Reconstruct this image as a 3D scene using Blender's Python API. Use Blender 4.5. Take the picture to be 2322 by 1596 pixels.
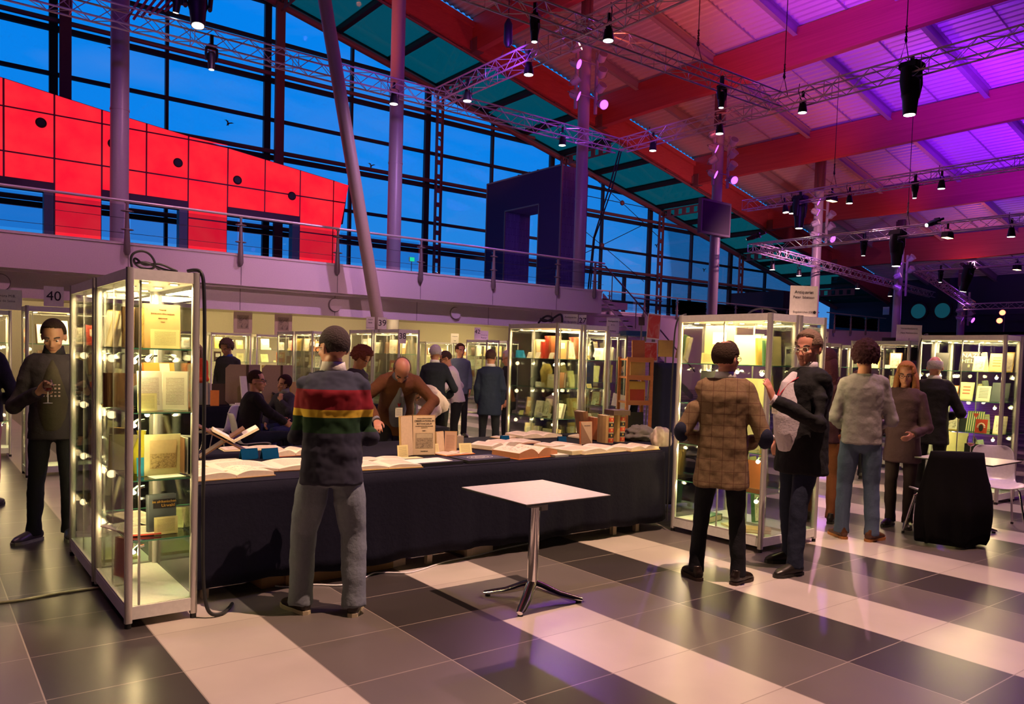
import bpy, bmesh, math, random
from mathutils import Vector, Matrix, Euler, noise
for _o in list(bpy.data.objects): bpy.data.objects.remove(_o)
random.seed(7)
PI = math.pi
S = bpy.context.scene
COL = S.collection
V = Vector
# ------------------------------------------------------------------ camera
W_PX, H_PX = 2322.0, 1596.0
CY, CP, CR, CF, CPY, CH = 0.6516, -0.0503, 0.0295, 1786.5, 898.2, 1.6233
def cam_axes():
    fw = V((math.sin(CY)*math.cos(CP), math.cos(CY)*math.cos(CP), math.sin(CP)))
    r = V((math.cos(CY), -math.sin(CY), 0)); u = r.cross(fw)
    c, s = math.cos(CR), math.sin(CR)
    return c*r+s*u, -s*r+c*u, fw
AX, AU, AF = cam_axes()
cd = bpy.data.cameras.new('camera'); cam = bpy.data.objects.new('camera', cd); COL.objects.link(cam)
cam.matrix_world = Matrix(((AX.x, AU.x, -AF.x, 0), (AX.y, AU.y, -AF.y, 0), (AX.z, AU.z, -AF.z, CH), (0, 0, 0, 1)))
cd.sensor_width = 36; cd.sensor_fit = 'HORIZONTAL'; cd.lens = 36*CF/W_PX
cd.shift_y = (CPY-H_PX/2)/W_PX; cd.clip_start = .05; cd.clip_end = 400
S.camera = cam
def pj(x, y, z):            # photo column of a world point, used only to word labels left to right
    q = V((x, y, z-CH)); d = q.dot(AF)
    return W_PX/2+CF*q.dot(AX)/d
# ------------------------------------------------------------------ view, world
S.view_settings.view_transform = 'Standard'; S.view_settings.look = 'None'
S.view_settings.exposure = 0.0; S.view_settings.gamma = 1.0
S.view_settings.use_curve_mapping = False
S.cycles.transparent_max_bounces = 48
w = bpy.data.worlds.new('dusk_sky'); S.world = w; w.use_nodes = True
nt = w.node_tree; nt.nodes.clear()
def nd(nt, t, **k):
    n = nt.nodes.new(t)
    for a, b in k.items(): setattr(n, a, b)
    return n
out = nd(nt, 'ShaderNodeOutputWorld'); bg = nd(nt, 'ShaderNodeBackground')
tc = nd(nt, 'ShaderNodeTexCoord'); sp = nd(nt, 'ShaderNodeSeparateXYZ'); cr = nd(nt, 'ShaderNodeValToRGB')
nt.links.new(tc.outputs['Generated'], sp.inputs[0]); nt.links.new(sp.outputs['Z'], cr.inputs[0])
e = cr.color_ramp.elements
e[0].position = 0.0; e[0].color = (.055, .17, .42, 1)
e[1].position = .42; e[1].color = (0, .235, .87, 1)
for p_, c_ in ((.04, (.06, .235, .60, 1)), (.12, (.022, .245, .74, 1)), (.24, (.004, .24, .84, 1))):
    x_ = e.new(p_); x_.color = c_
mp = nd(nt, 'ShaderNodeMapping'); mp.inputs['Scale'].default_value = (1.2, 1.2, 5); mp.inputs['Rotation'].default_value = (.25, .2, .6)
nz = nd(nt, 'ShaderNodeTexNoise'); nz.inputs['Scale'].default_value = 3.2; nz.inputs['Detail'].default_value = 5
cr2 = nd(nt, 'ShaderNodeValToRGB'); cr2.color_ramp.elements[0].position = .5; cr2.color_ramp.elements[1].position = .78
cr2.color_ramp.elements[1].color = (.35, .35, .35, 1)
mx = nd(nt, 'ShaderNodeMixRGB'); mx.inputs[2].default_value = (.16, .26, .68, 1)
nt.links.new(tc.outputs['Generated'], mp.inputs[0]); nt.links.new(mp.outputs[0], nz.inputs[0]); nt.links.new(nz.outputs[0], cr2.inputs[0])
nt.links.new(cr2.outputs[0], mx.inputs[0]); nt.links.new(cr.outputs[0], mx.inputs[1]); nt.links.new(mx.outputs[0], bg.inputs[0])
bg.inputs[1].default_value = 1.0; nt.links.new(bg.outputs[0], out.inputs[0])
# ------------------------------------------------------------------ stage light (lamps of the hall and added fill)
def look(o, a, b):
    o.location = a; o.rotation_euler = (V(b)-V(a)).to_track_quat('-Z', 'Y').to_euler()
def spot(n, a, b, P, col, ang=100, blend=.6, rad=.08):
    l = bpy.data.lights.new(n, 'SPOT'); l.energy = P; l.color = col; l.spot_size = math.radians(ang)
    l.spot_blend = blend; l.shadow_soft_size = rad
    o = bpy.data.objects.new(n, l); COL.objects.link(o); look(o, a, b); return o
def area(n, a, b, P, col, sx, sy):
    l = bpy.data.lights.new(n, 'AREA'); l.energy = P; l.color = col; l.shape = 'RECTANGLE'; l.size = sx; l.size_y = sy
    o = bpy.data.objects.new(n, l); COL.objects.link(o); look(o, a, b); return o
WARM = (1, .66, .42); PINK = (1, .42, .62); VIO = (.24, .008, 1); RED = (1, .05, .03)
LK = 1.0
# house spots on the trusses, plus added fill for fascia, signs and prints
spot('stage_or_fill_light', (4.2, 1.9, 9.5), (3.3, 4.1, 0), 5200, (1, .60, .44), 56, .8, .03)
spot('stage_or_fill_light', (8.6, 1.5, 9.5), (8.6, 3.6, 0), 2300, (1, .56, .46), 46, .9, .1)
spot('stage_or_fill_light', (14.1, 7.0, 9.3), (13.5, 4.0, 0), 2000, (1, .42, .5), 80, .9, .1)
spot('stage_or_fill_light', (-1.0, 8.0, 9.5), (1.0, 6.5, 0), 500, (1, .45, .55), 90, .9, .1)
spot('stage_or_fill_light', (13.1, 17.0, 9.2), (9.0, 16.5, 1), 3000, (1, .45, .58), 110, .9, .1)
spot('stage_or_fill_light', (6.3, 19.5, 9.2), (5.0, 22.5, 3), 450, (1, .38, .72), 140, .9, .1)
spot('stage_or_fill_light', (0, 17, 9.2), (0, 22.2, 3.6), 600, (1, .40, .58), 110, .9, .1)
spot('stage_or_fill_light', (12, 17, 9.2), (13, 22.2, 3.2), 1300, (.85, .42, 1), 120, .9, .1)  # fill added to lighten the balcony fascia
spot('stage_or_fill_light', (18.4, 14.7, 9.2), (18.0, 22.0, 3.5), 2800, (.80, .36, 1), 110, .9, .1)
spot('stage_or_fill_light', (21.2, 10.7, 9.0), (19, 6, 0), 2600, (.85, .28, .75), 95, .9, .1)
spot('stage_or_fill_light', (33.0, 18.6, 8.0), (36, 29, 4), 3000, (1, .4, .6), 120, .9, .1)
spot('stage_or_fill_light', (30.0, 17.4, 8.2), (26, 10, 0), 3200, (1, .4, .6), 120, .9, .1)
spot('stage_or_fill_light', (43, 18, 6.9), (58, 25, 4), 3500, (.9, .4, .75), 120, .9, .1)
spot('stage_or_fill_light', (4, 8, 9.5), (7.5, 13.5, 1.5), 1300, (1, .5, .62), 60, .9, .1)  # fill added to brighten the dim booth signs
spot('stage_or_fill_light', (9, 4, 9.3), (8.2, 23, 2.3), 2600, (1, .5, .62), 26, .8, .1)  # fill aimed under the balcony, added to lift the pinned prints
# soft area fill added under the balcony to brighten the back wall
for xx in (1.5, 6.5, 11.5, 16.5): area('recess_fill_light', (xx, 23.2, 2.72), (xx, 25.1, 1.6), 34, (1, .72, .38), 4.0, .12)
# roof colour washes from column floods and truss lamps, plus added edge beam fill
RO = (1, .13, .085)
for a_, b_, P_, c_, g_ in (
    ((17, 20.9, 10.0), (20, 17.5, 17), 4200, RO, 128), ((8.6, 23.0, 10.2), (14, 27, 18.5), 4200, RO, 128), ((25.4, 20.0, 9.6), (25.5, 26.0, 16), 4200, RO, 128),
    ((25.6, 19.5, 9.6), (27, 19, 16), 2600, RO, 120), ((34.0, 21.0, 8.6), (34.5, 25, 14), 3600, RO, 125), ((34.2, 20.6, 8.6), (33, 20, 14), 1600, RO, 120), ((42.5, 21.5, 7.6), (41.5, 23, 12.3), 2800, RO, 125),
    ((51, 22, 6.6), (50, 22, 10.5), 2000, RO, 130), ((14.0, 14.5, 9.9), (19, 17, 17.5), 3400, RO, 140), ((21.0, 16.6, 9.9), (24.5, 20, 16.5), 2600, (1, .07, .05), 120),
    ((18.5, 27.5, 9.5), (21, 31.5, 15.5), 1500, (1, .16, .05), 130), ((27.0, 27.5, 8.6), (30, 31.5, 13.6), 1500, (1, .16, .05), 130), ((36.0, 27.5, 7.5), (39, 31.5, 11.6), 1200, (1, .16, .05), 130), ((8.5, 27.5, 9.5), (12, 31.5, 17.0), 1500, (1, .12, .05), 130),  # red fill added where the edge beam stayed dark
    ((21.4, 13.5, 9.9), (28.6, 17.0, 15.4), 3600, VIO, 62), ((30.2, 13.2, 9.0), (36.0, 16.4, 13.7), 3000, VIO, 66), ((30.2, 11.2, 9.0), (36.5, 13.6, 13.5), 2600, VIO, 66),
    ((37.0, 15.0, 7.6), (42.5, 17.0, 12.2), 2400, VIO, 74), ((21.4, 9.5, 9.9), (28.5, 12.5, 15), 2600, VIO, 70), ((40, 12, 7.2), (47, 16, 11), 1500, VIO, 80)):
    spot('wash_light', a_, b_, P_*(.22 if c_[0] > .5 else 2.1), c_, g_, .9, .15)
# violet column floods lighting the columns, trusses and floor
for a_, b_, P_ in (((19.4, 22.3, 11.9), (12, 15, 3), 600), ((27.4, 21.6, 9.6), (21, 13, 2), 800), ((12.5, 16.5, 9.4), (13.3, 24, 10.5), 380), ((37.3, 23.0, 8.4), (27, 14, 0), 900),
                   ((3.0, 16.0, 10), (4.8, 24, 9), 260), ((12.0, 2.0, 9.5), (4.0, 4.5, 0), 800), ((54, 23.0, 5.5), (44, 16, 0), 500), ((44.5, 22.5, 7.6), (48, 24.5, 6.8), 160), ((18.6, 18.0, 8.4), (21.4, 24, 11.5), 360), ((27, 17, 7.6), (30, 24, 10.5), 160)):
    spot('wash_light', a_, b_, P_, (.35, .06, 1), 110, .9, .15)
# ------------------------------------------------------------------ materials
MATS = {}
def bsdf(name, col, rough=.5, metal=0, emis=None, es=0, spec=.5, sheen=0, bump=0, bscale=40):
    if name in MATS: return MATS[name]
    m = bpy.data.materials.new(name); m.use_nodes = True; b = m.node_tree.nodes['Principled BSDF']
    b.inputs['Base Color'].default_value = (*col, 1); b.inputs['Roughness'].default_value = rough; b.inputs['Metallic'].default_value = metal
    b.inputs['Specular IOR Level'].default_value = spec
    if emis: b.inputs['Emission Color'].default_value = (*emis, 1); b.inputs['Emission Strength'].default_value = es
    if bump or sheen >= 0:
        n = m.node_tree; t = nd(n, 'ShaderNodeTexNoise'); t.inputs['Scale'].default_value = bscale; t.inputs['Detail'].default_value = 3
        co = nd(n, 'ShaderNodeTexCoord'); n.links.new(co.outputs['Object'], t.inputs[0])
        mxx = nd(n, 'ShaderNodeMixRGB'); mxx.blend_type = 'MULTIPLY'; mxx.inputs[0].default_value = .22 if not metal else .05
        mxx.inputs[1].default_value = (*col, 1); n.links.new(t.outputs[0], mxx.inputs[2])
        hs = nd(n, 'ShaderNodeMixRGB'); hs.blend_type = 'MULTIPLY'; hs.inputs[0].default_value = 1; hs.inputs[2].default_value = (1.1, 1.1, 1.1, 1)
        n.links.new(mxx.outputs[0], hs.inputs[1]); n.links.new(hs.outputs[0], b.inputs['Base Color'])
        if bump:
            bp = nd(n, 'ShaderNodeBump'); bp.inputs['Strength'].default_value = bump; bp.inputs['Distance'].default_value = .01
            n.links.new(t.outputs[0], bp.inputs['Height']); n.links.new(bp.outputs[0], b.inputs['Normal'])
    MATS[name] = m; return m
def emit(name, col, s):
    if name in MATS: return MATS[name]
    m = bpy.data.materials.new(name); m.use_nodes = True; n = m.node_tree; n.nodes.clear()
    o = nd(n, 'ShaderNodeOutputMaterial'); x = nd(n, 'ShaderNodeEmission'); x.inputs[0].default_value = (*col, 1); x.inputs[1].default_value = s
    n.links.new(x.outputs[0], o.inputs[0]); MATS[name] = m; return m
def glass(name, tint=(1, 1, 1), rough=.0, k=.06):
    m = bpy.data.materials.new(name); m.use_nodes = True; n = m.node_tree; n.nodes.clear()
    o = nd(n, 'ShaderNodeOutputMaterial'); t = nd(n, 'ShaderNodeBsdfTransparent'); t.inputs[0].default_value = (*tint, 1)
    g = nd(n, 'ShaderNodeBsdfGlossy'); g.inputs['Roughness'].default_value = rough
    f = nd(n, 'ShaderNodeFresnel'); f.inputs[0].default_value = 1.33; mt = nd(n, 'ShaderNodeMath', operation='MULTIPLY'); mt.inputs[1].default_value = k/.02*.5
    x = nd(n, 'ShaderNodeMixShader'); n.links.new(f.outputs[0], mt.inputs[0]); n.links.new(mt.outputs[0], x.inputs[0])
    n.links.new(t.outputs[0], x.inputs[1]); n.links.new(g.outputs[0], x.inputs[2]); n.links.new(x.outputs[0], o.inputs[0]); MATS[name] = m
    return m
GLASS = glass('clear_glass', (.97, .985, .97), 0, .03)
GSHELF = glass('shelf_glass', (.86, .96, .90), 0, .05)
GEDGE = bsdf('glass_edge_green', (.10, .32, .22), .1)
GFAC = glass('facade_glass', (.96, .98, 1), 0, .03)
GSKY = glass('tinted_roof_glass', (.42, .66, .45), 0, .02)
GRAIL = glass('railing_glass', (.80, .86, .92), 0, .05)
ALU = bsdf('brushed_aluminium', (.62, .58, .56), .38, .55)
ALUT = bsdf('truss_aluminium', (.60, .56, .58), .35, .6)
CHROME = bsdf('polished_chrome', (.8, .78, .76), .12, 1)
WHITE = bsdf('white_laminate', (.80, .78, .74), .35)
TABW = bsdf('white_table_laminate', (.56, .52, .47), .35)
WPLAS = bsdf('white_plastic', (.82, .80, .80), .3)
BLK = bsdf('black_metal', (.012, .012, .014), .45)
BLKP = bsdf('black_plastic', (.02, .02, .022), .5)
DFR = bsdf('dark_window_frame', (.010, .012, .018), .5)
MAR = bsdf('maroon_steel_paint', (.13, .055, .065), .45)
COLM = bsdf('grey_column_paint', (.36, .32, .33), .38)
RAILM = bsdf('grey_railing_steel', (.20, .17, .16), .45, .3)
WALLM = bsdf('white_wall_panel', (.70, .62, .62), .6)
WALLY = bsdf('cream_back_wall', (.66, .60, .44), .7)
NAVYC = bsdf('navy_tablecloth', (.0048, .0046, .014), .85, spec=.2, bump=.3, bscale=30)
NAVW = bsdf('navy_end_wall', (.010, .012, .035), .6)
DARK = bsdf('dark_plaster', (.03, .028, .035), .8)
GRND = bsdf('dark_asphalt', (.03, .035, .05), .9)
LAMPY = emit('warm_lamp_glow', (1, .80, .45), 16)
LAMPW = emit('white_lamp_glow', (1, .93, .78), 9)
LAMPV = emit('violet_lamp_glow', (.42, .05, 1), 6)
LAMPR = emit('red_lamp_glow', (1, .12, .05), 8)
LEDP = emit('peach_lamp_glow', (1, .45, .38), 5)
# ------------------------------------------------------------------ mesh helpers
def NB(): return bmesh.new()
def box(bm, c, s, R=None, sm=False):
    r = bmesh.ops.create_cube(bm, size=1); vs = r['verts']
    for v in vs:
        p = V((v.co.x*s[0], v.co.y*s[1], v.co.z*s[2]))
        if R is not None: p = R @ p
        v.co = p+V(c)
    return vs
def bx(bm, x0, y0, z0, x1, y1, z1): return box(bm, ((x0+x1)/2, (y0+y1)/2, (z0+z1)/2), (abs(x1-x0), abs(y1-y0), abs(z1-z0)))
def frame3(t, ref=None):
    t = t.normalized(); ref = V(ref) if ref is not None else (V((0, 0, 1)) if abs(t.z) < .9 else V((1, 0, 0)))
    u = ref-t*ref.dot(t)
    if u.length < 1e-5: u = t.orthogonal()
    u.normalize(); return u, t.cross(u)
def loft(bm, pts, rad, right=None, n=16, caps=True, pw=1.0):
    pts = [V(p) for p in pts]; rings = []
    for i, p in enumerate(pts):
        t = (pts[min(i+1, len(pts)-1)]-pts[max(i-1, 0)])
        u, v = frame3(t, right); r = rad[i] if isinstance(rad[i], (tuple, list)) else (rad[i], rad[i])
        ring = []
        for k in range(n):
            a = 2*PI*k/n; c, s = math.cos(a), math.sin(a)
            if pw != 1: c = math.copysign(abs(c)**pw, c); s = math.copysign(abs(s)**pw, s)
            ring.append(bm.verts.new(p+u*(r[0]*c)+v*(r[1]*s)))
        rings.append(ring)
    for a, b in zip(rings, rings[1:]):
        for k in range(n): bm.faces.new((a[k], a[(k+1) % n], b[(k+1) % n], b[k]))
    if caps: bm.faces.new(rings[0][::-1]); bm.faces.new(rings[-1])
    return rings
def tube(bm, pts, r, n=8): return loft(bm, pts, [r]*len(pts), None, n)
def cyl(bm, a, b, r, n=16, r2=None): return loft(bm, [a, b], [r, r if r2 is None else r2], None, n)
def ell(bm, c, r, R=None, seg=20, rings=14):
    o = bmesh.ops.create_uvsphere(bm, u_segments=seg, v_segments=rings, radius=1)
    for v in o['verts']:
        p = V((v.co.x*r[0], v.co.y*r[1], v.co.z*r[2]))
        if R is not None: p = R @ p
        v.co = p+V(c)
    return o['verts']
def torus(bm, c, R, r, M=None, n=24, m=8):
    M = M or Matrix.Identity(3); g = []
    for i in range(n):
        a = 2*PI*i/n; g.append([bm.verts.new(V(c)+M @ V(((R+r*math.cos(2*PI*j/m))*math.cos(a), (R+r*math.cos(2*PI*j/m))*math.sin(a), r*math.sin(2*PI*j/m)))) for j in range(m)])
    for i in range(n):
        for j in range(m): bm.faces.new((g[i][j], g[(i+1) % n][j], g[(i+1) % n][(j+1) % m], g[i][(j+1) % m]))
def quad(bm, *p): return bm.faces.new([bm.verts.new(V(q)) for q in p])
def prism(bm, poly, y0, y1, axis='y'):      # poly of (a, z) pairs pushed along an axis
    f = (lambda a, z, t: (a, t, z)) if axis == 'y' else ((lambda a, z, t: (t, a, z)) if axis == 'x' else (lambda a, z, t: (a, z, t)))
    A = [bm.verts.new(f(a, z, y0)) for a, z in poly]; B = [bm.verts.new(f(a, z, y1)) for a, z in poly]; n = len(poly)
    bm.faces.new(A[::-1]); bm.faces.new(B)
    for i in range(n): bm.faces.new((A[i], A[(i+1) % n], B[(i+1) % n], B[i]))
def mesh(name, bm, mat, smooth=False):
    bmesh.ops.recalc_face_normals(bm, faces=bm.faces)
    me = bpy.data.meshes.new(name); bm.to_mesh(me); bm.free()
    for m in (mat if isinstance(mat, (list, tuple)) else [mat]): me.materials.append(m)
    if smooth:
        for p in me.polygons: p.use_smooth = True
        if smooth != 'full':
            try: me.set_sharp_from_angle(angle=math.radians(40))
            except Exception: pass
    return me
def obj(name, bm, mat, parent=None, smooth=False, loc=None, rot=None):
    me = bm if isinstance(bm, bpy.types.Mesh) else mesh(name, bm, mat, smooth)
    o = bpy.data.objects.new(name, me); COL.objects.link(o)
    if parent is not None: o.parent = parent
    if loc is not None: o.location = loc
    if rot is not None: o.rotation_euler = rot
    return o
def tag(o, label, cat, group=None, kind=None):
    o['label'] = label; o['category'] = cat
    if group: o['group'] = group
    if kind: o['kind'] = kind
    return o
def thing(name, label, cat, loc=(0, 0, 0), rz=0, group=None):
    o = bpy.data.objects.new(name, None); COL.objects.link(o); o.location = loc; o.rotation_euler = (0, 0, rz); o.empty_display_size = .1
    return tag(o, label, cat, group)
def struct(name, bm, mat, parent=None, smooth=False):
    o = obj(name, bm, mat, parent, smooth)
    if parent is None: o['kind'] = 'structure'
    return o
def dup(o, loc=None, rot=None, label=None, group=None, parent=None, sc=None):
    c = o.copy(); COL.objects.link(c)
    if parent is not None: c.parent = parent
    if loc is not None: c.location = loc
    if rot is not None: c.rotation_euler = rot
    if sc is not None: c.scale = sc
    if label: c['label'] = label
    if group: c['group'] = group
    for ch in list(o.children): dup(ch, parent=c)
    return c
def text(name, body, size, mat, parent, loc, rot, align='CENTER', ext=.0008, sx=1, sh=0):
    cu = bpy.data.curves.new(name, 'FONT'); cu.body = body; cu.size = size; cu.extrude = ext; cu.align_x = align; cu.align_y = 'CENTER'; cu.shear = sh
    o = bpy.data.objects.new(name, cu); COL.objects.link(o); dg = bpy.context.evaluated_depsgraph_get(); dg.update()
    me = bpy.data.meshes.new_from_object(o.evaluated_get(dg)); bpy.data.objects.remove(o); me.materials.clear(); me.materials.append(mat)
    t = bpy.data.objects.new(name, me); COL.objects.link(t); t.parent = parent; t.location = loc; t.rotation_euler = rot; t.scale = (sx, 1, 1)
    return t
INK = bsdf('black_ink', (.012, .01, .012), .7); INKW = bsdf('white_ink', (.8, .78, .7), .6); INKG = bsdf('grey_ink', (.12, .10, .12), .7)
# ================================================================== SETTING
OX, OY, TS = 1.676, 4.047, .6025
def floor_mat():
    m = bpy.data.materials.new('floor_tiles'); m.use_nodes = True; n = m.node_tree; b = n.nodes['Principled BSDF']
    g = nd(n, 'ShaderNodeNewGeometry'); s = nd(n, 'ShaderNodeSeparateXYZ'); n.links.new(g.outputs['Position'], s.inputs[0])
    def M(op, a, bv=None, c=None):
        x = nd(n, 'ShaderNodeMath', operation=op)
        for i, v in enumerate((a, bv, c)):
            if v is None: continue
            if isinstance(v, (int, float)): x.inputs[i].default_value = v
            else: n.links.new(v, x.inputs[i])
        return x.outputs[0]
    tx = M('DIVIDE', M('SUBTRACT', s.outputs[0], OX), TS); ty = M('DIVIDE', M('SUBTRACT', s.outputs[1], OY), TS)
    ix = M('FLOOR', tx); iy = M('FLOOR', ty)
    k = M('FLOORED_MODULO', M('ADD', ix, 301), 3)       # 0 light, 1 mid, 2 dark   (ix=-1 -> light)
    r = nd(n, 'ShaderNodeValToRGB'); r.color_ramp.interpolation = 'CONSTANT'
    el = r.color_ramp.elements; el[0].color = (.52, .46, .40, 1); el[1].position = .33; el[1].color = (.135, .115, .105, 1)
    q = el.new(.66); q.color = (.046, .039, .038, 1)
    n.links.new(M('DIVIDE', k, 3.0), r.inputs[0])
    wn = nd(n, 'ShaderNodeTexWhiteNoise'); cb = nd(n, 'ShaderNodeCombineXYZ'); n.links.new(ix, cb.inputs[0]); n.links.new(iy, cb.inputs[1]); n.links.new(cb.outputs[0], wn.inputs[0])
    ns = nd(n, 'ShaderNodeTexNoise'); ns.inputs['Scale'].default_value = 2.2; ns.inputs['Detail'].default_value = 7; ns.inputs['Distortion'].default_value = 0
    ad = nd(n, 'ShaderNodeVectorMath', operation='ADD'); n.links.new(g.outputs['Position'], ad.inputs[0]); n.links.new(wn.outputs['Color'], ad.inputs[1]); n.links.new(ad.outputs[0], ns.inputs[0])
    v = M('ADD', M('MULTIPLY', wn.outputs['Value'], .10), M('ADD', M('MULTIPLY', ns.outputs[0], .36), .72))
    mu = nd(n, 'ShaderNodeVectorMath', operation='SCALE'); n.links.new(r.outputs[0], mu.inputs[0]); n.links.new(v, mu.inputs['Scale'])
    fx = M('ABSOLUTE', M('SUBTRACT', M('FRACT', tx), .5)); fy = M('ABSOLUTE', M('SUBTRACT', M('FRACT', ty), .5))
    gr = M('GREATER_THAN', M('MAXIMUM', fx, fy), .4945)
    mx = nd(n, 'ShaderNodeMixRGB'); mx.inputs[2].default_value = (.30, .25, .215, 1); n.links.new(gr, mx.inputs[0]); n.links.new(mu.outputs[0], mx.inputs[1])
    n.links.new(mx.outputs[0], b.inputs['Base Color'])
    n.links.new(M('ADD', M('MULTIPLY', ns.outputs[0], .07), .26), b.inputs['Roughness'])
    b.inputs['Specular IOR Level'].default_value = .55
    return m
def slab(x0, y0, z0, x1, y1, z1): b = NB(); bx(b, x0, y0, z0, x1, y1, z1); return b
struct('floor', slab(-14, -12, -.3, 60, 36, 0), floor_mat())
struct('trim_1', slab(-60, 36.01, -.4, 160, 160, -.1), GRND)          # ground outside
def RZ(x): return 20.45-.231*x                                          # roof line
ANG = math.atan(.231)
# corrugated deck
DECK = bsdf('corrugated_steel_deck', (.50, .45, .44), .42, .35)
b = NB(); pitch, dh = .30, .10; x = -14.0; prof = []
while x < 62:
    for dx, dz in ((0, 0), (.10, 0), (.14, dh), (.24, dh)): prof.append((x+dx, RZ(x+dx)+1.62+dz))
    x += pitch
A = [b.verts.new((px, -12, pz)) for px, pz in prof]; B = [b.verts.new((px, 31.3, pz)) for px, pz in prof]
for i in range(len(prof)-1): b.faces.new((A[i], A[i+1], B[i+1], B[i]))
struct('ceiling', b, DECK)
b = NB(); prism(b, [(-14, RZ(-14)+1.75), (62, RZ(62)+1.75), (62, RZ(62)+1.85), (-14, RZ(-14)+1.85)], -12, 31.4); struct('ceiling', b, DARK)
# walls out of view that close the hall
struct('wall_left', slab(-14.3, -12, 0, -14, 36, 27), DARK)
struct('wall_back', slab(-14, -12.3, 0, 60, -12, 27), DARK)
struct('wall_right', slab(60, -12, 4.2, 60.3, 36, 8.9), NAVW)
struct('wall_right', slab(59.6, -12, 0, 60.3, 36, 4.19), WALLM)
# ---- glulam beams
def wood_mat(name, c1, c2, sc=(1, .12, 6), rough=.5):
    m = bpy.data.materials.new(name); m.use_nodes = True; n = m.node_tree; b = n.nodes['Principled BSDF']
    t = nd(n, 'ShaderNodeTexCoord'); mp = nd(n, 'ShaderNodeMapping'); mp.inputs['Scale'].default_value = sc
    nz = nd(n, 'ShaderNodeTexNoise'); nz.inputs['Scale'].default_value = 2.5; nz.inputs['Detail'].default_value = 6; nz.inputs['Distortion'].default_value = .8
    r = nd(n, 'ShaderNodeValToRGB'); r.color_ramp.elements[0].color = (*c1, 1); r.color_ramp.elements[1].color = (*c2, 1); r.color_ramp.elements[0].position = .3; r.color_ramp.elements[1].position = .7
    n.links.new(t.outputs['Object'], mp.inputs[0]); n.links.new(mp.outputs[0], nz.inputs[0]); n.links.new(nz.outputs[0], r.inputs[0]); n.links.new(r.outputs[0], b.inputs['Base Color'])
    b.inputs['Roughness'].default_value = rough; MATS[name] = m; return m
GLU = wood_mat('glulam_wood', (.27, .035, .042), (.34, .055, .055))
BX = [12.6, 20.9, 28.9, 36.7, 44.1, 51.8]
ordn = ['first', 'second', 'third', 'fourth', 'fifth', 'sixth', 'seventh', 'eighth', 'ninth', 'tenth', 'eleventh', 'twelfth', 'thirteenth', 'fourteenth', 'fifteenth']
names = {12.6: 'leftmost red glulam roof beam, nearest the camera overhead', 20.9: 'red glulam beam crossing above the crossing of two trusses', 28.9: 'wide red glulam beam behind the big hanging moving head',
         36.7: 'red glulam beam, third from the top right corner of the photo', 44.1: 'red glulam beam, fourth down the right side', 51.8: 'red glulam beam nearest the navy end wall'}
for X in BX:
    t = thing('glulam_beam', names[X], 'roof beam', (X, 0, 0), 0, 'red glulam roof beams')
    z0 = RZ(X); b = NB(); N = 24; bot = []
    for i in range(N+1):
        y = 31-43*i/N; s = (31-y); dz = .28*min(1, s/5.)-.75*math.exp(-((s-9)/5.)**2)*.35
        bot.append((y, z0+.0+dz*.5))
    poly = bot+[(y, z0+1.55) for y, _ in bot[::-1]]
    prism(b, poly, -.17, .17, 'x'); obj('beam_body', b, GLU, t)
    b = NB(); bx(b, -.21, 30.6, z0-.05, .21, 31.05, z0+.6); bx(b, -.3, 30.95, z0+.1, .3, 31.0, z0+.5); obj('end_bracket', b, MAR, t)
# edge beam along the skylight and its sloping rail
b = NB(); XA, XB = -14, 60
poly = [(XA, RZ(XA)+.05), (XB, RZ(XB)+.05), (XB, RZ(XB)+1.05), (XA, RZ(XA)+1.05)]; prism(b, poly, 31.0, 31.28)
prism(b, [(XA, RZ(XA)+1.05), (XB, RZ(XB)+1.05), (XB, RZ(XB)+1.3), (XA, RZ(XA)+1.3)], 30.85, 31.28)
tag(obj('edge_beam', b, GLU), 'long sloping red beam along the inner edge of the skylight strip', 'roof beam')
b = NB(); cyl(b, (XA, 31.2, RZ(XA)-.05), (XB, 31.2, RZ(XB)-.05), .07, 8)
for k in range(26):
    x = -10+k*2.8; box(b, (x, 31.1, RZ(x)-.0), (1.1, .07, .05), Matrix.Rotation(ANG, 3, 'Y'))
tag(obj('skylight_lamp_rail', b, MAR), 'slim pipe rail running down along the edge beam', 'rail')
# purlins between the beams
k = 0
PUR = bsdf('purlin_steel', (.26, .22, .22), .45, .3)
edges = [-6, *BX, 60]
plab = []
for yi, Y in enumerate((28.1, 23.5, 19.3, 15.1, 10.9, 6.7)):
    for j in range(len(edges)-1):
        xa, xb = edges[j]+.2, edges[j+1]-.2
        if (Y < 9 and j > 3): continue
        b = NB(); L = math.hypot(xb-xa, RZ(xa)-RZ(xb)); R = Matrix.Rotation(ANG, 3, 'Y'); c = V(((xa+xb)/2, Y, RZ((xa+xb)/2)+1.36))
        box(b, c+R @ V((0, 0, -.2)), (L, .20, .025), R); box(b, c+R @ V((0, 0, .2)), (L, .20, .025), R); box(b, c, (L, .03, .4), R)
        bay = ['left of the first', 'between the first and second', 'between the second and third', 'between the third and fourth', 'between the fourth and fifth', 'between the fifth and sixth', 'beyond the sixth'][j]
        row = ['nearest the skylight', 'second from the skylight', 'third from the skylight', 'fourth from the skylight', 'fifth from the skylight', 'sixth from the skylight'][yi]
        tag(obj('roof_purlin', b, PUR), f'dark steel purlin {bay} red roof beam, {row}', 'roof purlin', 'purlins under the corrugated roof')
# thin conduit lines under the deck
for i, Y in enumerate((25.8, 21.3, 17.2, 13.0, 8.8)):
    b = NB(); tube(b, [(-8, Y, RZ(-8)+1.585), (58, Y, RZ(58)+1.585)], .028, 6)
    tag(obj('cable_conduit', b, PUR), f'thin conduit under the corrugated deck, {ordn[i]} from the skylight', 'conduit', 'conduits under the roof')
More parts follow.
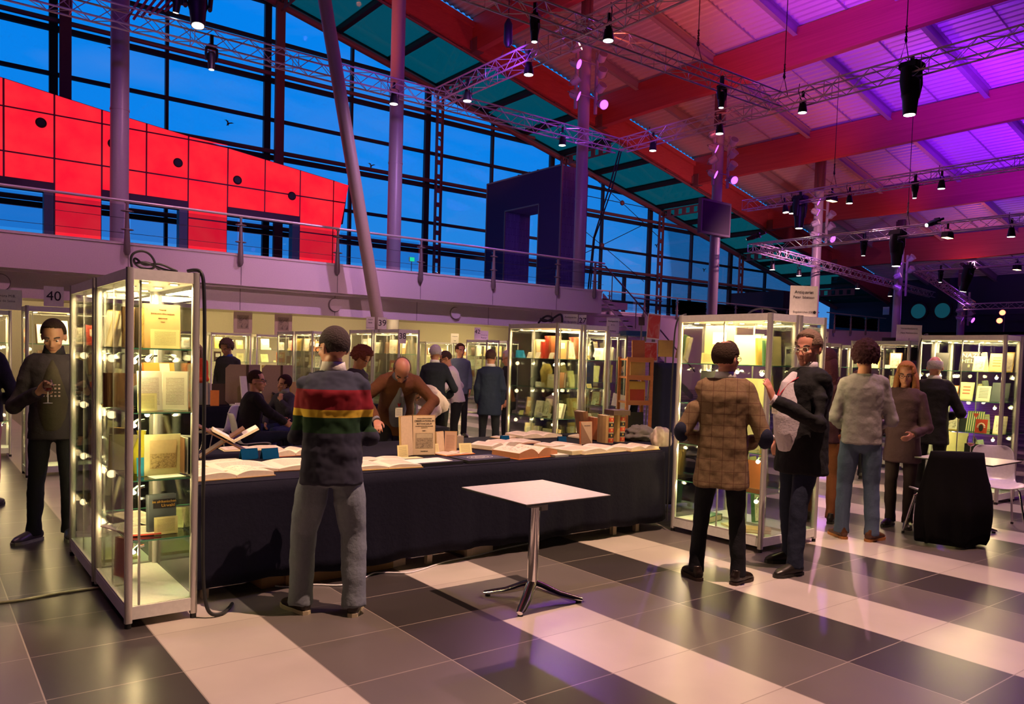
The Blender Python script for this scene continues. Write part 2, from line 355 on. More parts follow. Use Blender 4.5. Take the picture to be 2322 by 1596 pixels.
# ---- glass facade at Y = 36
PX = [-4.0+8.47*k for k in range(-1, 8)]      # bay posts
ZL = [5.3, 6.97, 8.5, 10.4, 12.1, 13.85, 15.6, 17.3, 19.0, 20.7, 22.4]; THICK = {6.97, 10.4, 13.85, 17.3}
wn_ = 0
for i in range(len(PX)-1):
    xa, xb = PX[i], PX[i+1]; xm = xa+4.17 if True else 0
    if xa > 56: break
    wn_ += 1
    b = NB(); zt = RZ(xa)
    for xx, wd in ((xa, .30), (xm, .13)):
        prism(b, [(xx-wd/2, 0), (xx+wd/2, 0), (xx+wd/2, RZ(xx+wd/2)), (xx-wd/2, RZ(xx-wd/2))], 35.9, 36.1)
    for z in ZL:
        xe = min(xb, (20.45-z)/.231)
        if xe <= xa+.3: continue
        h = .2 if z in THICK else .13
        bx(b, xa, 35.88, z-h/2, xe, 36.1, z+h/2)
    if xa > 19:
        for q in (1, 3): 
            xx = xa+q*2.1; bx(b, xx-.09, 35.9, 0, xx+.09, 36.1, 6.97)
    fr = struct(f'window_{wn_}', b, DFR)
    b = NB(); xe = min(xb, 88); prism(b, [(xa, 0), (xe, 0), (xe, RZ(xe)), (xa, RZ(xa))], 35.985, 36.0); obj('window_glass', b, GFAC, fr)
    b = NB()
    for z in ZL:
        if z in THICK and (20.45-z)/.231 > xa+.3: cyl(b, (xa, 35.55, z+.17), (min(xb, (20.45-z)/.231-.4), 35.55, z+.17), .10, 8)
    if len(b.verts): obj('wind_tube', b, MAR, fr, True)
    else: b.free()
# header along the slope
b = NB(); prism(b, [(-12, RZ(-12)-.1), (60, RZ(60)-.1), (60, RZ(60)+.25), (-12, RZ(-12)+.25)], 35.85, 36.15); struct('trim_2', b, DFR)
b = NB(); cyl(b, (-12, 35.5, RZ(-12)-.25), (60, 35.5, RZ(60)-.25), .16, 12); struct('trim_3', b, MAR, smooth=True)
# skylight strip
b = NB(); nb = 0
R_ = [(-12+2.82*i) for i in range(26)]
for x in R_: prism(b, [(x-.11, RZ(x)-.02), (x+.11, RZ(x)-.05), (x+.11, RZ(x)+.22), (x-.11, RZ(x)+.25)], 31.2, 36.0)
fr = struct('window_10', b, DFR)
b = NB(); prism(b, [(-12, RZ(-12)+.14), (60, RZ(60)+.14), (60, RZ(60)+.16), (-12, RZ(-12)+.16)], 31.2, 36.0); obj('window_glass', b, GSKY, fr)
# castellated steel posts with oval holes in front of each facade post
def castel(b, L, wd=.34, th=.05, hole=.17, pit=.72):
    # web with stadium holes built as a grid of boxes and rounded fillers
    z = 0
    bx(b, -wd/2, -th/2, 0, -hole/2, th/2, L); bx(b, hole/2, -th/2, 0, wd/2, th/2, L)
    while z < L:
        z1 = min(L, z+pit*.32); bx(b, -hole/2, -th/2, z, hole/2, th/2, z1)
        z += pit
    for sx in (-1, 1): bx(b, sx*wd/2-.012, -.09, 0, sx*wd/2+.012, .09, L)
for i, X in enumerate(PX[1:]):
    if X < 0 or X > 58: continue
    zb = 4.2; L = RZ(X)-.35-zb
    t = thing('facade_post', ['maroon steel post beyond the left picture edge', 'maroon steel post left of the leftmost grey column', 'wide maroon post between the leftmost column and the leaning strut', 'maroon post with oval holes just right of the second column', 'maroon holed post behind the navy portal', 'maroon holed post left of the square screen', 'maroon holed post right of the screen column', 'maroon holed post left of the Antiquariat sign', 'maroon post nearest the end wall'][i % 8], 'facade post', (X+.32, 35.3, zb), 0, 'maroon posts along the glass wall')
    b = NB(); (castel(b, L, .36) if i > 2 else bx(b, -.2, -.09, 0, .2, .09, L)); obj('post_web', b, MAR, t)
    b = NB()                                       # rafter bracket going in to the edge beam
    z0 = RZ(X+.32)-.3-zb
    for q in range(6):
        y = -.3-q*.62; bx(b, -.03, y-.16, z0-.38, .03, y+.16, z0-.3); bx(b, -.03, y-.62+.16, z0-.38, .03, y-.16, z0+.12) 
        bx(b, -.03, y-.16, z0+.04, .03, y+.16, z0+.12)
    obj('holed_bracket', b, MAR, t)
# ---- columns
CXS = [4.56, 13.06, 21.5, 30.0, 38.45, 47.3, 55.9]
clab = ['leftmost round grey column in front of the red panels', 'second round grey column from the left, beside the leaning strut', 'round column with lamp clusters beside the navy portal', 'round column carrying the square screen', 'round column behind the tall Antiquariat sign', 'round column just left of the portholes', 'rightmost round column with violet lamps before the end wall']
for i, X in enumerate(CXS):
    zt = RZ(X)+(1.0 if i < 2 else -1.2 if i < 4 else -.3)
    zt = [RZ(X)+.9, RZ(X)+.9, 14.4, 12.6, 10.9, 8.9, 7.2][i]
    t = thing('steel_column', clab[i], 'column', (X, 24, 0), 0, 'round grey columns')
    b = NB(); cyl(b, (0, 0, 0), (0, 0, zt), .235, 28); obj('shaft', b, COLM, t, True)
    b = NB()
    for z in (8.0, zt-.4): cyl(b, (0, 0, z), (0, 0, z+.05), .25, 28)
    obj('collar', b, COLM, t, True)
    if i > 1:
        b = NB(); loft(b, [(0, 0, zt), (0, 0, zt+1.6)], [(.10, .10), (.10, .25)], (1, 0, 0), 12); bx(b, -.05, -.3, zt, .05, .3, RZ(X)+.9); obj('head_plate', b, MAR, t)
# leaning strut
D = 21; x0, x1, z1 = .5477*D, .5477*D-.2112*12.5, 12.5
t = thing('leaning_strut', 'grey steel strut leaning left in front of the balcony', 'strut', (x0, D, 0))
b = NB(); cyl(b, (0, 0, 0), (-.2112*12.5, 0, 12.5), .185, 24); obj('shaft', b, bsdf('olive_grey_paint', (.34, .28, .20), .5), t, True)
b = NB(); cyl(b, (0, 0, 0), (0, 0, .06), .34, 24); obj('base_plate', b, COLM, t, True)
# ---- balcony
YB, XE = 22.0, 20.95
b = NB(); bx(b, -14, YB, 3.36, XE, YB+.12, 4.2); bx(b, -14, YB+.12, 4.0, XE, 27.8, 4.2); bx(b, -14, YB-.02, 4.17, XE+.02, YB+.14, 4.23)
bx(b, XE-.12, YB+.1, 3.36, XE, 27.8, 4.2)
struct('wall_balcony', b, WALLM)
b = NB(); bx(b, -14, YB+.38, 2.69, XE-.35, YB+.5, 3.36); bx(b, -14, YB+.12, 3.3, XE-.1, YB+.5, 3.4); struct('wall_soffit', b, WALLM)
b = NB()
for k in range(-2, 9):
    x = 1.55+2.86*k-.02
    if -13 < x < XE-.2: bx(b, x-.006, YB-.004, 3.37, x+.006, YB, 4.17); bx(b, x+.1, YB+.376, 2.7, x+.112, YB+.38, 3.36)
struct('trim_4', b, DARK)
struct('wall_front', slab(-14, 25.2, 0, XE+.3, 25.4, 4.0), WALLY)
struct('ceiling', slab(-14, YB+.5, 2.75, XE-.3, 25.2, 2.85), WALLY)
for i, x in enumerate((1.68, 5.95, 10.2, 14.55)):
    t = thing('wall_lamp', f'round pale disc lamp on the purple wall, {ordn[i]} from the left', 'wall lamp', (x, YB+.36, 3.02), 0, 'round disc lamps under the balcony')
    b = NB(); cyl(b, (0, .02, 0), (0, -.06, 0), .19, 28); obj('disc', b, WALLM, t, True)
    b = NB(); torus(b, (0, .0, 0), .20, .012, Matrix.Rotation(PI/2, 3, 'X')); obj('rim', b, RAILM, t, True)
# balcony railing with posts
def rail_post(): 
    b = NB()
    loft(b, [(0, 0, -.30), (0, 0, -.22), (0, 0, .05), (0, 0, .55), (0, 0, 1.02)], [(.05, .06), (.085, .08), (.075, .07), (.05, .05), (.03, .03)], (1, 0, 0), 10)
    loft(b, [(0, 0, .98), (0, 0, 1.03)], [(.035, .03), (.085, .03)], (1, 0, 0), 8)
    for z in (.34, .80): ell(b, (0, .0, z), (.16, .06, .028), None, 14, 8)
    return mesh('post', b, RAILM, True)
RP = rail_post()
def railing(label, xs, y, z, ends, group=None):
    t = thing('railing', label, 'railing', (xs[0], y, z))
    b = NB(); cyl(b, (ends[0]-xs[0], 0, 1.05), (ends[1]-xs[0], 0, 1.05), .035, 10); obj('handrail', b, ALU, t, True)
    for x in xs: obj('post', RP, None, t, loc=(x-xs[0], 0, 0))
    b = NB()
    for a, c in zip(xs, xs[1:]): bx(b, a-xs[0]+.08, -.006, .10, c-xs[0]-.08, .006, .95)
    obj('glass_infill', b, GRAIL, t)
    b = NB()
    for zz in (.25, .62): cyl(b, (ends[0]-xs[0], .02, zz), (ends[1]-xs[0], .02, zz), .006, 6)
    obj('tension_wire', b, RAILM, t); return t
railing('balcony railing with glass infill above the pink fascia', [1.49+2.86*k for k in range(-3, 7)]+[XE-.45], YB-.06, 4.2, (-13, XE+.02))
b = NB()
# far mezzanine at Y = 30.6
b = NB(); bx(b, 28.3, 30.6, 0, 49.5, 30.8, 4.2); bx(b, 28.3, 30.7, 4.0, 60, 36, 4.2); bx(b, 28.3, 30.55, 4.14, 49.5, 30.8, 4.22); struct('wall_mezzanine', b, WALLM)
b = NB(); N = 10
for i in range(N):        # curved fascia sweeping to the end wall
    a0, a1 = PI/2*i/N, PI/2*(i+1)/N
    p0 = (49.5+8*math.sin(a0), 30.6-3.0*(1-math.cos(a0))); p1 = (49.5+8*math.sin(a1), 30.6-3.0*(1-math.cos(a1)))
    quad(b, (p0[0], p0[1], 0), (p1[0], p1[1], 0), (p1[0], p1[1], 4.2), (p0[0], p0[1], 4.2))
bx(b, 57.4, 20, 0, 57.6, 27.7, 4.2); bx(b, 57.4, 20, 4.0, 59.9, 30, 4.2); struct('wall_mezzanine', b, WALLM)
railing('far mezzanine railing beyond the navy portal', [29.6+2.7*k for k in range(8)], 30.5, 4.2, (28.3, 49.5))
railing('far curved corner railing left of the portholes', [50.5, 52.6, 54.6, 56.4], 29.9, 4.2, (49.5, 57.4))
# sloping roof windows of the far corner
b = NB(); struct('trim_5', slab(46.8, 31.5, 4.2, 49.6, 35.8, 6.6), NAVW)
# stairs beside the balcony
t = thing('staircase', 'staircase handrail dropping from the balcony end behind the sign 27 case', 'staircase', (21.6, 22.6, 0))
b = NB()
for k in range(20): bx(b, .0+.28*k, 0, 4.2-.2*k-.24, .30+.28*k, 1.4, 4.2-.2*k-.2)
obj('stair_tread', b, WALLM, t)
b = NB(); tube(b, [(-.6, -.05, 5.25), (0, -.05, 5.25), (1.6, -.05, 4.15), (3.3, -.05, 4.1)], .03, 8); tube(b, [(1.6, -.05, 4.15), (5.6, -.05, 1.2)], .03, 8)
for k in range(4): cyl(b, (.4+1.4*k, -.05, 3.9-k), (.4+1.4*k, -.05, 5.0-k), .02, 8)
obj('handrail', b, RAILM, t, True)
b = NB(); prism(b, [(0, 4.2), (0, 3.9), (5.6, -.1), (5.6, .2)], .0, .05); obj('stringer', b, WALLM, t)
struct('wall_stair', slab(XE+.1, 25.2, 0, 29, 25.35, 3.6), WALLM)
# ---- navy slate portal on the balcony
def slate():
    m = bpy.data.materials.new('navy_slate_courses'); m.use_nodes = True; n = m.node_tree; p = n.nodes['Principled BSDF']
    co = nd(n, 'ShaderNodeTexCoord'); mp = nd(n, 'ShaderNodeMapping'); mp.inputs['Rotation'].default_value = (PI/2, 0, PI/2)
    bk = nd(n, 'ShaderNodeTexBrick'); bk.inputs['Scale'].default_value = 1.6; bk.inputs['Brick Width'].default_value = 1.0; bk.inputs['Row Height'].default_value = .12; bk.inputs['Mortar Size'].default_value = .012
    bk.inputs['Color1'].default_value = (.13, .13, .34, 1); bk.inputs['Color2'].default_value = (.17, .17, .42, 1); bk.inputs['Mortar'].default_value = (.05, .05, .15, 1)
    n.links.new(co.outputs['Object'], mp.inputs[0]); n.links.new(mp.outputs[0], bk.inputs[0]); n.links.new(bk.outputs[0], p.inputs['Base Color'])
    bp = nd(n, 'ShaderNodeBump'); bp.inputs['Strength'].default_value = .6; n.links.new(bk.outputs['Fac'], bp.inputs['Height']); n.links.new(bp.outputs[0], p.inputs['Normal']); p.inputs['Roughness'].default_value = .75; p.inputs['Specular IOR Level'].default_value = .2
    return m
SL = slate()
t = thing('slate_portal', 'tall navy slate portal with a square opening on the balcony', 'portal', (22.0, 25.8, 4.2))
b = NB(); TH = 1.5
bx(b, 0, 0, 0, TH, 1.5, 5.6); bx(b, 0, 4.0, 0, TH, 5.5, 5.6); bx(b, 0, 1.5, 4.15, TH, 4.0, 5.6); obj('surround', b, SL, t)
b = NB()
for p, q in (((-.02, -.02, 0), (.05, .05, 5.65)), ((-.02, 5.45, 0), (.05, 5.52, 5.65)), ((-.02, 0, 5.58), (.05, 5.5, 5.65)), ((-.02, 1.47, 0), (.03, 1.53, 4.15)), ((-.02, 3.97, 0), (.03, 4.03, 4.15)), ((-.02, 1.5, 4.12), (.03, 4.0, 4.18))): bx(b, *p, *q)
obj('metal_edging', b, RAILM, t)
b = NB()
for y in (2.0, 2.6, 3.4): cyl(b, (.3, y, 5.65), (.3, y, 5.78), .06, 10)
obj('roof_lamp', b, BLK, t)
struct('floor', slab(XE, 25.6, 3.9, 26, 36, 4.2), WALLM)
# ---- glowing red panel wall
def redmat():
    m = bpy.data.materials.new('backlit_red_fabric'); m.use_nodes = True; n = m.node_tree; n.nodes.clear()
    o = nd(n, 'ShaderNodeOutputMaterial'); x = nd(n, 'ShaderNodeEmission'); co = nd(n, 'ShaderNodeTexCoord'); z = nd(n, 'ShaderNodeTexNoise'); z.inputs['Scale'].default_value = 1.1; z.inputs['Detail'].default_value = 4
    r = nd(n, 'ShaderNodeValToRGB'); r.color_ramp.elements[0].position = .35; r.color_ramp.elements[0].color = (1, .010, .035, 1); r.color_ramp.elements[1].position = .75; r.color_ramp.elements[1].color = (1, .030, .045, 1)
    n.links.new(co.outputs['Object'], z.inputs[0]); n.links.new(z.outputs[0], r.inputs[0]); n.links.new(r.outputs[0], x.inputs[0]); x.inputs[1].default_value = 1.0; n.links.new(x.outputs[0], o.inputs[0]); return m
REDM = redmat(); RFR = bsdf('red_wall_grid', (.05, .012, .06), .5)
YR = 30.0
def topz(x):
    pts = [(-12, 10.6), (-3, 10.6), (2.26, 9.95), (5.27, 9.52), (9.7, 8.98), (14.29, 8.4), (16, 8.2)]
    for (a, za), (c, zc) in zip(pts, pts[1:]):
        if a <= x <= c: return za+(zc-za)*(x-a)/(c-a)
t = thing('red_panel_wall', 'curved wall of glowing red backlit panels on the balcony', 'panel wall', (0, YR, 0))

SE = [2.36+1.4*k for k in range(-6, 9)]+[14.2]
for i in range(len(SE)-1):
    xa, xb = SE[i]+.03, SE[i+1]-.03; solid = (i-7) % 3 == 0 or i == len(SE)-2
    last = i == len(SE)-2
    rows = [(7.69, 9.03), (6.87, 7.63)]
    if solid: rows = [(7.69, 9.03), (6.31, 7.63), (4.2, 6.25)]
    rows = [(9.09, 12)]+rows
    for za, zb in rows:
        zta, ztb = topz(xa)-.03, topz(xb)-.03
        if za >= zta-.03: continue
        qa, qb = min(zb, zta), min(zb, ztb)
        if last:
            f = lambda z: 14.2-(8.39-z)*.187
            poly = [(xa, za), (max(xa+.02, f(za)), za), (max(xa+.03, f(qb)), qb), (xa, qa)]
        else: poly = [(xa, za), (xb, za), (xb, max(qb, za+.01)), (xa, qa)]
        b = NB(); prism(b, poly, 0, .05); obj('red_panel', b, REDM, t)
b = NB()
prism(b, [(SE[0], 6.80), (14.0, 6.80), (14.2, 8.39)]+[(x, topz(x)) for x in SE[::-1][1:]], .05, .35)
for i in range(len(SE)-1):
    if (i-7) % 3 == 0 or i == len(SE)-2: bx(b, SE[i], .05, 4.2, SE[i+1]-(.6 if i == len(SE)-2 else 0), .35, 6.85)
    else: bx(b, SE[i]-(.0), -.02, 6.55, SE[i+1], .4, 6.84)
obj('panel_frame', b, RFR, t)
for i in range(len(SE)-1):
    if (i-6) % 3 == 0 and i < len(SE)-2:
        b = NB(); bx(b, SE[i]+.45+.65, .0, 4.2, SE[i]+1.38, .36, 6.6); obj('reveal_panel', b, bsdf('grey_reveal', (.06, .10, .16), .4), t)
for k in range(-2, 5):
    x = 3.38+2.11*k; b = NB(); torus(b, (x, 0, 8.73-.133*2*k/2*2/2*1.05*2/2 if False else 8.73-.28*k), .13, .035, Matrix.Rotation(PI/2, 3, 'X')); cyl(b, (x, -.03, 8.73-.28*k), (x, .02, 8.73-.28*k), .13, 20)
    obj('porthole', b, BLK, t, True)
# ================================================================== TRUSSES AND LAMPS
def atY_(px, py, Y):
    d = AX*((px-W_PX/2)/CF)-AU*((py-CPY)/CF)+AF; return V((0, 0, CH))+d*(Y/d.y)
def truss(label, p0, p1, sec=.42, rc=.026, rb=.011, pit=.46):
    p0, p1 = V(p0), V(p1); d = p1-p0; L = d.length; t = thing('lighting_truss', label, 'truss', p0, 0, 'aluminium lighting trusses')
    rot = Matrix((d.normalized(), V((0, 0, 1)).cross(d).normalized(), d.normalized().cross(V((0, 0, 1)).cross(d).normalized()))).transposed()
    t.rotation_euler = rot.to_euler(); h = sec/2
    for sy, sz in ((-1, -1), (1, -1), (1, 1), (-1, 1)):
        b = NB(); cyl(b, (0, sy*h, sz*h), (L, sy*h, sz*h), rc, 8); obj('chord', b, ALUT, t, True)
    b = NB(); n = int(L/pit)
    for face in range(4):
        A_ = [(-1, -1), (1, -1), (1, 1), (-1, 1)][face]; B_ = [(-1, -1), (1, -1), (1, 1), (-1, 1)][(face+1) % 4]
        for i in range(n):
            a, c = (A_, B_) if (i+face) % 2 == 0 else (B_, A_)
            loft(b, [(i*pit, a[0]*h, a[1]*h), ((i+1)*pit, c[0]*h, c[1]*h)], [rb, rb], None, 4, False)
            if i % 6 == 0: loft(b, [(i*pit, A_[0]*h, A_[1]*h), (i*pit, B_[0]*h, B_[1]*h)], [rb, rb], None, 4, False)
    obj('lattice', b, ALUT, t, True); return t
truss('long lighting truss crossing the glass wall above the balcony', (-8, 21.6, 9.62), (21.2, 21.6, 9.62))
truss('lighting truss running from the second column toward the top middle', (13.15, 21.4, 9.62), (13.15, 2, 9.62))
truss('lighting truss from the top centre down to the right junction', (2, 14.7, 9.62), (21.0, 14.7, 9.62))
truss('lighting truss carrying the large moving head at upper right', (21.2, 21.4, 9.62), (21.2, 1, 9.62))
truss('upper lighting truss starting right of the square screen', (30, 22.4, 8.72), (30, 3, 8.72))
truss('lower lighting truss starting right of the square screen', (30.4, 22.3, 6.85), (30.4, 3, 6.85), .36)
truss('lighting truss dropping away toward the navy end wall', (30.4, 21.95, 6.85), (57.5, 26.7, 6.85), .36)
truss('short lighting truss at right above the portholes', (43, 20.8, 7.0), (43, 5, 7.0), .36)
truss('lowest short lighting truss at the far right edge', (54.9, 23.6, 5.75), (54.9, 9, 5.75), .36)
truss('truss link between the far column tops', (43, 20.8, 6.95), (54.8, 22.9, 5.85), .36)
# hangers: chain and hoist
def hanger(label, x, y, z0, z1, motor=False):
    t = thing('truss_hanger', label, 'hanger', (x, y, z0), 0, 'hangers holding the trusses')
    b = NB(); cyl(b, (0, 0, .5), (0, 0, z1-z0), .012, 6); obj('steel_rope', b, BLK, t)
    b = NB(); tube(b, [(-.22, 0, 0), (0, 0, .5), (.22, 0, 0)], .012, 6); torus(b, (0, 0, .52), .05, .015, Matrix.Rotation(PI/2, 3, 'X'), 12, 6)
    for q in range(5): torus(b, (0, 0, .6+.07*q), .03, .01, Matrix.Rotation(PI/2, 3, 'X' if q % 2 else 'Y'), 10, 5)
    obj('shackle', b, BLK, t)
    if motor: b = NB(); loft(b, [(0, 0, .3), (0, 0, .4), (0, 0, .9), (0, 0, 1.05)], [.06, .12, .12, .05], (1, 0, 0), 10); obj('hoist_motor', b, BLK, t, True)
hanger('chain hoist above the top middle truss beside a red beam', 13.15, 17.9, 9.85, 16.6, True)
hanger('rope bridle above the truss junction at top right', 17.3, 14.7, 9.85, 16.5)
hanger('chain rope above the large moving head', 21.2, 10.9, 9.85, 15.0)
hanger('rope bridle above the upper right truss start', 30, 18.1, 8.95, 13.5)
hanger('rope holding the truss left of the big moving head', 21.2, 14.6, 9.85, 15.2)
hanger('short rope above the right middle truss', 30.4, 15.2, 7.05, 12.6)
# lamp fixtures
def par():
    t = thing('spotlight', 'x', 'spotlight'); 
    b = NB(); loft(b, [(0, 0, -.02), (0, 0, -.10), (0, 0, -.30), (0, 0, -.34)], [.075, .10, .135, .135], None, 18); obj('housing', b, BLK, t, True)
    b = NB(); cyl(b, (0, 0, -.335), (0, 0, -.345), .118, 18); obj('lens', b, LAMPW, t)
    b = NB(); tube(b, [(-.155, 0, -.18), (-.155, 0, .10), (0, 0, .14), (.155, 0, .10), (.155, 0, -.18)], .012, 6); bx(b, -.03, -.03, .12, .03, .03, .30); obj('yoke', b, BLK, t)
    b = NB(); tube(b, [(.0, 0, -.03), (-.12, 0, .05), (-.22, .02, .25), (-.16, .03, .48)], .012, 6); obj('cable', b, BLK, t, True); return t
def mover(s=1.0):
    t = thing('moving_head', 'x', 'moving head lamp')
    b = NB(); bx(b, -.19*s, -.19*s, -.02*s, .19*s, .19*s, .13*s); bmesh.ops.bevel(b, geom=b.edges[:], offset=.03*s, segments=2, affect='EDGES'); obj('base_box', b, BLK, t)
    b = NB()
    for sx in (-1, 1): loft(b, [(sx*.21*s, 0, 0), (sx*.23*s, 0, -.25*s), (sx*.21*s, 0, -.52*s)], [(.05*s, .11*s), (.045*s, .12*s), (.04*s, .08*s)], (1, 0, 0), 12)
    bx(b, -.22*s, -.05*s, -.06*s, .22*s, .05*s, 0); obj('yoke', b, BLK, t, True)
    b = NB(); loft(b, [(0, 0, -.16*s), (0, 0, -.22*s), (0, 0, -.50*s), (0, 0, -.58*s), (0, 0, -.88*s)], [.10*s, .17*s, .175*s, .15*s, .125*s], None, 20); obj('head', b, BLK, t, True)
    b = NB(); cyl(b, (0, 0, -.875*s), (0, 0, -.887*s), .105*s, 20); obj('lens', b, LAMPW, t)
    b = NB(); bx(b, -.04, -.04, .1*s, .04, .04, .34); obj('clamp', b, BLK, t); return t
def flood():
    t = thing('flood_light', 'x', 'flood light')
    b = NB(); prism(b, [(-.2, 0), (.2, 0), (.27, -.22), (-.27, -.22)], -.12, .12); obj('housing', b, BLK, t)
    b = NB(); bx(b, -.24, -.1, -.232, .24, .1, -.221); obj('lens', b, emit('amber_flood_glow', (1, .62, .25), 7), t)
    b = NB(); tube(b, [(-.24, 0, -.08), (-.24, 0, .12), (.24, 0, .12), (.24, 0, -.08)], .014, 6); bx(b, -.03, -.03, .1, .03, .03, .3); obj('yoke', b, BLK, t); return t
P0 = par(); M1 = mover(.62); M2 = mover(1.35); F0 = flood()
def place(o, label, x, y, z, rz=0, tilt=0, used=set()):
    g = {'spotlight': 'spotlights on the trusses', 'moving_head': 'moving head lamps', 'flood_light': 'flood lights'}[o.name.split('.')[0]]
    if o.name not in used: used.add(o.name); c = o
    else: c = dup(o)
    c.location = (x, y, z); c.rotation_euler = (tilt, 0, rz); c['label'] = label; c['group'] = g; return c
place(P0, 'small black spotlight hanging before the second column', 11.65, 21.6, 9.48)
place(P0, 'small black spotlight left of the second column truss junction, on the crossing truss', 13.15, 19.85, 9.48)
place(P0, 'small spotlight hanging between the balcony skylight and a roof beam', 13.15, 16.93, 9.48, .4)
place(P0, 'small spotlight near the top centre truss crossing', 13.15, 13.9, 9.48, 1.2)
place(P0, 'small spotlight left of the column with lamp clusters', 18.38, 21.6, 9.48)
place(P0, 'small spotlight right of the column with lamp clusters', 21.2, 19.9, 9.48)
place(P0, 'small spotlight directly above the square screen column', 21.2, 16.96, 9.48)
place(P0, 'small spotlight left of the large moving head', 21.2, 13.92, 9.48)
place(M1, 'black moving head hanging over the left part of the glass wall', 6.28, 21.6, 9.42)
place(M1, 'black moving head near the top centre', 11.56, 14.7, 9.48, .5)
place(M1, 'black moving head right above the truss junction column', 18.4, 14.7, 9.42)
place(M1, 'black moving head on the upper right truss near the edge', 30, 14.78, 8.55)
place(M2, 'largest moving head hanging at upper right', 21.2, 10.7, 9.55)
place(M2, 'large moving head left of the fifth column', 30, 19.6, 8.6)
place(M2, 'large moving head before the sixth column', 30.4, 15.55, 6.75)
place(M2, 'tilted black moving head at far right above the portholes', 43, 18.2, 6.8, 0, .2)
place(M1, 'small moving head beside the sixth column lamp', 30.4, 16.9, 6.62)
place(M1, 'small moving head low above the second porthole', 43, 19.6, 6.72)
place(M1, 'tall camera like lamp standing on the lower right truss', 30.4, 14.1, 7.12, 1.3, 1.2)
place(M1, 'lamp at the left end of the lower right truss', 30.4, 21.9, 7.4, .3, 1.3)
place(P0, 'left one of the spotlight pair beside the large moving head', 30, 20.33, 8.5, 0, -.15)
place(P0, 'right one of the spotlight pair beside the large moving head', 30, 19.97, 8.42, .5)
place(P0, 'small spotlight right of the amber flood light', 30, 17.38, 8.5)
place(P0, 'small spotlight at right under the violet lit roof', 30, 13.82, 8.55)
place(P0, 'small spotlight at the far right edge on the lower truss', 30.4, 11.56, 6.62)
place(P0, 'spotlight under the receding truss left of the portholes', 43.8, 24.6, 6.5)
place(P0, 'spotlight under the receding truss above the first porthole', 49.5, 25.6, 6.5)
place(P0, 'dark spotlight under the receding truss beside the fifth column', 36.0, 23.4, 6.5)
place(P0, 'dark spotlight under the receding truss, nearest the screen column', 33.0, 22.9, 6.5)
place(F0, 'amber flood light right of the fifth column', 30, 18.15, 8.58)
place(F0, 'amber flood light on the lower right truss', 30.4, 13.69, 6.68)
place(F0, 'amber flood light at the right picture edge', 43, 16.0, 6.8)
t1 = place(M1, 'left lamp of the pair at the top left truss end', 5.35, 21.2, 10.5, .2, .25)
t2 = place(M2, 'right lamp of the pair at the top left truss end', 5.75, 21.0, 10.75, -.2, -.2)
# red folded truss piece beside that pair
b = NB()
for i in range(6): cyl(b, (4.2+.18*i, 21.5, 9.5+.1*i), (4.75+.18*i, 21.4, 10.6), .03, 6)
tag(obj('folded_bracket', b, GLU), 'red lit folding bracket under the top left lamp pair', 'bracket')
# par cans clamped to the columns
def can(m):
    t = thing('par_can', 'x', 'par can lamp')
    b = NB(); loft(b, [(0, 0, .20), (0, 0, .12), (0, 0, -.14), (0, 0, -.17)], [.09, .16, .18, .20], None, 18); obj('housing', b, bsdf('pale_can_housing', (.45, .42, .5), .4, .3), t, True)
    b = NB(); cyl(b, (0, 0, -.165), (0, 0, -.18), .175, 18); obj('lens', b, m, t)
    b = NB(); tube(b, [(-.22, 0, 0), (-.22, 0, .2), (0, .0, .30), (.22, 0, .2), (.22, 0, 0)], .015, 6); obj('bracket', b, RAILM, t); return t
CV, CRD, CO = can(LAMPV), can(LEDP), can(bsdf('unlit_lens', (.2, .18, .22), .1))
CV['label'] = 'violet lit par can, topmost of the left cluster on the lamp column'
usedc = {}
cl = {2: [(-.95, -.4, 13.62, 'R'), (-.97, -.4, 13.05, 'V'), (-.95, -.4, 12.4, 'O'), (-.95, -.4, 11.85, 'V'), (.42, -.4, 13.6, 'O'), (.45, -.4, 13.0, 'O'), (.42, -.4, 12.4, 'O'), (.52, -.4, 11.8, 'V')],
      3: [(-1.05, -.4, 11.95, 'R'), (-1.02, -.4, 11.35, 'V'), (-1.0, -.4, 10.8, 'O'), (-1.0, -.4, 10.2, 'V'), (.4, -.4, 11.85, 'O'), (.4, -.4, 11.3, 'O'), (.4, -.4, 10.75, 'O'), (.45, -.4, 10.15, 'V')],
      4: [(-1.1, -.4, 10.15, 'V'), (-1.1, -.4, 9.6, 'V'), (-1.05, -.4, 9.0, 'R'), (-1.1, -.4, 8.4, 'V'), (.4, -.4, 9.6, 'O'), (.4, -.4, 9.0, 'O'), (.45, -.4, 8.4, 'V')],
      5: [(-1.2, -.4, 8.2, 'R'), (-1.2, -.4, 7.7, 'V'), (-1.15, -.4, 7.0, 'R'), (.4, -.4, 8.2, 'O'), (.4, -.4, 7.5, 'O'), (-1.15, -.4, 6.35, 'V')],
      6: [(-1.4, -.4, 6.6, 'R'), (-1.4, -.4, 6.15, 'V'), (-1.45, -.4, 5.5, 'R'), (-1.4, -.4, 5.0, 'V'), (.3, -.4, 5.95, 'O'), (.3, -.4, 5.4, 'O'), (.25, -.4, 5.0, 'V')]}
cn = {2: 'the portal column', 3: 'the screen column', 4: 'the fifth column', 5: 'the porthole column', 6: 'the last column'}
cc = {'R': 'peach lit', 'V': 'violet lit', 'O': 'unlit'}
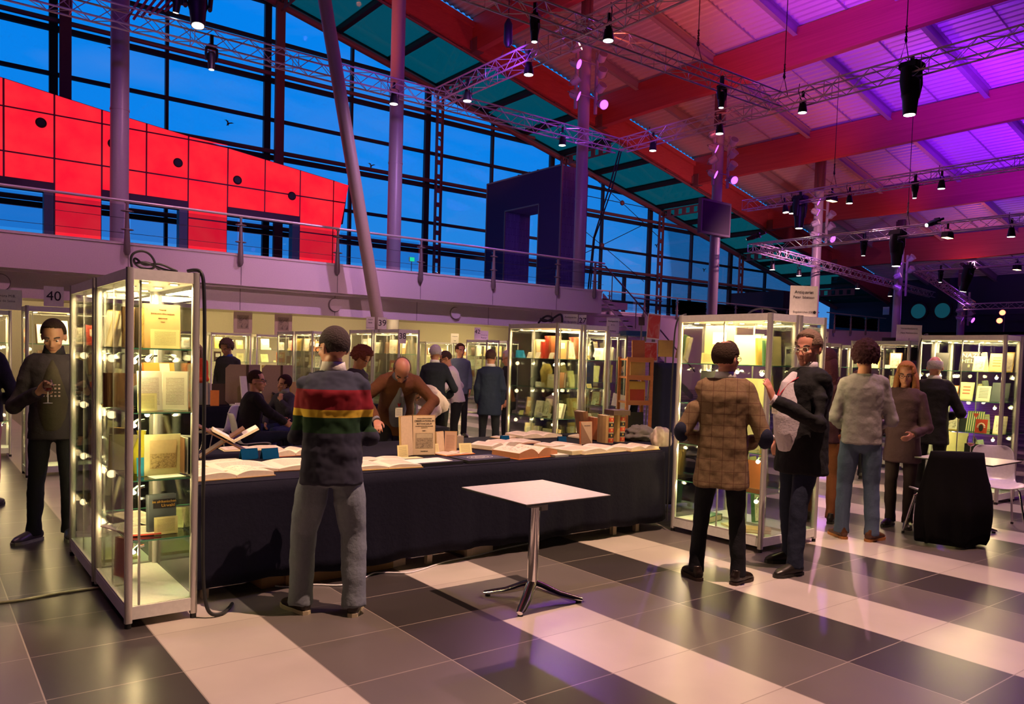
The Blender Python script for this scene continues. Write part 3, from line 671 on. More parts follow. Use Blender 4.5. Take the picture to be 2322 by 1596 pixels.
for k, L_ in cl.items():
    t = thing('lamp_ladder', f'pair of upright lamp bars clamped to {cn[k]}', 'lamp bar', (CXS[k], 24, 0), 0, 'lamp bars on the columns')
    for s_, xx in ((-1, -.72), (1, .34)):
        zz = [q[2] for q in L_]; b = NB(); bx(b, xx-.05, -.36, min(zz)-.4, xx+.05, -.26, max(zz)+.2)
        for z in (min(zz)+.2, max(zz)-.3): bx(b, min(xx, 0), -.3, z, max(xx, 0), -.26, z+.04)
        obj('upright_bar', b, COLM, t)
    cnt = {}
    for q in L_:
        src = {'R': CRD, 'V': CV, 'O': CO}[q[3]]; side = 'left' if q[0] < 0 else 'right'
        cnt[side] = cnt.get(side, 0)+1; pos = ['topmost', 'second from the top', 'third from the top', 'lowest'][min(3, cnt[side]-1)]
        c = src if src.name not in usedc else dup(src); usedc[src.name] = 1
        R3 = 1.15 if q[3] != 'R' else 2.0
        c.location = (CXS[k]+q[0], 24+q[1]-.1, q[2]); c.rotation_euler = (-R3 if q[3] != 'O' else -2.2, random.uniform(-.2, .2), (.7 if side == 'left' else -.2)+random.uniform(-.2, .2))
        c['label'] = f'{cc[q[3]]} par can, {pos} on the {side} bar of {cn[k]}'; c['group'] = 'par cans on the columns'
# red lamps on the end wall, pulled up on a stand bar
for i, (y, z) in enumerate(((22.25, 5.48), (22.4, 4.95))):
    c = dup(CRD); c.location = (57.9, y, z); c.rotation_euler = (0, PI/2+.1, .3); c['label'] = ['upper', 'lower'][i]+' red lamp glowing at the right edge of the navy end wall'; c['group'] = 'red lamps by the end wall'
    for ch in c.children:
        if ch.name.startswith('lens'): ch.data = ch.data.copy(); ch.data.materials[0] = LAMPR
b = NB(); cyl(b, (58.1, 22.2, 4.2), (58.1, 22.2, 5.6), .03, 8); tag(obj('lamp_stand', b, RAILM), 'short pole holding the two red lamps', 'stand')
# square screen on column four
t = thing('display_screen', 'square dark display screen with pale frame on the column', 'screen', (29.43, 23.62, 8.25))
b = NB(); bx(b, -1.06, -.1, -.78, 1.06, .1, .78); obj('frame', b, bsdf('screen_frame', (.16, .13, .15), .5), t)
b = NB(); bx(b, -.95, -.12, -.68, .95, -.09, .68); obj('screen', b, bsdf('dark_screen', (.016, .008, .016), .5), t)
# portholes in the end wall
for i, y in enumerate((28.78, 27.05)):
    t = thing('porthole_window', ['left', 'right'][i]+' round porthole in the navy end wall', 'porthole', (59.95, y, 5.9))
    b = NB(); torus(b, (0, 0, 0), .62, .09, Matrix.Rotation(PI/2, 3, 'Y'), 32, 8); obj('rim', b, DARK, t, True)
    b = NB(); cyl(b, (0, 0, 0), (-.03, 0, 0), .58, 32); obj('pane', b, emit('dusk_through_porthole', (.02, .20, .30), .24), t)
b = NB(); bx(b, 59.93, 31.0, 5.7, 59.97, 31.5, 6.3); tag(obj('wall_notice', b, WPLAS), 'small square white notice left of the portholes', 'notice')
# bird decals on the panes
def bird():
    b = NB(); P_ = [(0, .02), (.06, .05), (.16, .14), (.28, .17), (.18, .08), (.08, -.02), (.10, -.16), (.06, -.12), (.02, -.22), (-.01, -.1), (-.04, -.02), (-.14, .03), (-.24, .0), (-.13, .09), (-.05, .07), (-.03, .12)]
    prism(b, [(x*.8, z*.8) for x, z in P_], 0, .01); return mesh('bird_decal', b, BLK)
BD = bird(); bl = ['top left of the red panels', 'above the middle of the red panels', 'between the strut and second column', 'right of the second column', 'left of the square screen', 'just below the square screen left side', 'right of the square screen low']
from mathutils import geometry
for i, (X, Z) in enumerate(((6.54, 13.56), (11.2, 11.58), (18.2, 10.9), (22.2, 12.9), (39.0, 9.2), (43.9, 8.05))):
    o = obj('bird_decal', BD, None, loc=(X, 35.97, Z), rot=(0, random.uniform(-.5, .5), 0)); tag(o, f'black bird sticker on the glass, {bl[i]}', 'sticker', 'bird stickers on the glass')
# street lamp outside
t = thing('street_lamp', 'lit street lamp outside beyond the far corner', 'street lamp', (73, 41, -.1))
b = NB(); cyl(b, (0, 0, 0), (0, 0, 7.6), .09, 10); obj('pole', b, RAILM, t, True)
b = NB(); box(b, (0, -.3, 7.7), (.9, .5, .25)); obj('lamp_head', b, emit('street_lamp_glow', (1, .95, .75), 8), t)

# cross bracing in the glass wall bay right of the portal, and other small fittings
for px, py, l in ((1411, 460, 'upper'), (1365, 556, 'lower')):
    p = atY_(px, py, 35.4); t = thing('brace_hub', f'{l} round hub of the thin cross bracing right of the portal', 'bracing', p, 0, 'cross bracing hubs')
    b = NB(); ell(b, (0, 0, 0), (.16, .12, .16), None, 14, 10); obj('hub', b, MAR, t, True)
    for dx, dz in ((-3.6, 1.7), (3.6, 1.7) if l == 'lower' else (4, .0), (3.8, -1.9), (-3.6, -1.6) if l == 'lower' else (-4, 0)): b = NB(); cyl(b, (0, 0, 0), (dx, 0, dz), .022, 6); obj('tie_rod', b, BLK, t)
p = atY_(787, 562, 35.2); t = thing('exit_sign', 'small green glowing sign beside the red panel wall end', 'sign', (p.x, 29.0, 5.55)); b = NB(); bx(b, -.12, -.03, -.09, .12, .03, .09); obj('sign_box', b, WPLAS, t); b = NB(); bx(b, -.11, -.035, -.08, .11, -.03, .08); obj('sign_face', b, emit('green_sign_glow', (.02, .8, .35), 1.3), t); b = NB(); bx(b, -.012, 0, -1.35, .012, .02, -.09); obj('support_rod', b, RAILM, t)
b = NB(); tube(b, [(21.2, 21.6, 9.45), (21.0, 21.9, 8), (20.6, 22.2, 6.2), (20.5, 22.3, 4.25)], .03, 6); tube(b, [(21.3, 21.6, 9.45), (21.15, 21.9, 8), (20.65, 22.2, 6.2), (20.6, 22.3, 4.25)], .025, 6)
tag(obj('hanging_cable', b, BLK), 'black cable bundle dropping from the truss corner to the balcony end', 'cable')
# ================================================================== BOOKS AND CASES
def ray(px, py): return (AX*((px-W_PX/2)/CF)-AU*((py-CPY)/CF)+AF)
def atY(px, py, Y): d = ray(px, py); return V((0, 0, CH))+d*(Y/d.y)
def atX(px, py, X): d = ray(px, py); return V((0, 0, CH))+d*(X/d.x)
def atZ(px, py, Z): d = ray(px, py); return V((0, 0, CH))+d*((Z-CH)/d.z)
def page_mat(name, col, ink, ax=(0, 2), lines=22, marg=.12, frac=.0, title=False, art=None):
    m = bpy.data.materials.new(name); m.use_nodes = True; n = m.node_tree; b = n.nodes['Principled BSDF']; b.inputs['Roughness'].default_value = .65
    co = nd(n, 'ShaderNodeTexCoord'); s = nd(n, 'ShaderNodeSeparateXYZ'); n.links.new(co.outputs['Generated'], s.inputs[0])
    def M(op, a, bv=None):
        x = nd(n, 'ShaderNodeMath', operation=op)
        for i, v in enumerate((a, bv)):
            if v is None: continue
            if isinstance(v, (int, float)): x.inputs[i].default_value = v
            else: n.links.new(v, x.inputs[i])
        return x.outputs[0]
    u, v = s.outputs[ax[0]], s.outputs[ax[1]]
    ln = M('GREATER_THAN', M('FRACT', M('MULTIPLY', v, lines)), .55)
    ins = M('MULTIPLY', M('LESS_THAN', M('ABSOLUTE', M('SUBTRACT', u, .5)), .5-marg), M('LESS_THAN', M('ABSOLUTE', M('SUBTRACT', v, .5)), .5-marg))
    wn = nd(n, 'ShaderNodeTexNoise'); wn.inputs['Scale'].default_value = 60; n.links.new(co.outputs['Generated'], wn.inputs[0])
    k = M('MULTIPLY', M('MULTIPLY', ln, ins), M('GREATER_THAN', wn.outputs[0], .42))
    if frac: k = M('MULTIPLY', k, M('GREATER_THAN', v, frac))
    if art:
        nz = nd(n, 'ShaderNodeTexNoise'); nz.inputs['Scale'].default_value = art; nz.inputs['Detail'].default_value = 6; nz.inputs['Distortion'].default_value = 1.5; n.links.new(co.outputs['Generated'], nz.inputs[0])
        nz.inputs['Scale'].default_value = abs(art); nz.inputs['Detail'].default_value = 2.5
        ab = M('ABSOLUTE', M('SUBTRACT', nz.outputs[0], .5)); k = M('MULTIPLY', M('MULTIPLY', M('LESS_THAN', ab, .022), ins), .6)
        if art > 0:
            q_ = nd(n, 'ShaderNodeMath', operation='MULTIPLY_ADD'); q_.use_clamp = True; q_.inputs[1].default_value = 3.2; q_.inputs[2].default_value = -1.35; n.links.new(nz.outputs[0], q_.inputs[0]); k = M('MULTIPLY', M('MULTIPLY', q_.outputs[0], ins), .85)
    mx = nd(n, 'ShaderNodeMixRGB'); mx.inputs[1].default_value = (*col, 1); mx.inputs[2].default_value = (*ink, 1); n.links.new(k, mx.inputs[0]); n.links.new(mx.outputs[0], b.inputs['Base Color'])
    MATS[name] = m; return m
PAGE_H = page_mat('printed_page_flat', (.78, .66, .54), (.28, .2, .16), (0, 1), 30, .14)
PAGE_V = page_mat('printed_page_upright', (.80, .72, .58), (.3, .22, .16), (0, 2), 26, .13)
ART_H = page_mat('botanical_print_flat', (.78, .66, .52), (.16, .11, .08), (0, 1), 1, .12, art=-3.5)
ART_V = page_mat('engraving_upright', (.74, .64, .50), (.14, .10, .07), (0, 2), 1, .12, art=6)
CARDM = page_mat('typed_yellow_card', (.78, .68, .30), (.40, .33, .14), (0, 2), 15, .13)
CARDW = page_mat('typed_white_card', (.85, .80, .68), (.25, .2, .16), (0, 2), 9, .12)
PAPER = bsdf('paper_edges', (.74, .62, .46), .8); PAPW = bsdf('plain_white_paper', (.84, .78, .72), .7)
CARDY = bsdf('plain_yellow_card', (.80, .72, .38), .7)
BC = {'tan': (.48, .30, .12), 'brown': (.20, .09, .04), 'cream': (.74, .62, .36), 'dark brown': (.07, .035, .02), 'red': (.45, .04, .02), 'ochre': (.60, .38, .08), 'orange': (.72, .20, .03),
      'green': (.06, .16, .07), 'black': (.015, .013, .015), 'grey': (.22, .22, .21), 'navy': (.02, .03, .10), 'pale yellow': (.80, .70, .34), 'white': (.82, .78, .68), 'rust': (.42, .12, .04), 'blue grey': (.075, .09, .10)}
BM = {k: bsdf('book_cover_'+k.replace(' ', '_'), v, .5, bscale=25) for k, v in BC.items()}
BMESH = {}
def book_mesh(w_, h_, t_):
    k = (round(w_, 2), round(h_, 2), round(t_, 2))
    if k in BMESH: return BMESH[k]
    b = NB(); c = .004
    bx(b, -w_/2, 0, 0, w_/2, c, h_); bx(b, -w_/2, t_-c, 0, w_/2, t_, h_)
    # rounded spine at -x
    N = 6
    for i in range(N):
        a0, a1 = PI*i/N, PI*(i+1)/N; r = t_/2
        p = lambda a, q: (-w_/2-(r*.45+q)*math.sin(a), r-(r+q*0)*math.cos(a))
        (xa, ya), (xb, yb) = p(a0, .002), p(a1, .002); (xc, yc), (xd, yd) = p(a0, -.003), p(a1, -.003)
        vs = [b.verts.new((x, y, z)) for z in (0, h_) for x, y in ((xa, ya), (xb, yb), (xd, yd), (xc, yc))]
        for f in ((0, 1, 5, 4), (2, 3, 7, 6), (1, 2, 6, 5), (3, 0, 4, 7), (3, 2, 1, 0), (4, 5, 6, 7)): b.faces.new([vs[q] for q in f])
    me = mesh('book', b, BM['tan']); b = NB(); bx(b, -w_/2-.002, c, .005, w_/2-.006, t_-c, h_-.005); pm = mesh('pages', b, PAPER)
    BMESH[k] = (me, pm); return BMESH[k]
REC = []          # shelf things to be worded once everything stands
def reg(o, case, shelf, colour, kind, extra=''): REC.append((o, case, shelf, colour, kind, extra)); return o
COVM = {}
def book(x, y, z, rz, w_=.16, h_=.23, t_=.03, col='tan', tilt=.12, spine=False, lab=None, group='books shown in the glass cases'):
    me, pm = book_mesh(w_, h_, t_); ck = (me.name, col)
    if ck not in COVM:
        m2 = me.copy(); m2.materials.clear(); m2.materials.append(BM[col]); COVM[ck] = m2
    o = bpy.data.objects.new('book', COVM[ck]); COL.objects.link(o); o.location = (x, y, z)
    e = Euler((-tilt, 0, 0)).to_matrix(); e = Matrix.Rotation(rz+(PI/2 if spine else 0), 3, 'Z') @ e; o.rotation_euler = e.to_euler()
    p = bpy.data.objects.new('pages', pm); COL.objects.link(p); p.parent = o
    tag(o, lab or 'x', 'book', group); return o
LBL = {}
def add_front(o, w_, h_, mat, name='cover_label', cx=0, cz=.5, y=-.0015):
    k = (round(w_, 3), round(h_, 3), mat.name, name)
    if k not in LBL: b = NB(); bx(b, -w_/2, -.0006, -h_/2, w_/2, .0006, h_/2); LBL[k] = mesh(name, b, mat)
    return obj(name, LBL[k], None, o, loc=(cx, y, cz))
def card(x, y, z, rz, w_=.09, h_=.07, mat=None, tilt=.35, lab=None, group='price cards in the cases'):
    mat = mat or CARDW; k = ('card', round(w_, 2), round(h_, 2), mat.name)
    if k not in LBL:
        b = NB(); bx(b, -w_/2, 0, 0, w_/2, .0015, h_); LBL[k] = mesh('price_card', b, mat)
        b = NB(); quad(b, (-w_/2, .002, h_), (w_/2, .002, h_), (w_/2, .035+.3*h_, -.001), (-w_/2, .035+.3*h_, -.001)); LBL[k+('b',)] = mesh('card_back', b, mat)
    o = obj('price_card', LBL[k], None, loc=(x, y, z)); o.rotation_euler = (Matrix.Rotation(rz, 3, 'Z') @ Matrix.Rotation(-tilt, 3, 'X')).to_euler()
    tag(o, lab or 'x', 'card', group); return o
def open_book_mesh(w_, h_, t_, bend=1.0):      # lying open on its back, spine along y
    n = 14
    prof = []
    for i in range(n+1):
        u = i/n; z = t_*(.35+.65*math.sin(min(1, u*2.2)*PI/2))*(1-.45*bend*u*u) if True else t_
        prof.append((u*w_, z+.004))
    b = NB(); 
    for sgn in (-1, 1):
        poly = [(sgn*0.002, .004)]+[(sgn*max(x, .002), z) for x, z in prof]+[(sgn*(w_+.004), .004)]
        prism(b, poly if sgn > 0 else poly[::-1], -h_/2, h_/2)
    return b
PAGEHALF = {}
def open_book(x, y, z, rz, w_=.22, h_=.32, t_=.03, cov='brown', lab='x', art=False, rx=0, edge=None, group=None, ry=0):
    t = thing('open_book', lab, 'book', (x, y, z), 0, group); t.rotation_euler = (Matrix.Rotation(rz, 3, 'Z') @ Matrix.Rotation(rx, 3, 'X') @ Matrix.Rotation(ry, 3, 'Y')).to_euler()
    b = NB(); bx(b, -w_-.012, -h_/2-.008, 0, w_+.012, h_/2+.008, .005); obj('cover', b, BM[cov], t)
    b = open_book_mesh(w_, h_, t_); obj('page_block', b, edge or PAPER, t, True)
    n = 10
    for sgn, nm in ((-1, 'left_page'), (1, 'right_page')):
        b = NB(); row = []
        for i in range(n+1):
            u = i/n; zz = t_*(.35+.65*math.sin(min(1, u*2.2)*PI/2))*(1-.45*u*u)+.0055
            row.append((b.verts.new((sgn*(u*w_*.985+.002), -h_/2+.003, zz)), b.verts.new((sgn*(u*w_*.985+.002), h_/2-.003, zz))))
        for p, q in zip(row, row[1:]): b.faces.new((p[0], q[0], q[1], p[1]) if sgn > 0 else (q[0], p[0], p[1], q[1]))
        obj(nm, b, (ART_H if (art is True or art == nm[0]) else PAGE_H), t, 'full')
    return t
def upright_open(x, y, z, rz, w_=.14, h_=.24, ang=.35, t_=.02, cov='tan', lab='x', ml=None, mr=None, group=None, tilt=.08):
    t = thing('open_book', lab, 'book', (x, y, z), rz, group)
    for sgn, nm, m in ((-1, 'left_leaf', ml), (1, 'right_leaf', mr)):
        R = Matrix.Rotation(-sgn*ang, 3, 'Z') @ Matrix.Rotation(-tilt, 3, 'X')
        b = NB(); bx(b, min(0, sgn*w_), 0, 0, max(0, sgn*w_), t_, h_); o = obj(nm, b, BM[cov], t); o.rotation_euler = R.to_euler()
        b = NB(); bx(b, min(0, sgn*(w_-.006)), -.003, .005, max(0, sgn*(w_-.006)), 0, h_-.006); obj('page', b, m or PAGE_V, o)
    return t
# ---- glass display case
CPH = {}
lamps_done = 0
def case(key, label, x0, y0, dx, dy, long='x', H=2.06, near=True, P=14, side_lamps=True, shelves=(1.61, 1.24, .85, .50), phrase=None, group='lit glass display cases'):
    CPH[key] = phrase or key
    t = thing('display_case', label, 'display case', (x0, y0, 0), 0, group); pw = .042
    for ax_, ay_ in ((0, 0), (dx-pw, 0), (0, dy-pw), (dx-pw, dy-pw)):
        b = NB(); loft(b, [(ax_+pw/2, ay_+pw/2, .03), (ax_+pw/2, ay_+pw/2, H)], [(pw/2, pw/2)]*2, (1, 0, 0), 12, True, .55); obj('post', b, ALU, t, True)
    b = NB(); bx(b, .005, .005, .05, dx-.005, dy-.005, .125); obj('base_plinth', b, WHITE, t)
    b = NB(); bx(b, .006, .006, H-.066, dx-.006, dy-.006, H-.004); obj('top_panel', b, WHITE, t)
    b = NB()
    for ax_, ay_ in ((.02, .02), (dx-.02, .02), (.02, dy-.02), (dx-.02, dy-.02)): cyl(b, (ax_, ay_, 0), (ax_, ay_, .035), .018, 10)
    obj('levelling_foot', b, BLK, t)
    zc = (.127, H-.068)
    for nm, q in (('front_pane', (pw, .012, dx-pw, .017)), ('back_pane', (pw, dy-.017, dx-pw, dy-.012)), ('side_pane', (.012, pw, .017, dy-pw)), ('side_pane', (dx-.017, pw, dx-.012, dy-pw))):
        b = NB(); bx(b, q[0], q[1], zc[0], q[2], q[3], zc[1]); obj(nm, b, GLASS, t)
    b = NB()                                        # sliding door edges
    if dy > dx: bx(b, .018, dy*.48, zc[0], .026, dy*.48+.012, zc[1]); bx(b, .006, .05, .125, .03, dy-.05, .14)
    bx(b, pw+.03, .022, zc[0], pw+.042, .032, zc[1]); obj('door_edge', b, ALU, t)
    for z in shelves:
        b = NB(); bx(b, .03, .03, z-.008, dx-.03, dy-.03, z-.001); s = obj('shelf', b, GSHELF, t)
        b = NB(); bx(b, .028, .026, z-.0082, dx-.028, .030, z-.0008); bx(b, .026, .03, z-.0082, .030, dy-.03, z-.0008); obj('shelf_edge', b, GEDGE, s)
    n = 6 if near else 4
    b = NB(); pb = NB()
    for i in range(n):
        if dy > dx: lx, ly = dx*(.3+.4*(i % 2)), dy*(.12+.76*(i//2)/(max(1, n//2-1)))
        else: lx, ly = dx*(.12+.76*(i//2)/(max(1, n//2-1))), dy*(.3+.4*(i % 2))
        cyl(b, (lx, ly, H-.066), (lx, ly, H-.073), .034, 16); cyl(pb, (lx, ly, H-.0735), (lx, ly, H-.077), .02, 14)
    obj('downlight_ring', b, CHROME, t, True); obj('downlight', pb, LAMPY, t)
    if near:
        for z in shelves:
            for yy in ((dy*.12, dy*.88) if dy > dx else (.1,)):
                if dy > dx: lx, ly, dd = (dx-.05 if yy > .5 else .115), yy, -1
                else: lx, ly, dd = dx-.05, dy-.06, -1
                b = NB(); tube(b, [(lx+.01, ly, z-.05), (lx-.02, ly, z-.055)], .008, 6); cyl(b, (lx-.02, ly, z-.05), (lx-.05, ly-.01, z-.075), .014, 10, .022); s = obj('clip_spotlight', b, CHROME, t, True)
                b = NB(); ell(b, (lx-.052, ly-.011, z-.077), (.017, .017, .017), None, 10, 8); obj('bulb', b, LAMPY, s, True)
    # the light these lamps give
    area('case_light', (x0+dx/2, y0+dy/2, H-.085), (x0+dx/2, y0+dy/2, 0), P*1.7, (1, .74, .36), dx*.75, dy*.8)
    if near:
        for z in shelves:
            pass
            for fx, fy in (((.07, .09), (.07, dy-.12)) if dy > dx else ((.12, .07), (dx-.12, .07))):
                l = bpy.data.lights.new('case_light', 'POINT'); l.energy = P*.17; l.color = (1, .72, .34); l.shadow_soft_size = .025
                o = bpy.data.objects.new('case_light', l); COL.objects.link(o); o.location = (x0+fx, y0+fy, z-.075)
    return t
def fill(key, x0, y0, dx, dy, shelves, face, cols, n=3, hh=(.17, .27), cards=1, seed=1, ws=(.11, .19), rot=.0):
    rr = random.Random(seed); sn = ['top', 'second', 'third', 'fourth', 'bottom', 'lowest']
    for si, z in enumerate(shelves):
        L = dy if face == 'x' else dx
        for i in range(n):
            u = .11+(L-.22)*(i+.5)/n+rr.uniform(-.02, .02); c = rr.choice(cols); ww = min(rr.uniform(*ws), (L-.2)/n*.95); h_ = min(rr.uniform(*hh), (.30 if si else .34)); t_ = rr.uniform(.015, .05)
            if face == 'x': X, Y, rz = x0+dx*rr.uniform(.42, .5), y0+u, -PI/2+rr.uniform(-.25, .25)+rot
            else: X, Y, rz = x0+u, y0+dy*rr.uniform(.42, .5), rr.uniform(-.25, .25)+rot
            o = book(X, Y, z+.001, rz, ww, h_, t_, c, rr.uniform(.08, .25)); reg(o, key, sn[si], c, 'book')
            q = rr.random()
            if q < .55: add_front(o, ww*.62, h_*.35, [CARDW, ART_V, CARDM][int(q*5.4) % 3], 'title_plate', 0, h_*.62)
            elif q < .8: add_front(o, ww*.9, h_*.93, ART_V, 'cover_print', 0, h_*.5)
        for i in range(cards):
            u = .13+(L-.26)*(i+.3+rr.random()*.3)/max(cards, 1)
            if face == 'x': X, Y, rz = x0+.085, y0+u, -PI/2+rr.uniform(-.3, .3)+rot
            else: X, Y, rz = x0+u, y0+.085, rr.uniform(-.3, .3)+rot
            m = rr.choice([CARDW, CARDW, CARDM]); o = card(X, Y, z+.001, rz, .075, .06, m, .4); reg(o, key, sn[si], 'yellow' if m is CARDM else 'white', 'card')
SH = (1.61, 1.24, .85, .50); SHB = SH+(.127,)
sc1 = case('A1', 'tall glass case nearest the camera, glowing beside the navy table', .956, 4.83, .40, .97, P=34, phrase='near left case')
sc2 = case('A2', 'second tall glass case behind the nearest one at left', .950, 5.83, .40, .97, P=16, phrase='left rear case')
case('B1', 'glass case behind the man in tweed at the table end', 5.78, 4.0, .42, 1.02, P=18, phrase='case behind the tweed man')
case('B2', 'glass case behind the man in the black blazer', 6.22, 4.0, .42, 1.02, P=16, phrase='case behind the black blazer')
case('C1', 'glass case in the centre with a coiled black cable on top', 6.4, 7.5, .44, 1.02, P=28, phrase='centre case')
case('C2', 'glass case right of the centre case, under the sign 27', 6.86, 7.5, .44, 1.02, P=16, phrase='case under sign 27')
case('R1', 'glass case of tilted pamphlets at the right edge', 10.45, 3.95, .46, 1.05, P=22, phrase='right edge case')
case('R2', 'glass case behind the pamphlet case at the right edge', 10.93, 3.95, .46, 1.05, P=14, phrase='far right case')
case('L1', 'glass case under the sign 40 behind the man with wine', 1.07, 10.95, 1.0, .42, P=18, phrase='case under sign 40')
case('L2', 'glass case at the left picture edge behind the sleeve', .12, 13.1, 1.0, .42, P=16, phrase='left edge case')
case('W1', 'glass case under the signs 39 and 38', 7.0, 12.6, .44, 1.0, near=False, P=16, phrase='case under sign 38')
case('W2', 'glass case left of the one under sign 39', 7.0, 13.64, .44, 1.0, near=False, P=16, phrase='case under sign 39')
case('W3', 'glass case seen just left of the striped man', 7.05, 16.6, .44, 1.0, near=False, P=16, phrase='case left of the striped man')
case('W4', 'narrow glass case behind the seated woman', 7.05, 17.7, .44, 1.0, near=False, P=16, phrase='case behind the seated woman')
case('F1', 'flat wall case behind the man in the grey sweater', 6.75, 23.0, 1.15, .4, near=False, P=26, phrase='wall case behind grey sweater')
case('F2', 'flat wall case right of the man in the grey sweater', 8.05, 23.0, 1.15, .4, near=False, P=26, phrase='wall case under the pinned prints')
case('F0', 'flat wall case left of the woman in orange', 5.3, 23.0, 1.15, .4, near=False, P=22, phrase='wall case left of the orange woman')
case('F3', 'back wall case behind the white haired man', 14.4, 24.0, 1.2, .42, near=False, P=28, phrase='back case behind the white hair')
case('F4', 'back wall case behind the man in the white shirt', 15.7, 24.0, 1.2, .42, near=False, P=28, phrase='back case behind the white shirt')
case('F5', 'back wall case left of the sign 42', 17.0, 24.0, 1.2, .42, near=False, P=28, phrase='back case left of sign 42')
case('G1', 'narrow glass case under the sign 42', 12.5, 17.6, .44, 1.0, near=False, P=16, phrase='case under sign 42')
case('G2', 'glass case between the sign 42 and the centre case', 13.2, 17.6, .44, 1.0, near=False, P=16, phrase='case right of sign 42')
case('H1', 'glass case right of the centre pair, behind the easel', 9.1, 9.35, .44, 1.0, near=False, P=16, phrase='case behind the easel')
case('J1', 'glass case beyond the brunette woman', 13.9, 8.3, .44, 1.0, near=False, P=16, phrase='case beyond the brunette')
case('J2', 'low lit glass case beyond the curly haired man', 15.2, 7.9, .44, 1.0, near=False, P=16, phrase='case beyond the curly man')
case('J3', 'glass case just left of the right edge case', 12.6, 6.15, .44, 1.0, near=False, P=16, phrase='case left of the edge case')
WARMC = ['tan', 'cream', 'ochre', 'pale yellow', 'brown', 'white']; MIX = ['tan', 'brown', 'cream', 'dark brown', 'red', 'grey', 'white', 'rust', 'ochre']; DK = ['dark brown', 'black', 'brown', 'red', 'tan', 'rust', 'green']
fill('A2', .95, 5.83, .40, .97, SH, 'x', WARMC+['grey', 'dark brown'], 2, (.2, .3), 1, 11)
fill('C1', 6.4, 7.5, .44, 1.02, SH[2:]+(.127,), 'x', WARMC, 4, (.17, .25), 4, 21, (.10, .16))
fill('C2', 6.86, 7.5, .44, 1.02, SH, 'y', ['tan', 'ochre', 'cream', 'brown', 'pale yellow'], 2, (.2, .3), 1, 22)
fill('B2', 6.22, 4.0, .42, 1.02, SH+(.127,), 'y', ['cream', 'ochre', 'tan', 'pale yellow', 'green'], 2, (.2, .3), 1, 24)
fill('R2', 10.93, 3.95, .46, 1.05, SH, 'y', ['cream', 'grey', 'white', 'tan'], 2, (.18, .26), 1, 25)
fill('L1', 1.07, 10.95, 1.0, .42, SH, 'y', MIX, 4, (.2, .3), 1, 26)
fill('L2', .12, 13.1, 1.0, .42, SH, 'y', MIX, 3, (.2, .3), 1, 27)
for k, x, y, n, cs in (('W1', 7.0, 12.6, 4, DK), ('W2', 7.0, 13.64, 3, MIX), ('W3', 7.05, 16.6, 3, MIX), ('W4', 7.05, 17.7, 3, MIX), ('G1', 12.5, 17.6, 2, WARMC), ('G2', 13.2, 17.6, 2, WARMC), ('H1', 9.1, 9.35, 3, MIX), ('J1', 13.9, 8.3, 3, MIX), ('J2', 15.2, 7.9, 3, MIX), ('J3', 12.6, 6.15, 2, ['brown', 'ochre', 'cream'])):
    fill(k, x, y, .44, 1.0, SH, 'x', cs, n, (.2, .3), 1, hash(k[0])*0+sum(map(ord, k)), rot=.4)
for k, x, y, n in (('F0', 5.3, 23, 2), ('F1', 6.75, 23, 3), ('F2', 8.05, 23, 2), ('F3', 14.4, 24, 2), ('F4', 15.7, 24, 3), ('F5', 17.0, 24, 2)):
    fill(k, x, y, 1.15, .4, SH[:3], 'y', WARMC+['rust', 'dark brown'], n, (.22, .33), 1, sum(map(ord, k)), (.15, .24))
# ---- centre case upper shelves
def row(key, z, sn, X, specs):
    for (y, w_, h_, t_, c, sp_, pl) in specs:
        o = book(X, y, z+.001, -PI/2+(.5 if not sp_ else 0)*random.uniform(-.6, .6), w_, h_, t_, c, .06, sp_); reg(o, key, sn, c, 'book')
        if pl: add_front(o, w_*.6, h_*.3, CARDW, 'title_plate', 0, h_*.7)
row('C1', 1.61, 'top', 6.62, [(8.22, .15, .24, .05, 'pale yellow', False, 0), (8.06, .15, .25, .045, 'cream', True, 0), (7.95, .13, .22, .05, 'red', True, 0), (7.84, .17, .29, .05, 'red', True, 0), (7.76, .17, .29, .05, 'rust', True, 0), (7.66, .15, .24, .04, 'tan', False, 1)])
row('C1', 1.24, 'second', 6.6, [(8.1, .15, .06, .16, 'white', False, 0), (7.84, .18, .17, .03, 'cream', False, 1)])
row('C1', 1.24, 'second', 6.62, [(7.66, .12, .20, .04, 'brown', False, 0)])
t = thing('blue_card_stand', 'bright blue card on the top shelf of the centre case', 'card', (6.48, 8.36, 1.611), -PI/2+.2)
b = NB(); bx(b, -.07, 0, 0, .07, .004, .10); obj('card_face', b, bsdf('bright_blue_card', (.02, .32, .70), .5), t); b = NB(); quad(b, (-.07, .004, .1), (.07, .004, .1), (.07, .05, 0), (-.07, .05, 0)); obj('card_back', b, MATS['bright_blue_card'], t)
for i, (y, z) in enumerate(((8.15, 1.611), (7.98, 1.611), (7.7, 1.611))):
    o = card(6.47, y, z, -PI/2, .09, .085, CARDW, .4); reg(o, 'C1', 'top', 'white', 'card')
b = NB(); loft(b, [(0, 0, 0), (0, 0, .06), (0, 0, .2), (0, 0, .28), (0, 0, .30)], [.05, .065, .085, .055, .04], None, 20); o = obj('patterned_jug', b, page_mat('ochre_pattern', (.7, .5, .12), (.25, .14, .03), (0, 2), 1, .0, art=4), None, True, loc=(6.7, 8.05, 1.24)); tag(o, 'ochre patterned jug on the second shelf of the centre case', 'jug')
b = NB(); bx(b, -.11, -.06, 0, .11, .06, .34); o = obj('slipcase', b, BM['navy'], None, loc=(7.08, 7.72, 1.241)); tag(o, 'large navy slipcase on the second shelf under sign 27', 'slipcase')
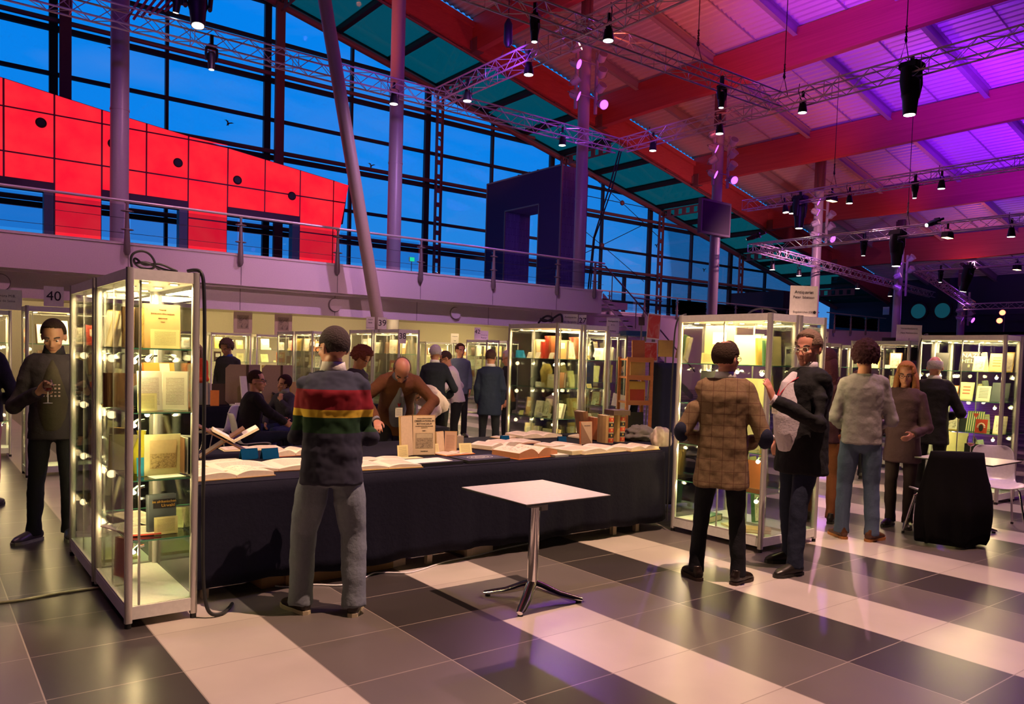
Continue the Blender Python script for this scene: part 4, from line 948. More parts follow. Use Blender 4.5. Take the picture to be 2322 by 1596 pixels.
b = NB(); loft(b, [(0, 0, 0), (0, 0, .03), (0, 0, .05), (.02, 0, .12), (0, 0, .18), (.01, 0, .22)], [.05, .05, .022, .028, .03, .014], None, 10); ell(b, (.0, 0, .225), (.02, .02, .026)); o = obj('statuette', b, BLK, None, 'full', loc=(7.1, 7.62, 1.611)); tag(o, 'small dark seated statuette on the top shelf under sign 27', 'statuette')
# ---- nearest case, items one by one
def lean_card(px, py, z, Y, w_, h_, mat, lab, tilt=.15, rz=0):
    p = atY(px, py, Y); return card(p.x, Y, z, rz, w_, h_, mat, tilt, lab)
# top shelf: big brown folder with a typed yellow card, marbled volume
o = book(1.197, 5.02, 1.611, .12, .205, .262, .03, 'tan', .06, lab='large tan folder with printed title, top shelf of near left case', group=None)
for s_, z_, q_ in (('THEATER', .228, .010), ('ZWISCHEN DEN MASKEN', .205, .012), ('ERSTE FOLGE', .178, .009), ('BERLIN', .157, .008)): text('cover_title', s_, q_, bsdf('brown_ink', (.12, .05, .02), .7), o, (0, -.001, z_), (PI/2, 0, 0))
card(1.20, 4.985, 1.611, .05, .165, .112, CARDM, .05, 'large typed yellow card before the tan folder, top shelf', None)
book(1.045, 5.06, 1.611, .9, .17, .235, .03, 'tan', .02, lab='tan volume left of the marbled book, top shelf of near left case', group=None)
o = book(1.09, 5.02, 1.611, 0, .03, .235, .12, 'black', .02, lab='black and gold marbled volume beside the tan folder', group=None)
add_front(o, .034, .23, page_mat('marbled_paper', (.45, .28, .06), (.02, .015, .01), (0, 2), 1, 0, art=9), 'marbled_side', 0, .117)
# second shelf: open white pamphlet, orange paperback behind, clamshell box
t = upright_open(1.185, 4.98, 1.241, -.05, .142, .235, .22, .006, 'white', 'white open typescript standing on the second shelf of near left case')
card(1.095, 4.945, 1.241, .15, .11, .105, CARDM, .06, 'typed yellow card leaning on the open typescript, second shelf', None)
o = book(1.235, 5.17, 1.241, .1, .18, .29, .03, 'orange', .28, lab='orange and grey paperback leaning behind the open typescript', group=None)
add_front(o, .06, .28, bsdf('pale_grey_card', (.55, .5, .38), .6), 'cover_band', .03, .145)
book(1.03, 5.32, 1.241, .3, .16, .21, .06, 'brown', .02, lab='thick brown leather volume on second shelf of near left case', group=None)
book(1.16, 5.42, 1.241, -.2, .15, .20, .05, 'dark brown', .02, lab='dark brown leather volume at the back of the second shelf', group=None)
open_book(1.12, 5.58, 1.242, 1.2, .15, .24, .03, 'ochre', 'open ochre volume lying at the rear of the second shelf', rx=0)
b = NB(); ell(b, (0, 0, .075), (.085, .085, .075)); cyl(b, (0, 0, 0), (0, 0, .01), .05, 16); o = obj('round_case', b, BLK, None, True, loc=(1.12, 5.18, 1.45-.209)); tag(o, 'round black case behind the second shelf typescript', 'case')
# third shelf: photo album, yellow vase, blue card
t = thing('photo_album', 'open photo album with a sepia harbour view on the third shelf', 'album', (1.195, 5.0, .852), .05)
b = NB(); bx(b, -.105, 0, 0, .10, .008, .245); obj('album_leaf', b, CARDY, t)
b = NB(); bx(b, -.075, -.002, .04, .075, 0, .21); obj('sepia_photo', b, None or page_mat('sepia_photo', (.62, .45, .2), (.10, .05, .02), (0, 2), 1, .02, art=14), t)
b = NB(); bx(b, -.075, -.0035, .13, .075, -.002, .21); obj('photo_sky', b, bsdf('sepia_sky', (.72, .56, .28), .5), t)
for i in range(6):
    b = NB(); a_ = .25+.16*i; R = Matrix.Rotation(-a_-.6, 3, 'Z'); box(b, V((.10, 0, .12))+R @ V((.055, 0, 0)), (.11, .003, .235-.004*i), R); obj('album_page', b, [PAPW, BLK][i % 2] if i < 5 else BM['brown'], t)
b = NB(); loft(b, [(0, 0, 0), (0, 0, .05), (0, 0, .14), (0, 0, .22), (0, 0, .26)], [.04, .055, .05, .02, .028], None, 16); o = obj('vase', b, bsdf('yellow_glaze', (.62, .55, .05), .2), None, True, loc=(1.10, 5.12, .852)); tag(o, 'yellow glazed vase behind the photo album', 'vase')
o = card(1.085, 5.0, .852, .1, .07, .11, bsdf('blue_card', (.03, .28, .50), .5), .1, 'blue card left of the photo album on third shelf', None)
book(1.03, 5.3, .852, -.6, .16, .22, .04, 'cream', .05, lab='cream volume on the third shelf left of the album', group=None)
book(1.04, 5.55, .852, -1.2, .18, .24, .05, 'tan', .05, lab='tan box folder at the rear of the third shelf', group=None)
b = NB(); bx(b, -.09, -.06, 0, .09, .06, .002); o = obj('white_slip', b, PAPW, None, loc=(1.20, 4.93, .8525), rot=(0, 0, .15)); tag(o, 'blank slip lying below the photo album', 'paper')
# fourth shelf
o = book(1.195, 4.99, .501, .03, .155, .232, .045, 'blue grey', .05, lab='blue grey book with gold lettering on the fourth shelf', group=None)
b = NB(); bx(b, -.055, -.0008, -.024, .072, .0004, .03); obj('title_panel', b, BM['black'], o, loc=(0, -.001, .175)); GOLD = bsdf('gold_ink', (.55, .33, .06), .4, .3)
text('cover_title', 'Im afrikanischen', .021, GOLD, o, (.008, -.003, .190), (PI/2, 0, 0)); text('cover_title', 'Urwald', .026, GOLD, o, (.030, -.003, .166), (PI/2, 0, 0)); text('author', 'SCHREBER', .008, INKG, o, (.01, -.001, .218), (PI/2, 0, 0))
card(1.205, 4.955, .501, .03, .135, .105, CARDM, .06, 'typed yellow card before the blue grey book', None)
card(1.305, 5.10, .501, -.5, .07, .13, CARDM, .45, 'tall folded yellow card right of the blue grey book', None)
for i, (x, y, r, m, l) in enumerate(((1.05, 5.25, .3, 'white', 'large pale pamphlet lying at the left of the fourth shelf'), (1.10, 5.08, -.2, 'orange', 'red bordered pamphlet lying on the fourth shelf'), (1.22, 5.35, .1, 'cream', 'cream pamphlet lying at the back of the fourth shelf'), (1.15, 5.6, .2, 'pale yellow', 'yellow pamphlet lying at the rear of the fourth shelf'))):
    b = NB(); bx(b, -.10, -.13, 0, .10, .13, .006); o = obj('pamphlet', b, PAGE_H if i != 1 else BM['red'], None, loc=(x, y, .501+.0065*(i == 1)), rot=(0, 0, r)); tag(o, l, 'pamphlet')
    if i == 1: b = NB(); bx(b, -.085, -.115, .006, .085, .115, .0065); obj('title_sheet', b, PAGE_H, o)
for x, y, c, l in ((1.06, 5.5, 'rust', 'rust patterned narrow volume standing low in the near left case'), ): book(x, y, .128, -1.2, .15, .25, .03, c, .05, lab=l, group=None)
b = NB(); bx(b, -.12, -.18, 0, .12, .18, .02); o = obj('folder', b, CARDY, None, loc=(1.15, 6.1, .128)); tag(o, 'flat yellow folder on the floor of the left rear case', 'folder')
# ---- case behind the tweed man
def spec(key, sn, z, L_):
    for (x, y, rz, w_, h_, t_, c, sp_, lab) in L_: book(x, y, z+.001, rz, w_, h_, t_, c, .06, sp_, lab, None)
spec('B1', 'top', 1.61, [(6.02, 4.72, -PI/2+.3, .28, .36, .03, 'tan', False, 'large tan folio with white title at left behind the tweed man'), (6.03, 4.42, -PI/2+.35, .22, .27, .05, 'cream', False, 'thick cream folio on the top shelf behind the tweed man'),
    (6.05, 4.24, -PI/2, .17, .24, .03, 'ochre', True, 'ochre spine beside the cream folio behind the tweed man'), (6.04, 4.16, -PI/2, .17, .22, .03, 'green', True, 'green spine on the top shelf behind the tweed man'), (6.04, 4.11, -PI/2, .17, .26, .025, 'pale yellow', True, 'yellow spine at the right of that top shelf')])
add = [o for o in bpy.data.objects if o.get('label') == 'large tan folio with white title at left behind the tweed man'][0]; add_front(add, .13, .11, CARDW, 'title_plate', 0, .24); card(5.86, 4.72, 1.611, -PI/2+.3, .12, .10, CARDM, .1, 'bright yellow card before the large tan folio', None); card(5.86, 4.58, 1.611, -PI/2+.2, .12, .10, CARDM, .1, 'second bright yellow card behind the tweed man', None)
spec('B1', 'second', 1.24, [(6.05, 4.80, -PI/2, .30, .30, .03, 'black', False, 'large black folder on the second shelf behind the tweed man'), (6.0, 4.3, -PI/2, .2, .25, .04, 'pale yellow', False, 'yellow volume on the second shelf behind the tweed man')])
spec('B1', 'third', .85, [(6.02, 4.80, -PI/2, .22, .18, .05, 'rust', False, 'rust volume on the third shelf behind the tweed man'), (6.02, 4.35, -PI/2, .2, .25, .04, 'cream', False, 'cream volume on the third shelf behind the tweed man')])
spec('B1', 'fourth', .50, [(6.05, 4.75, -PI/2, .20, .25, .06, 'ochre', False, 'ochre box standing on the fourth shelf left of the tweed man'), (6.02, 4.3, -PI/2, .2, .25, .04, 'rust', False, 'rust volume on the fourth shelf between the tweed man and post'), (6.0, 4.5, -PI/2, .17, .22, .04, 'cream', False, 'cream volume on the fourth shelf seen between his legs')])
card(5.87, 4.72, .501, -PI/2+.1, .15, .10, CARDM, .6, 'typed yellow card tilted on the fourth shelf left of the tweed man', None)
for i, (x, y, c, l) in enumerate(((6.0, 4.75, 'green', 'thick green volume lying on the case floor left of the tweed man'), (6.0, 4.42, 'cream', 'cream booklet lying on the case floor between his legs'), (6.0, 4.2, 'tan', 'open tan folder lying on the case floor near the front post'))):
    b = NB(); hh = (.06, .015, .03)[i]; bx(b, -.12, -.09, 0, .12, .09, .004); bx(b, -.12, -.09, hh-.004, .12, .09, hh); bx(b, .116, -.09, 0, .12, .09, hh); o = obj('book', b, BM[c], None, loc=(x, y, .128), rot=(0, 0, .2+i)); tag(o, l, 'book')
    b = NB(); bx(b, -.115, -.085, .004, .116, .085, hh-.004); obj('pages', b, PAPER, o)
# ---- pamphlet case at the right edge
def pam(x, y, z, w_, h_, c, lab, tilt=.35, front=None, rz=-PI/2+.15):
    o = book(x, y, z+.001, rz, w_, h_, .008, c, tilt, False, lab, None)
    if front: add_front(o, w_*.88, h_*.9, front, 'cover_print', 0, h_*.5)
    return o
RXX = 10.62
o = pam(RXX, 4.44, 1.61, .21, .26, 'black', 'black book cover with bold yellow block letters, right edge case')
LY = bsdf('yellow_block_ink', (.9, .72, .25), .6)
text('cover_title', 'NAZI', .078, LY, o, (0, -.002, .205), (PI/2, 0, 0), sx=1.05); text('cover_title', 'HELL', .078, LY, o, (0, -.002, .13), (PI/2, 0, 0), sx=1.05); text('cover_title', 'II', .05, LY, o, (0, -.002, .065), (PI/2, 0, 0))
pam(RXX-.05, 4.30, 1.61, .13, .20, 'pale yellow', 'pale yellow pamphlet right of the black book with block letters', front=ART_V)
pam(RXX, 4.12, 1.61, .16, .24, 'tan', 'tan printed pamphlet on the top shelf near the post', front=page_mat('letterpress_cover', (.60, .42, .16), (.2, .1, .03), (0, 2), 6, .18))
pam(RXX, 4.78, 1.61, .16, .24, 'black', 'black and orange cover behind the elderly man, top shelf')
pam(RXX+.06, 4.02, 1.61, .12, .26, 'ochre', 'ochre pamphlet at the right of the top shelf', front=ART_V)
pam(RXX, 4.62, 1.24, .13, .19, 'orange', 'orange framed certificate on the second shelf of right edge case', front=CARDW)
pam(RXX+.06, 4.48, 1.24, .16, .24, 'cream', 'cream pamphlet with slanted red script, second shelf', front=page_mat('slanted_script', (.80, .70, .42), (.5, .08, .04), (0, 2), 5, .2))
pam(RXX, 4.25, 1.24, .15, .20, 'white', 'bright overlit pamphlet in the middle of the second shelf', front=CARDW)
pam(RXX, 4.06, 1.24, .19, .25, 'blue grey', 'blue grey poster pamphlet beside the post, second shelf')
pam(RXX, 4.60, .85, .14, .19, 'ochre', 'ochre pamphlet with a line drawing, third shelf', front=ART_V)
pam(RXX+.04, 4.50, .85, .13, .17, 'black', 'dark pamphlet with white letters left of the striped one')
o = pam(RXX+.02, 4.34, .85, .19, .27, 'green', 'green and white striped book with a red triangle', front=None)
for i in range(8): b = NB(); bx(b, -.093+.0245*i, -.002, .003, -.082+.0245*i, 0, .265); obj('white_stripe', b, BM['cream'], o)
b = NB(); prism(b, [(-.035, .24), (.035, .24), (0, .175)], -.004, -.002); obj('red_triangle', b, BM['red'], o)
o = pam(RXX-.08, 4.22, .85, .13, .17, 'red', 'red book with a white dotted arch in front of the striped one', tilt=.25)
b = NB()
for i in range(9): a = PI*i/8; ell(b, (.038*math.cos(a), -.002, .07+.05*math.sin(a)), (.010, .001, .006), Matrix.Rotation(0, 3, 'Y'), 8, 6)
obj('dotted_arch', b, BM['white'], o); b = NB(); ell(b, (0, -.002, .06), (.025, .001, .045), None, 14, 8); obj('dark_arch', b, BM['black'], o)
pam(RXX, 4.04, .85, .14, .23, 'cream', 'cream illustrated pamphlet beside the post, third shelf', front=ART_V)
o = book(10.72, 4.62, .128+.37, -PI/2+.1, .34, .32, .012, 'pale yellow', .15, False, 'large pale yellow sheet standing behind the wine glass table', None)
for k, (x, y, l) in enumerate(((10.6, 4.3, 'black album on the lower shelf with a red corner'), (10.6, 4.08, 'dark album leaning by the post low in the right edge case'))): book(x, y, .501, -PI/2+.3, .22, .2, .03, 'black', .2, False, l, None)
# ================================================================== TABLES, SEATS, SIGNS, SMALL THINGS
TZ = .75
def cloth(name, label, x0, y0, x1, y1, z, amp=.012, drop_front=.10, hang=('f', 'l', 'r', 'b')):
    # top plus pleated hanging sides as one sheet of cloth
    b = NB(); bx(b, x0, y0, z-.012, x1, y1, z)
    per = [(x0, y0), (x1, y0), (x1, y1), (x0, y1), (x0, y0)]; pts = []
    for (ax_, ay_), (bx_, by_) in zip(per, per[1:]):
        L = math.hypot(bx_-ax_, by_-ay_); n = max(4, int(L/.05))
        for i in range(n): pts.append((ax_+(bx_-ax_)*i/n, ay_+(by_-ay_)*i/n, (by_-ay_)/L, -(bx_-ax_)/L))
    rows = []
    for zi in range(9):
        f = zi/8; zz = z-.003-(z-drop_front)*f; r = []
        for i, (px, py, nx, ny) in enumerate(pts):
            wv = amp*f*(math.sin(i*.37)+.6*math.sin(i*.83+1)+.4*math.sin(i*1.9))+.012+.045*f
            dz = .012*math.sin(i*.21)*f+.006*math.sin(i*.9)*f
            r.append(b.verts.new((px+nx*wv, py+ny*wv, zz+dz)))
        rows.append(r)
    n = len(pts)
    for r, q in zip(rows, rows[1:]):
        for i in range(n): b.faces.new((r[i], r[(i+1) % n], q[(i+1) % n], q[i]))
    o = obj(name, b, NAVYC, None, True); tag(o, label, 'tablecloth'); md = o.modifiers.new('thickness', 'SOLIDIFY'); md.thickness = .003; return o
def trestle(label, x0, y0, x1, y1, z, legs):
    t = thing('trestle_table', label, 'table', (x0, y0, 0)); b = NB(); bx(b, .02, .02, z-.05, x1-x0-.02, y1-y0-.02, z-.016); obj('tabletop', b, WPLAS, t)
    for lx, ly in legs: b = NB(); bx(b, lx-x0-.022, ly-y0-.022, 0, lx-x0+.022, ly-y0+.022, z-.05); obj('leg', b, bsdf('pale_leg_wood', (.55, .45, .32), .6), t)
    return t
trestle('long trestle table hidden under the navy cloth at centre', 1.44, 5.12, 5.76, 6.86, TZ, [(1.50, 5.2), (3.18, 5.12+.06), (3.55, 5.18), (5.18, 5.18), (5.48, 5.18), (1.5, 6.7), (3.5, 6.7), (5.5, 6.7)])
cloth('tablecloth', 'long navy cloth over the centre table, hanging almost to the floor', 1.42, 5.12, 5.77, 6.88, TZ+.004)
trestle('rear trestle table beneath the big brown portfolios', 2.2, 11.9, 6.3, 12.7, TZ, [(2.3, 12), (6.2, 12), (6.2, 12.6), (2.3, 12.6)])
cloth('tablecloth', 'navy cloth over the rear table behind the empty white chair', 2.18, 11.88, 6.32, 12.72, TZ+.004)
trestle('short side table at the right rear of the centre table', 5.84, 5.62, 7.05, 6.86, TZ, [(5.95, 5.75), (6.95, 5.75), (6.95, 6.7), (5.95, 6.7)])
cloth('tablecloth', 'navy cloth over the short side table behind the case', 5.84, 5.62, 7.05, 6.86, TZ+.004)
# side table behind, under the bending people
trestle('trestle table where the two people bend down', 4.5, 7.95, 5.1, 8.45, TZ, [(4.55, 8.0), (5.05, 8.0), (4.55, 8.4), (5.05, 8.4)])
cloth('tablecloth', 'dark cloth on the table behind the standing open book', 4.48, 7.94, 5.12, 8.46, TZ+.004)
TT = TZ+.006
def onT(px, py, z=TT): p = atZ(px, py, z); return p.x, p.y
# things lying on the centre table
def flat(name, label, cat, px, py, w_, h_, t_, rz, mat, top=None, z=TT, tn='printed_sheet', grow=.9):
    x, y = onT(px, py, z); b = NB(); bx(b, -w_/2, -h_/2, 0, w_/2, h_/2, t_); o = obj(name, b, mat, None, loc=(x, y, z), rot=(0, 0, rz)); tag(o, label, cat)
    if top: b = NB(); bx(b, -w_/2*grow, -h_/2*grow, t_, w_/2*grow, h_/2*grow, t_+.0015); obj(tn, b, top, o)
    return o
def ob(px, py, rz, w_, h_, t_, cov, lab, **k): x, y = onT(px, py); return open_book(x, y, TT, rz, w_, h_, t_, cov, lab, **k)
ob(612, 1060, -.05, .42, .42, .035, 'brown', 'huge open atlas lying at the left front of the table')
ob(498, 1052, .15, .21, .34, .008, 'cream', 'open sheet with a botanical twig drawing at far left of table', art=True)
ob(517, 1078, .06, .26, .30, .045, 'tan', 'thick open volume with a small framed picture beside the near case', art='r')
ob(655, 1030, .1, .17, .24, .05, 'rust', 'thick open book behind the blue stands, left of the striped man')
ob(570, 1018, -.1, .24, .22, .015, 'cream', 'open drawing album at the back left of the table')
ob(862, 1057, -.1, .27, .33, .03, 'ochre', 'open ochre edged atlas just right of the striped man')
ob(862, 1043, -.1, .19, .2, .015, 'brown', 'small open book behind the ochre edged atlas')
flat('folder', 'open black folder carrying a white sheet at the table front', 'folder', 968, 1050, .50, .30, .022, .02, BM['black'], None)
x, y = onT(968, 1050); b = NB(); bx(b, -.2, -.115, 0, .17, .10, .002); tag(obj('blank_sheet', b, PAPW, None, loc=(x, y, TT+.0225), rot=(0, 0, .02)), 'white sheet lying on the open black folder', 'paper')
o = flat('folder', 'black folder with an oval ring print beside the white sheet', 'folder', 1088, 1043, .42, .28, .024, .02, BM['black'], None)
b = NB(); bx(b, -.16, -.10, .024, .16, .10, .026); obj('dark_print', b, bsdf('print_black', (.03, .028, .03), .4), o)
b = NB(); 
for r_ in (.03, .055, .08): torus(b, (0, 0, .0265), r_, .0022, Matrix(((1.5, 0, 0), (0, .9, 0), (0, 0, .4))), 28, 5)
obj('ring_drawing', b, PAPW, o)
flat('booklet', 'thin cream booklet lying in front of the standing title page', 'booklet', 930, 1041, .19, .10, .012, .05, BM['cream'])
ob(1030, 1029, .1, .15, .17, .012, 'orange', 'small open pamphlet between the standing books and black folder')
ob(1190, 1033, .12, .235, .34, .085, 'orange', 'thickest open folio with brown edges at the centre of the table', edge=bsdf('brown_book_edge', (.42, .17, .07), .7), art=True)
ob(1120, 1015, .3, .20, .26, .06, 'brown', 'open volume behind the thickest folio')
ob(1165, 1003, .0, .23, .30, .02, 'rust', 'wide open book at the back centre of the table')
ob(1210, 990, -.05, .26, .34, .05, 'dark brown', 'open book with a curling dark cover before the centre case')
ob(1265, 1012, .05, .20, .26, .03, 'cream', 'open book on the table below the small blue stand')
flat('book', 'closed cream volume right of the thickest folio', 'book', 1290, 1026, .24, .30, .035, .1, BM['cream'], PAGE_H)
ob(1345, 1022, .08, .30, .34, .045, 'cream', 'large open folio with blank pages at right front of table')
flat('book', 'flat grey board volume at the table front right', 'book', 1262, 1034, .16, .14, .018, .05, BM['grey'], PAPER)
ob(1440, 1018, .05, .20, .26, .045, 'ochre', 'open ochre edged book by the right table end')
ob(1340, 992, .0, .22, .26, .03, 'dark brown', 'dark bound open book behind the small standing book')
ob(1145, 992, .1, .13, .16, .012, 'tan', 'small open leaflet at the back of the table')
for i, (px, py, l) in enumerate(((568, 1042, 'left blue acrylic card stand on the table'), (615, 1041, 'right blue acrylic card stand on the table'), (1146, 1000, 'small blue card stand by the thick folio'), (1276, 1002, 'blue card stand in front of the centre case'))):
    x, y = onT(px, py); s_ = .14 if i < 2 else .09
    t = thing('card_stand', l, 'card stand', (x, y, TT), .15 if i < 2 else -.3, 'blue card stands'); m = bsdf('blue_acrylic', (.004, .055, .14), .2)
    b = NB(); R = Matrix.Rotation(-.3, 3, 'X'); box(b, R @ V((0, 0, s_*.33)), (s_, .004, s_*.62), R); obj('front_face', b, m, t)
    b = NB(); R = Matrix.Rotation(.35, 3, 'X'); box(b, V((0, .055, 0))+R @ V((0, 0, s_*.33)), (s_, .004, s_*.62), R); obj('back_face', b, m, t)
# standing open title page
x, y = onT(934, 1034)
t = thing('open_book', 'standing open book with a Latin title page and engraving', 'book', (x+.02, y+.02, TT), -.18)
for sgn, ww, nm in ((-1, .155, 'left_board'), (1, .20, 'right_board')):
    R = Matrix.Rotation((.55 if sgn < 0 else -.05)*1.0, 3, 'Z') @ Matrix.Rotation(-.06, 3, 'X')
    b = NB(); bx(b, min(0, sgn*ww), 0, 0, max(0, sgn*ww), .016, .345); o = obj(nm, b, BM['tan'], t); o.rotation_euler = R.to_euler()
    b = NB(); bx(b, min(0, sgn*(ww-.006)), -.003, .006, max(0, sgn*(ww-.006)), 0, .339); obj('page', b, bsdf('aged_page', (.66, .50, .30), .7), o)
    if sgn > 0:
        for s_, z_, q_, sx_ in (('NICOLAI JOSEPHI JACQUIN', .315, .011, 1), ('OBSERVATIONUM', .294, .023, .95), ('BOTANICARUM', .270, .019, 1), ('ICONIBUS AB AUCTORE DELINEATIS', .250, .0095, 1), ('ILLUSTRATARUM', .237, .0075, 1), ('PARS I.', .211, .012, 1), ('VINDOBONAE', .036, .010, 1)): text('title_line', s_, q_, INK, o, (.10, -.0042, z_), (PI/2, 0, 0), sx=sx_)
        b = NB(); bx(b, .022, -.0045, .062, .178, -.003, .192); obj('engraving', b, page_mat('engraved_view', (.40, .30, .18), (.06, .04, .03), (0, 2), 1, .02, art=11), o)
        b = NB(); bx(b, .03, -.0052, .15, .17, -.0045, .186); obj('engraved_sky', b, bsdf('engraved_sky', (.50, .40, .25), .7), o)
x2, y2 = onT(907, 1038); card(x2+.03, y2-.0, TT, .15, .11, .105, CARDM, .12, 'typed yellow card leaning on the left board of the title page book', None)
x, y = onT(1010, 1026); upright_open(x, y+.02, TT, -.15, .11, .19, .5, .014, 'tan', 'smaller standing open book with a pinkish page beside the title page', ml=bsdf('aged_page', (.66, .50, .30), .7), mr=page_mat('pink_page', (.62, .42, .28), (.35, .2, .12), (0, 2), 18, .15))
x, y = onT(1057, 1030); card(x, y, TT, -.15, .125, .10, CARDM, .3, 'typed yellow card between the small book and the thick folio', None)
x, y = onT(993, 1028); card(x-.02, y-.02, TT, .3, .06, .09, CARDM, .2, 'narrow yellow card before the smaller standing book', None)
x, y = onT(1052, 1018); b = NB(); bx(b, -.055, -.03, 0, .055, .03, .11); tag(obj('small_box', b, bsdf('grey_board', (.30, .24, .18), .7), None, loc=(x, y+.12, TT)), 'small grey board box behind the typed yellow card', 'box')
# cradle with an open book
x, y = onT(520, 1040)
t = thing('book_cradle', 'crossed dark wooden cradle holding a slanted open book', 'book stand', (x, y+.12, TT), -.25); WD = wood_mat('dark_wood', (.10, .045, .02), (.16, .07, .03))
b = NB(); R = Matrix.Rotation(.52, 3, 'Y'); box(b, (0, 0, .14), (.52, .24, .012), R); obj('cross_board', b, WD, t)
b = NB(); R = Matrix.Rotation(-.60, 3, 'Y'); box(b, (-.02, 0, .12), (.40, .22, .012), R); obj('cross_board', b, WD, t)
t2 = thing('open_book', 'slim open book resting on the wooden cradle', 'book', (x+.06, y+.10, TT+.115), -.25)
for a_, l_, nm in ((-.50, .22, 'right_half'), (.52, -.19, 'left_half')):
    b = NB(); R = Matrix.Rotation(a_, 3, 'Y'); box(b, R @ V((l_/2, 0, .018)), (abs(l_), .24, .018), R); o = obj(nm, b, PAPER, t2)
    b = NB(); box(b, R @ V((l_/2, 0, .028)), (abs(l_)*.97, .235, .002), R); obj('page', b, PAPW, o)
# right end of the table
x, y = onT(1333, 1008); o = book(x, y+.02, TT, -.2, .145, .235, .02, 'rust', .08, lab='standing pamphlet with a diagonal split cover before the leather volumes', group=None)
b = NB(); prism(b, [(-.065, .005), (.065, .005), (.065, .23), (-.065, .23)], -.0025, -.001); obj('cover_sheet', b, bsdf('beige_cover', (.50, .36, .22), .6), o); b = NB(); prism(b, [(-.065, .225), (-.065, .01), (.06, .01)], -.004, -.0025); obj('diagonal_half', b, bsdf('brown_half_cover', (.26, .15, .08), .6), o)
text('cover_title', 'KIRCHENLIED', .012, INKG, o, (.01, -.0045, .19), (PI/2, 0, 0))
def leather(px, py, lab, dx_=0):
    x, y = onT(px, py); o = book(x+dx_, y+.05, TT, -.25, .055, .285, .21, 'tan', .0, lab=lab, group='leather volumes on the table')
    b = NB(); loft(b, [(0, -.003, 0), (0, -.003, .285)], [(.029, .012)]*2, (1, 0, 0), 14); s_ = obj('spine', b, bsdf('vellum_spine', (.36, .27, .14), .5), o, True)
    for zz, m in ((.245, BM['red']), (.19, BM['black']), (.135, BM['red']), (.08, BM['black']), (.03, BM['red'])):
        b = NB(); loft(b, [(0, -.004, zz-.02), (0, -.004, zz+.02)], [(.0295, .0125)]*2, (1, 0, 0), 14); obj('spine_label', b, m, s_)
        b = NB(); ell(b, (0, -.0165, zz), (.008, .002, .012), None, 8, 6); obj('gold_tooling', b, GOLD, s_)
    return o
leather(1392, 1006, 'left leather volume with red and black spine labels'); leather(1418, 1003, 'right leather volume with red and black spine labels')
x, y = onT(1405, 1003); b = NB(); box(b, (0, 0, .025), (.20, .20, .05)); tag(obj('dark_box', b, BM['dark brown'], None, loc=(x+.02, y+.07, TT+.288), rot=(0, 0, -.25)), 'dark flat box lying on the two leather volumes', 'box')
x, y = onT(1377, 1000); book(x, y+.10, TT, -.2, .05, .24, .2, 'rust', 0, lab='plain rust brown volume left of the leather volumes', group=None)
x, y = onT(1360, 996); o = book(x, y+.15, TT, -.1, .03, .30, .22, 'brown', .0, lab='slim brown volume leaning sideways behind the rust one', group=None); o.rotation_euler = (0, -.2, -.2)
# bag and coat heap
def blob(name, label, cat, loc, r, mat, seed, amp=.25, sc=2.2, rz=0):
    b = NB(); bmesh.ops.create_icosphere(b, subdivisions=4, radius=1)
    for v in b.verts:
        d = v.co.normalized(); k = 1+amp*noise.noise(d*sc+V((seed, 0, 0)))+amp*.5*noise.noise(d*sc*2.7+V((0, seed, 0))); v.co = V((d.x*r[0]*k, d.y*r[1]*k, max(-.0, (d.z*k+.55)*r[2])))
    o = obj(name, b, mat, None, 'full', loc=loc, rot=(0, 0, rz)); return tag(o, label, cat)
x, y = onT(1470, 1000); blob('rumpled_coat', 'rumpled dark grey coat lying behind the leather volumes', 'coat', (x, y+.12, TT), (.22, .16, .10), bsdf('grey_brown_fabric', (.10, .08, .08), .9), 3, .4)
x, y = onT(1510, 1012); blob('plastic_bag', 'crumpled clear plastic bag at the right table end', 'bag', (x-.02, y+.05, TT), (.12, .10, .13), bsdf('milky_plastic', (.50, .36, .33), .25), 9, .2, 1.6)
# things under the table
CB = bsdf('cardboard', (.40, .25, .11), .8)
for i, (px, py, w_, d_, h_, l) in enumerate(((725, 1322, .45, .3, .16, 'cardboard box under the cloth between the striped man\'s legs'), (660, 1335, .35, .25, .14, 'cardboard box under the cloth left of the striped man'), (865, 1298, .25, .25, .16, 'cardboard box under the cloth right of the striped man'), (905, 1292, .2, .2, .22, 'printed parcel under the cloth near the white cable'), (1100, 1262, .26, .25, .22, 'pale box with blue print under the cloth'))):
    p = atZ(px, py, .0); t = thing('cardboard_box', l, 'box', (p.x, max(p.y, 5.2)+.12, 0), .05*i, 'boxes under the centre table')
    b = NB(); bx(b, -w_/2, -d_/2, 0, w_/2, d_/2, h_); obj('carton', b, CB if i < 3 else PAPER, t)
    if i > 2: b = NB(); [box(b, (-.06+.05*q, -d_/2-.001, h_*.45), (.02, .002, .05), Matrix.Rotation(.5, 3, 'Y')) for q in range(3)]; obj('printed_mark', b, bsdf('blue_print', (.03, .05, .2), .6), t)
def cord(name, label, pts, r, mat): 
    cu = bpy.data.curves.new(name, 'CURVE'); cu.dimensions = '3D'; cu.bevel_depth = r; cu.bevel_resolution = 2; s = cu.splines.new('NURBS'); s.points.add(len(pts)-1); s.use_endpoint_u = True; s.order_u = 4
    for p, q in zip(s.points, pts): p.co = (*q, 1)
    o = bpy.data.objects.new(name, cu); COL.objects.link(o); dg = bpy.context.evaluated_depsgraph_get(); dg.update(); me = bpy.data.meshes.new_from_object(o.evaluated_get(dg)); bpy.data.objects.remove(o)
    me.materials.clear(); me.materials.append(mat)
    for p in me.polygons: p.use_smooth = True
    return tag(obj(name, me, None), label, 'cable')
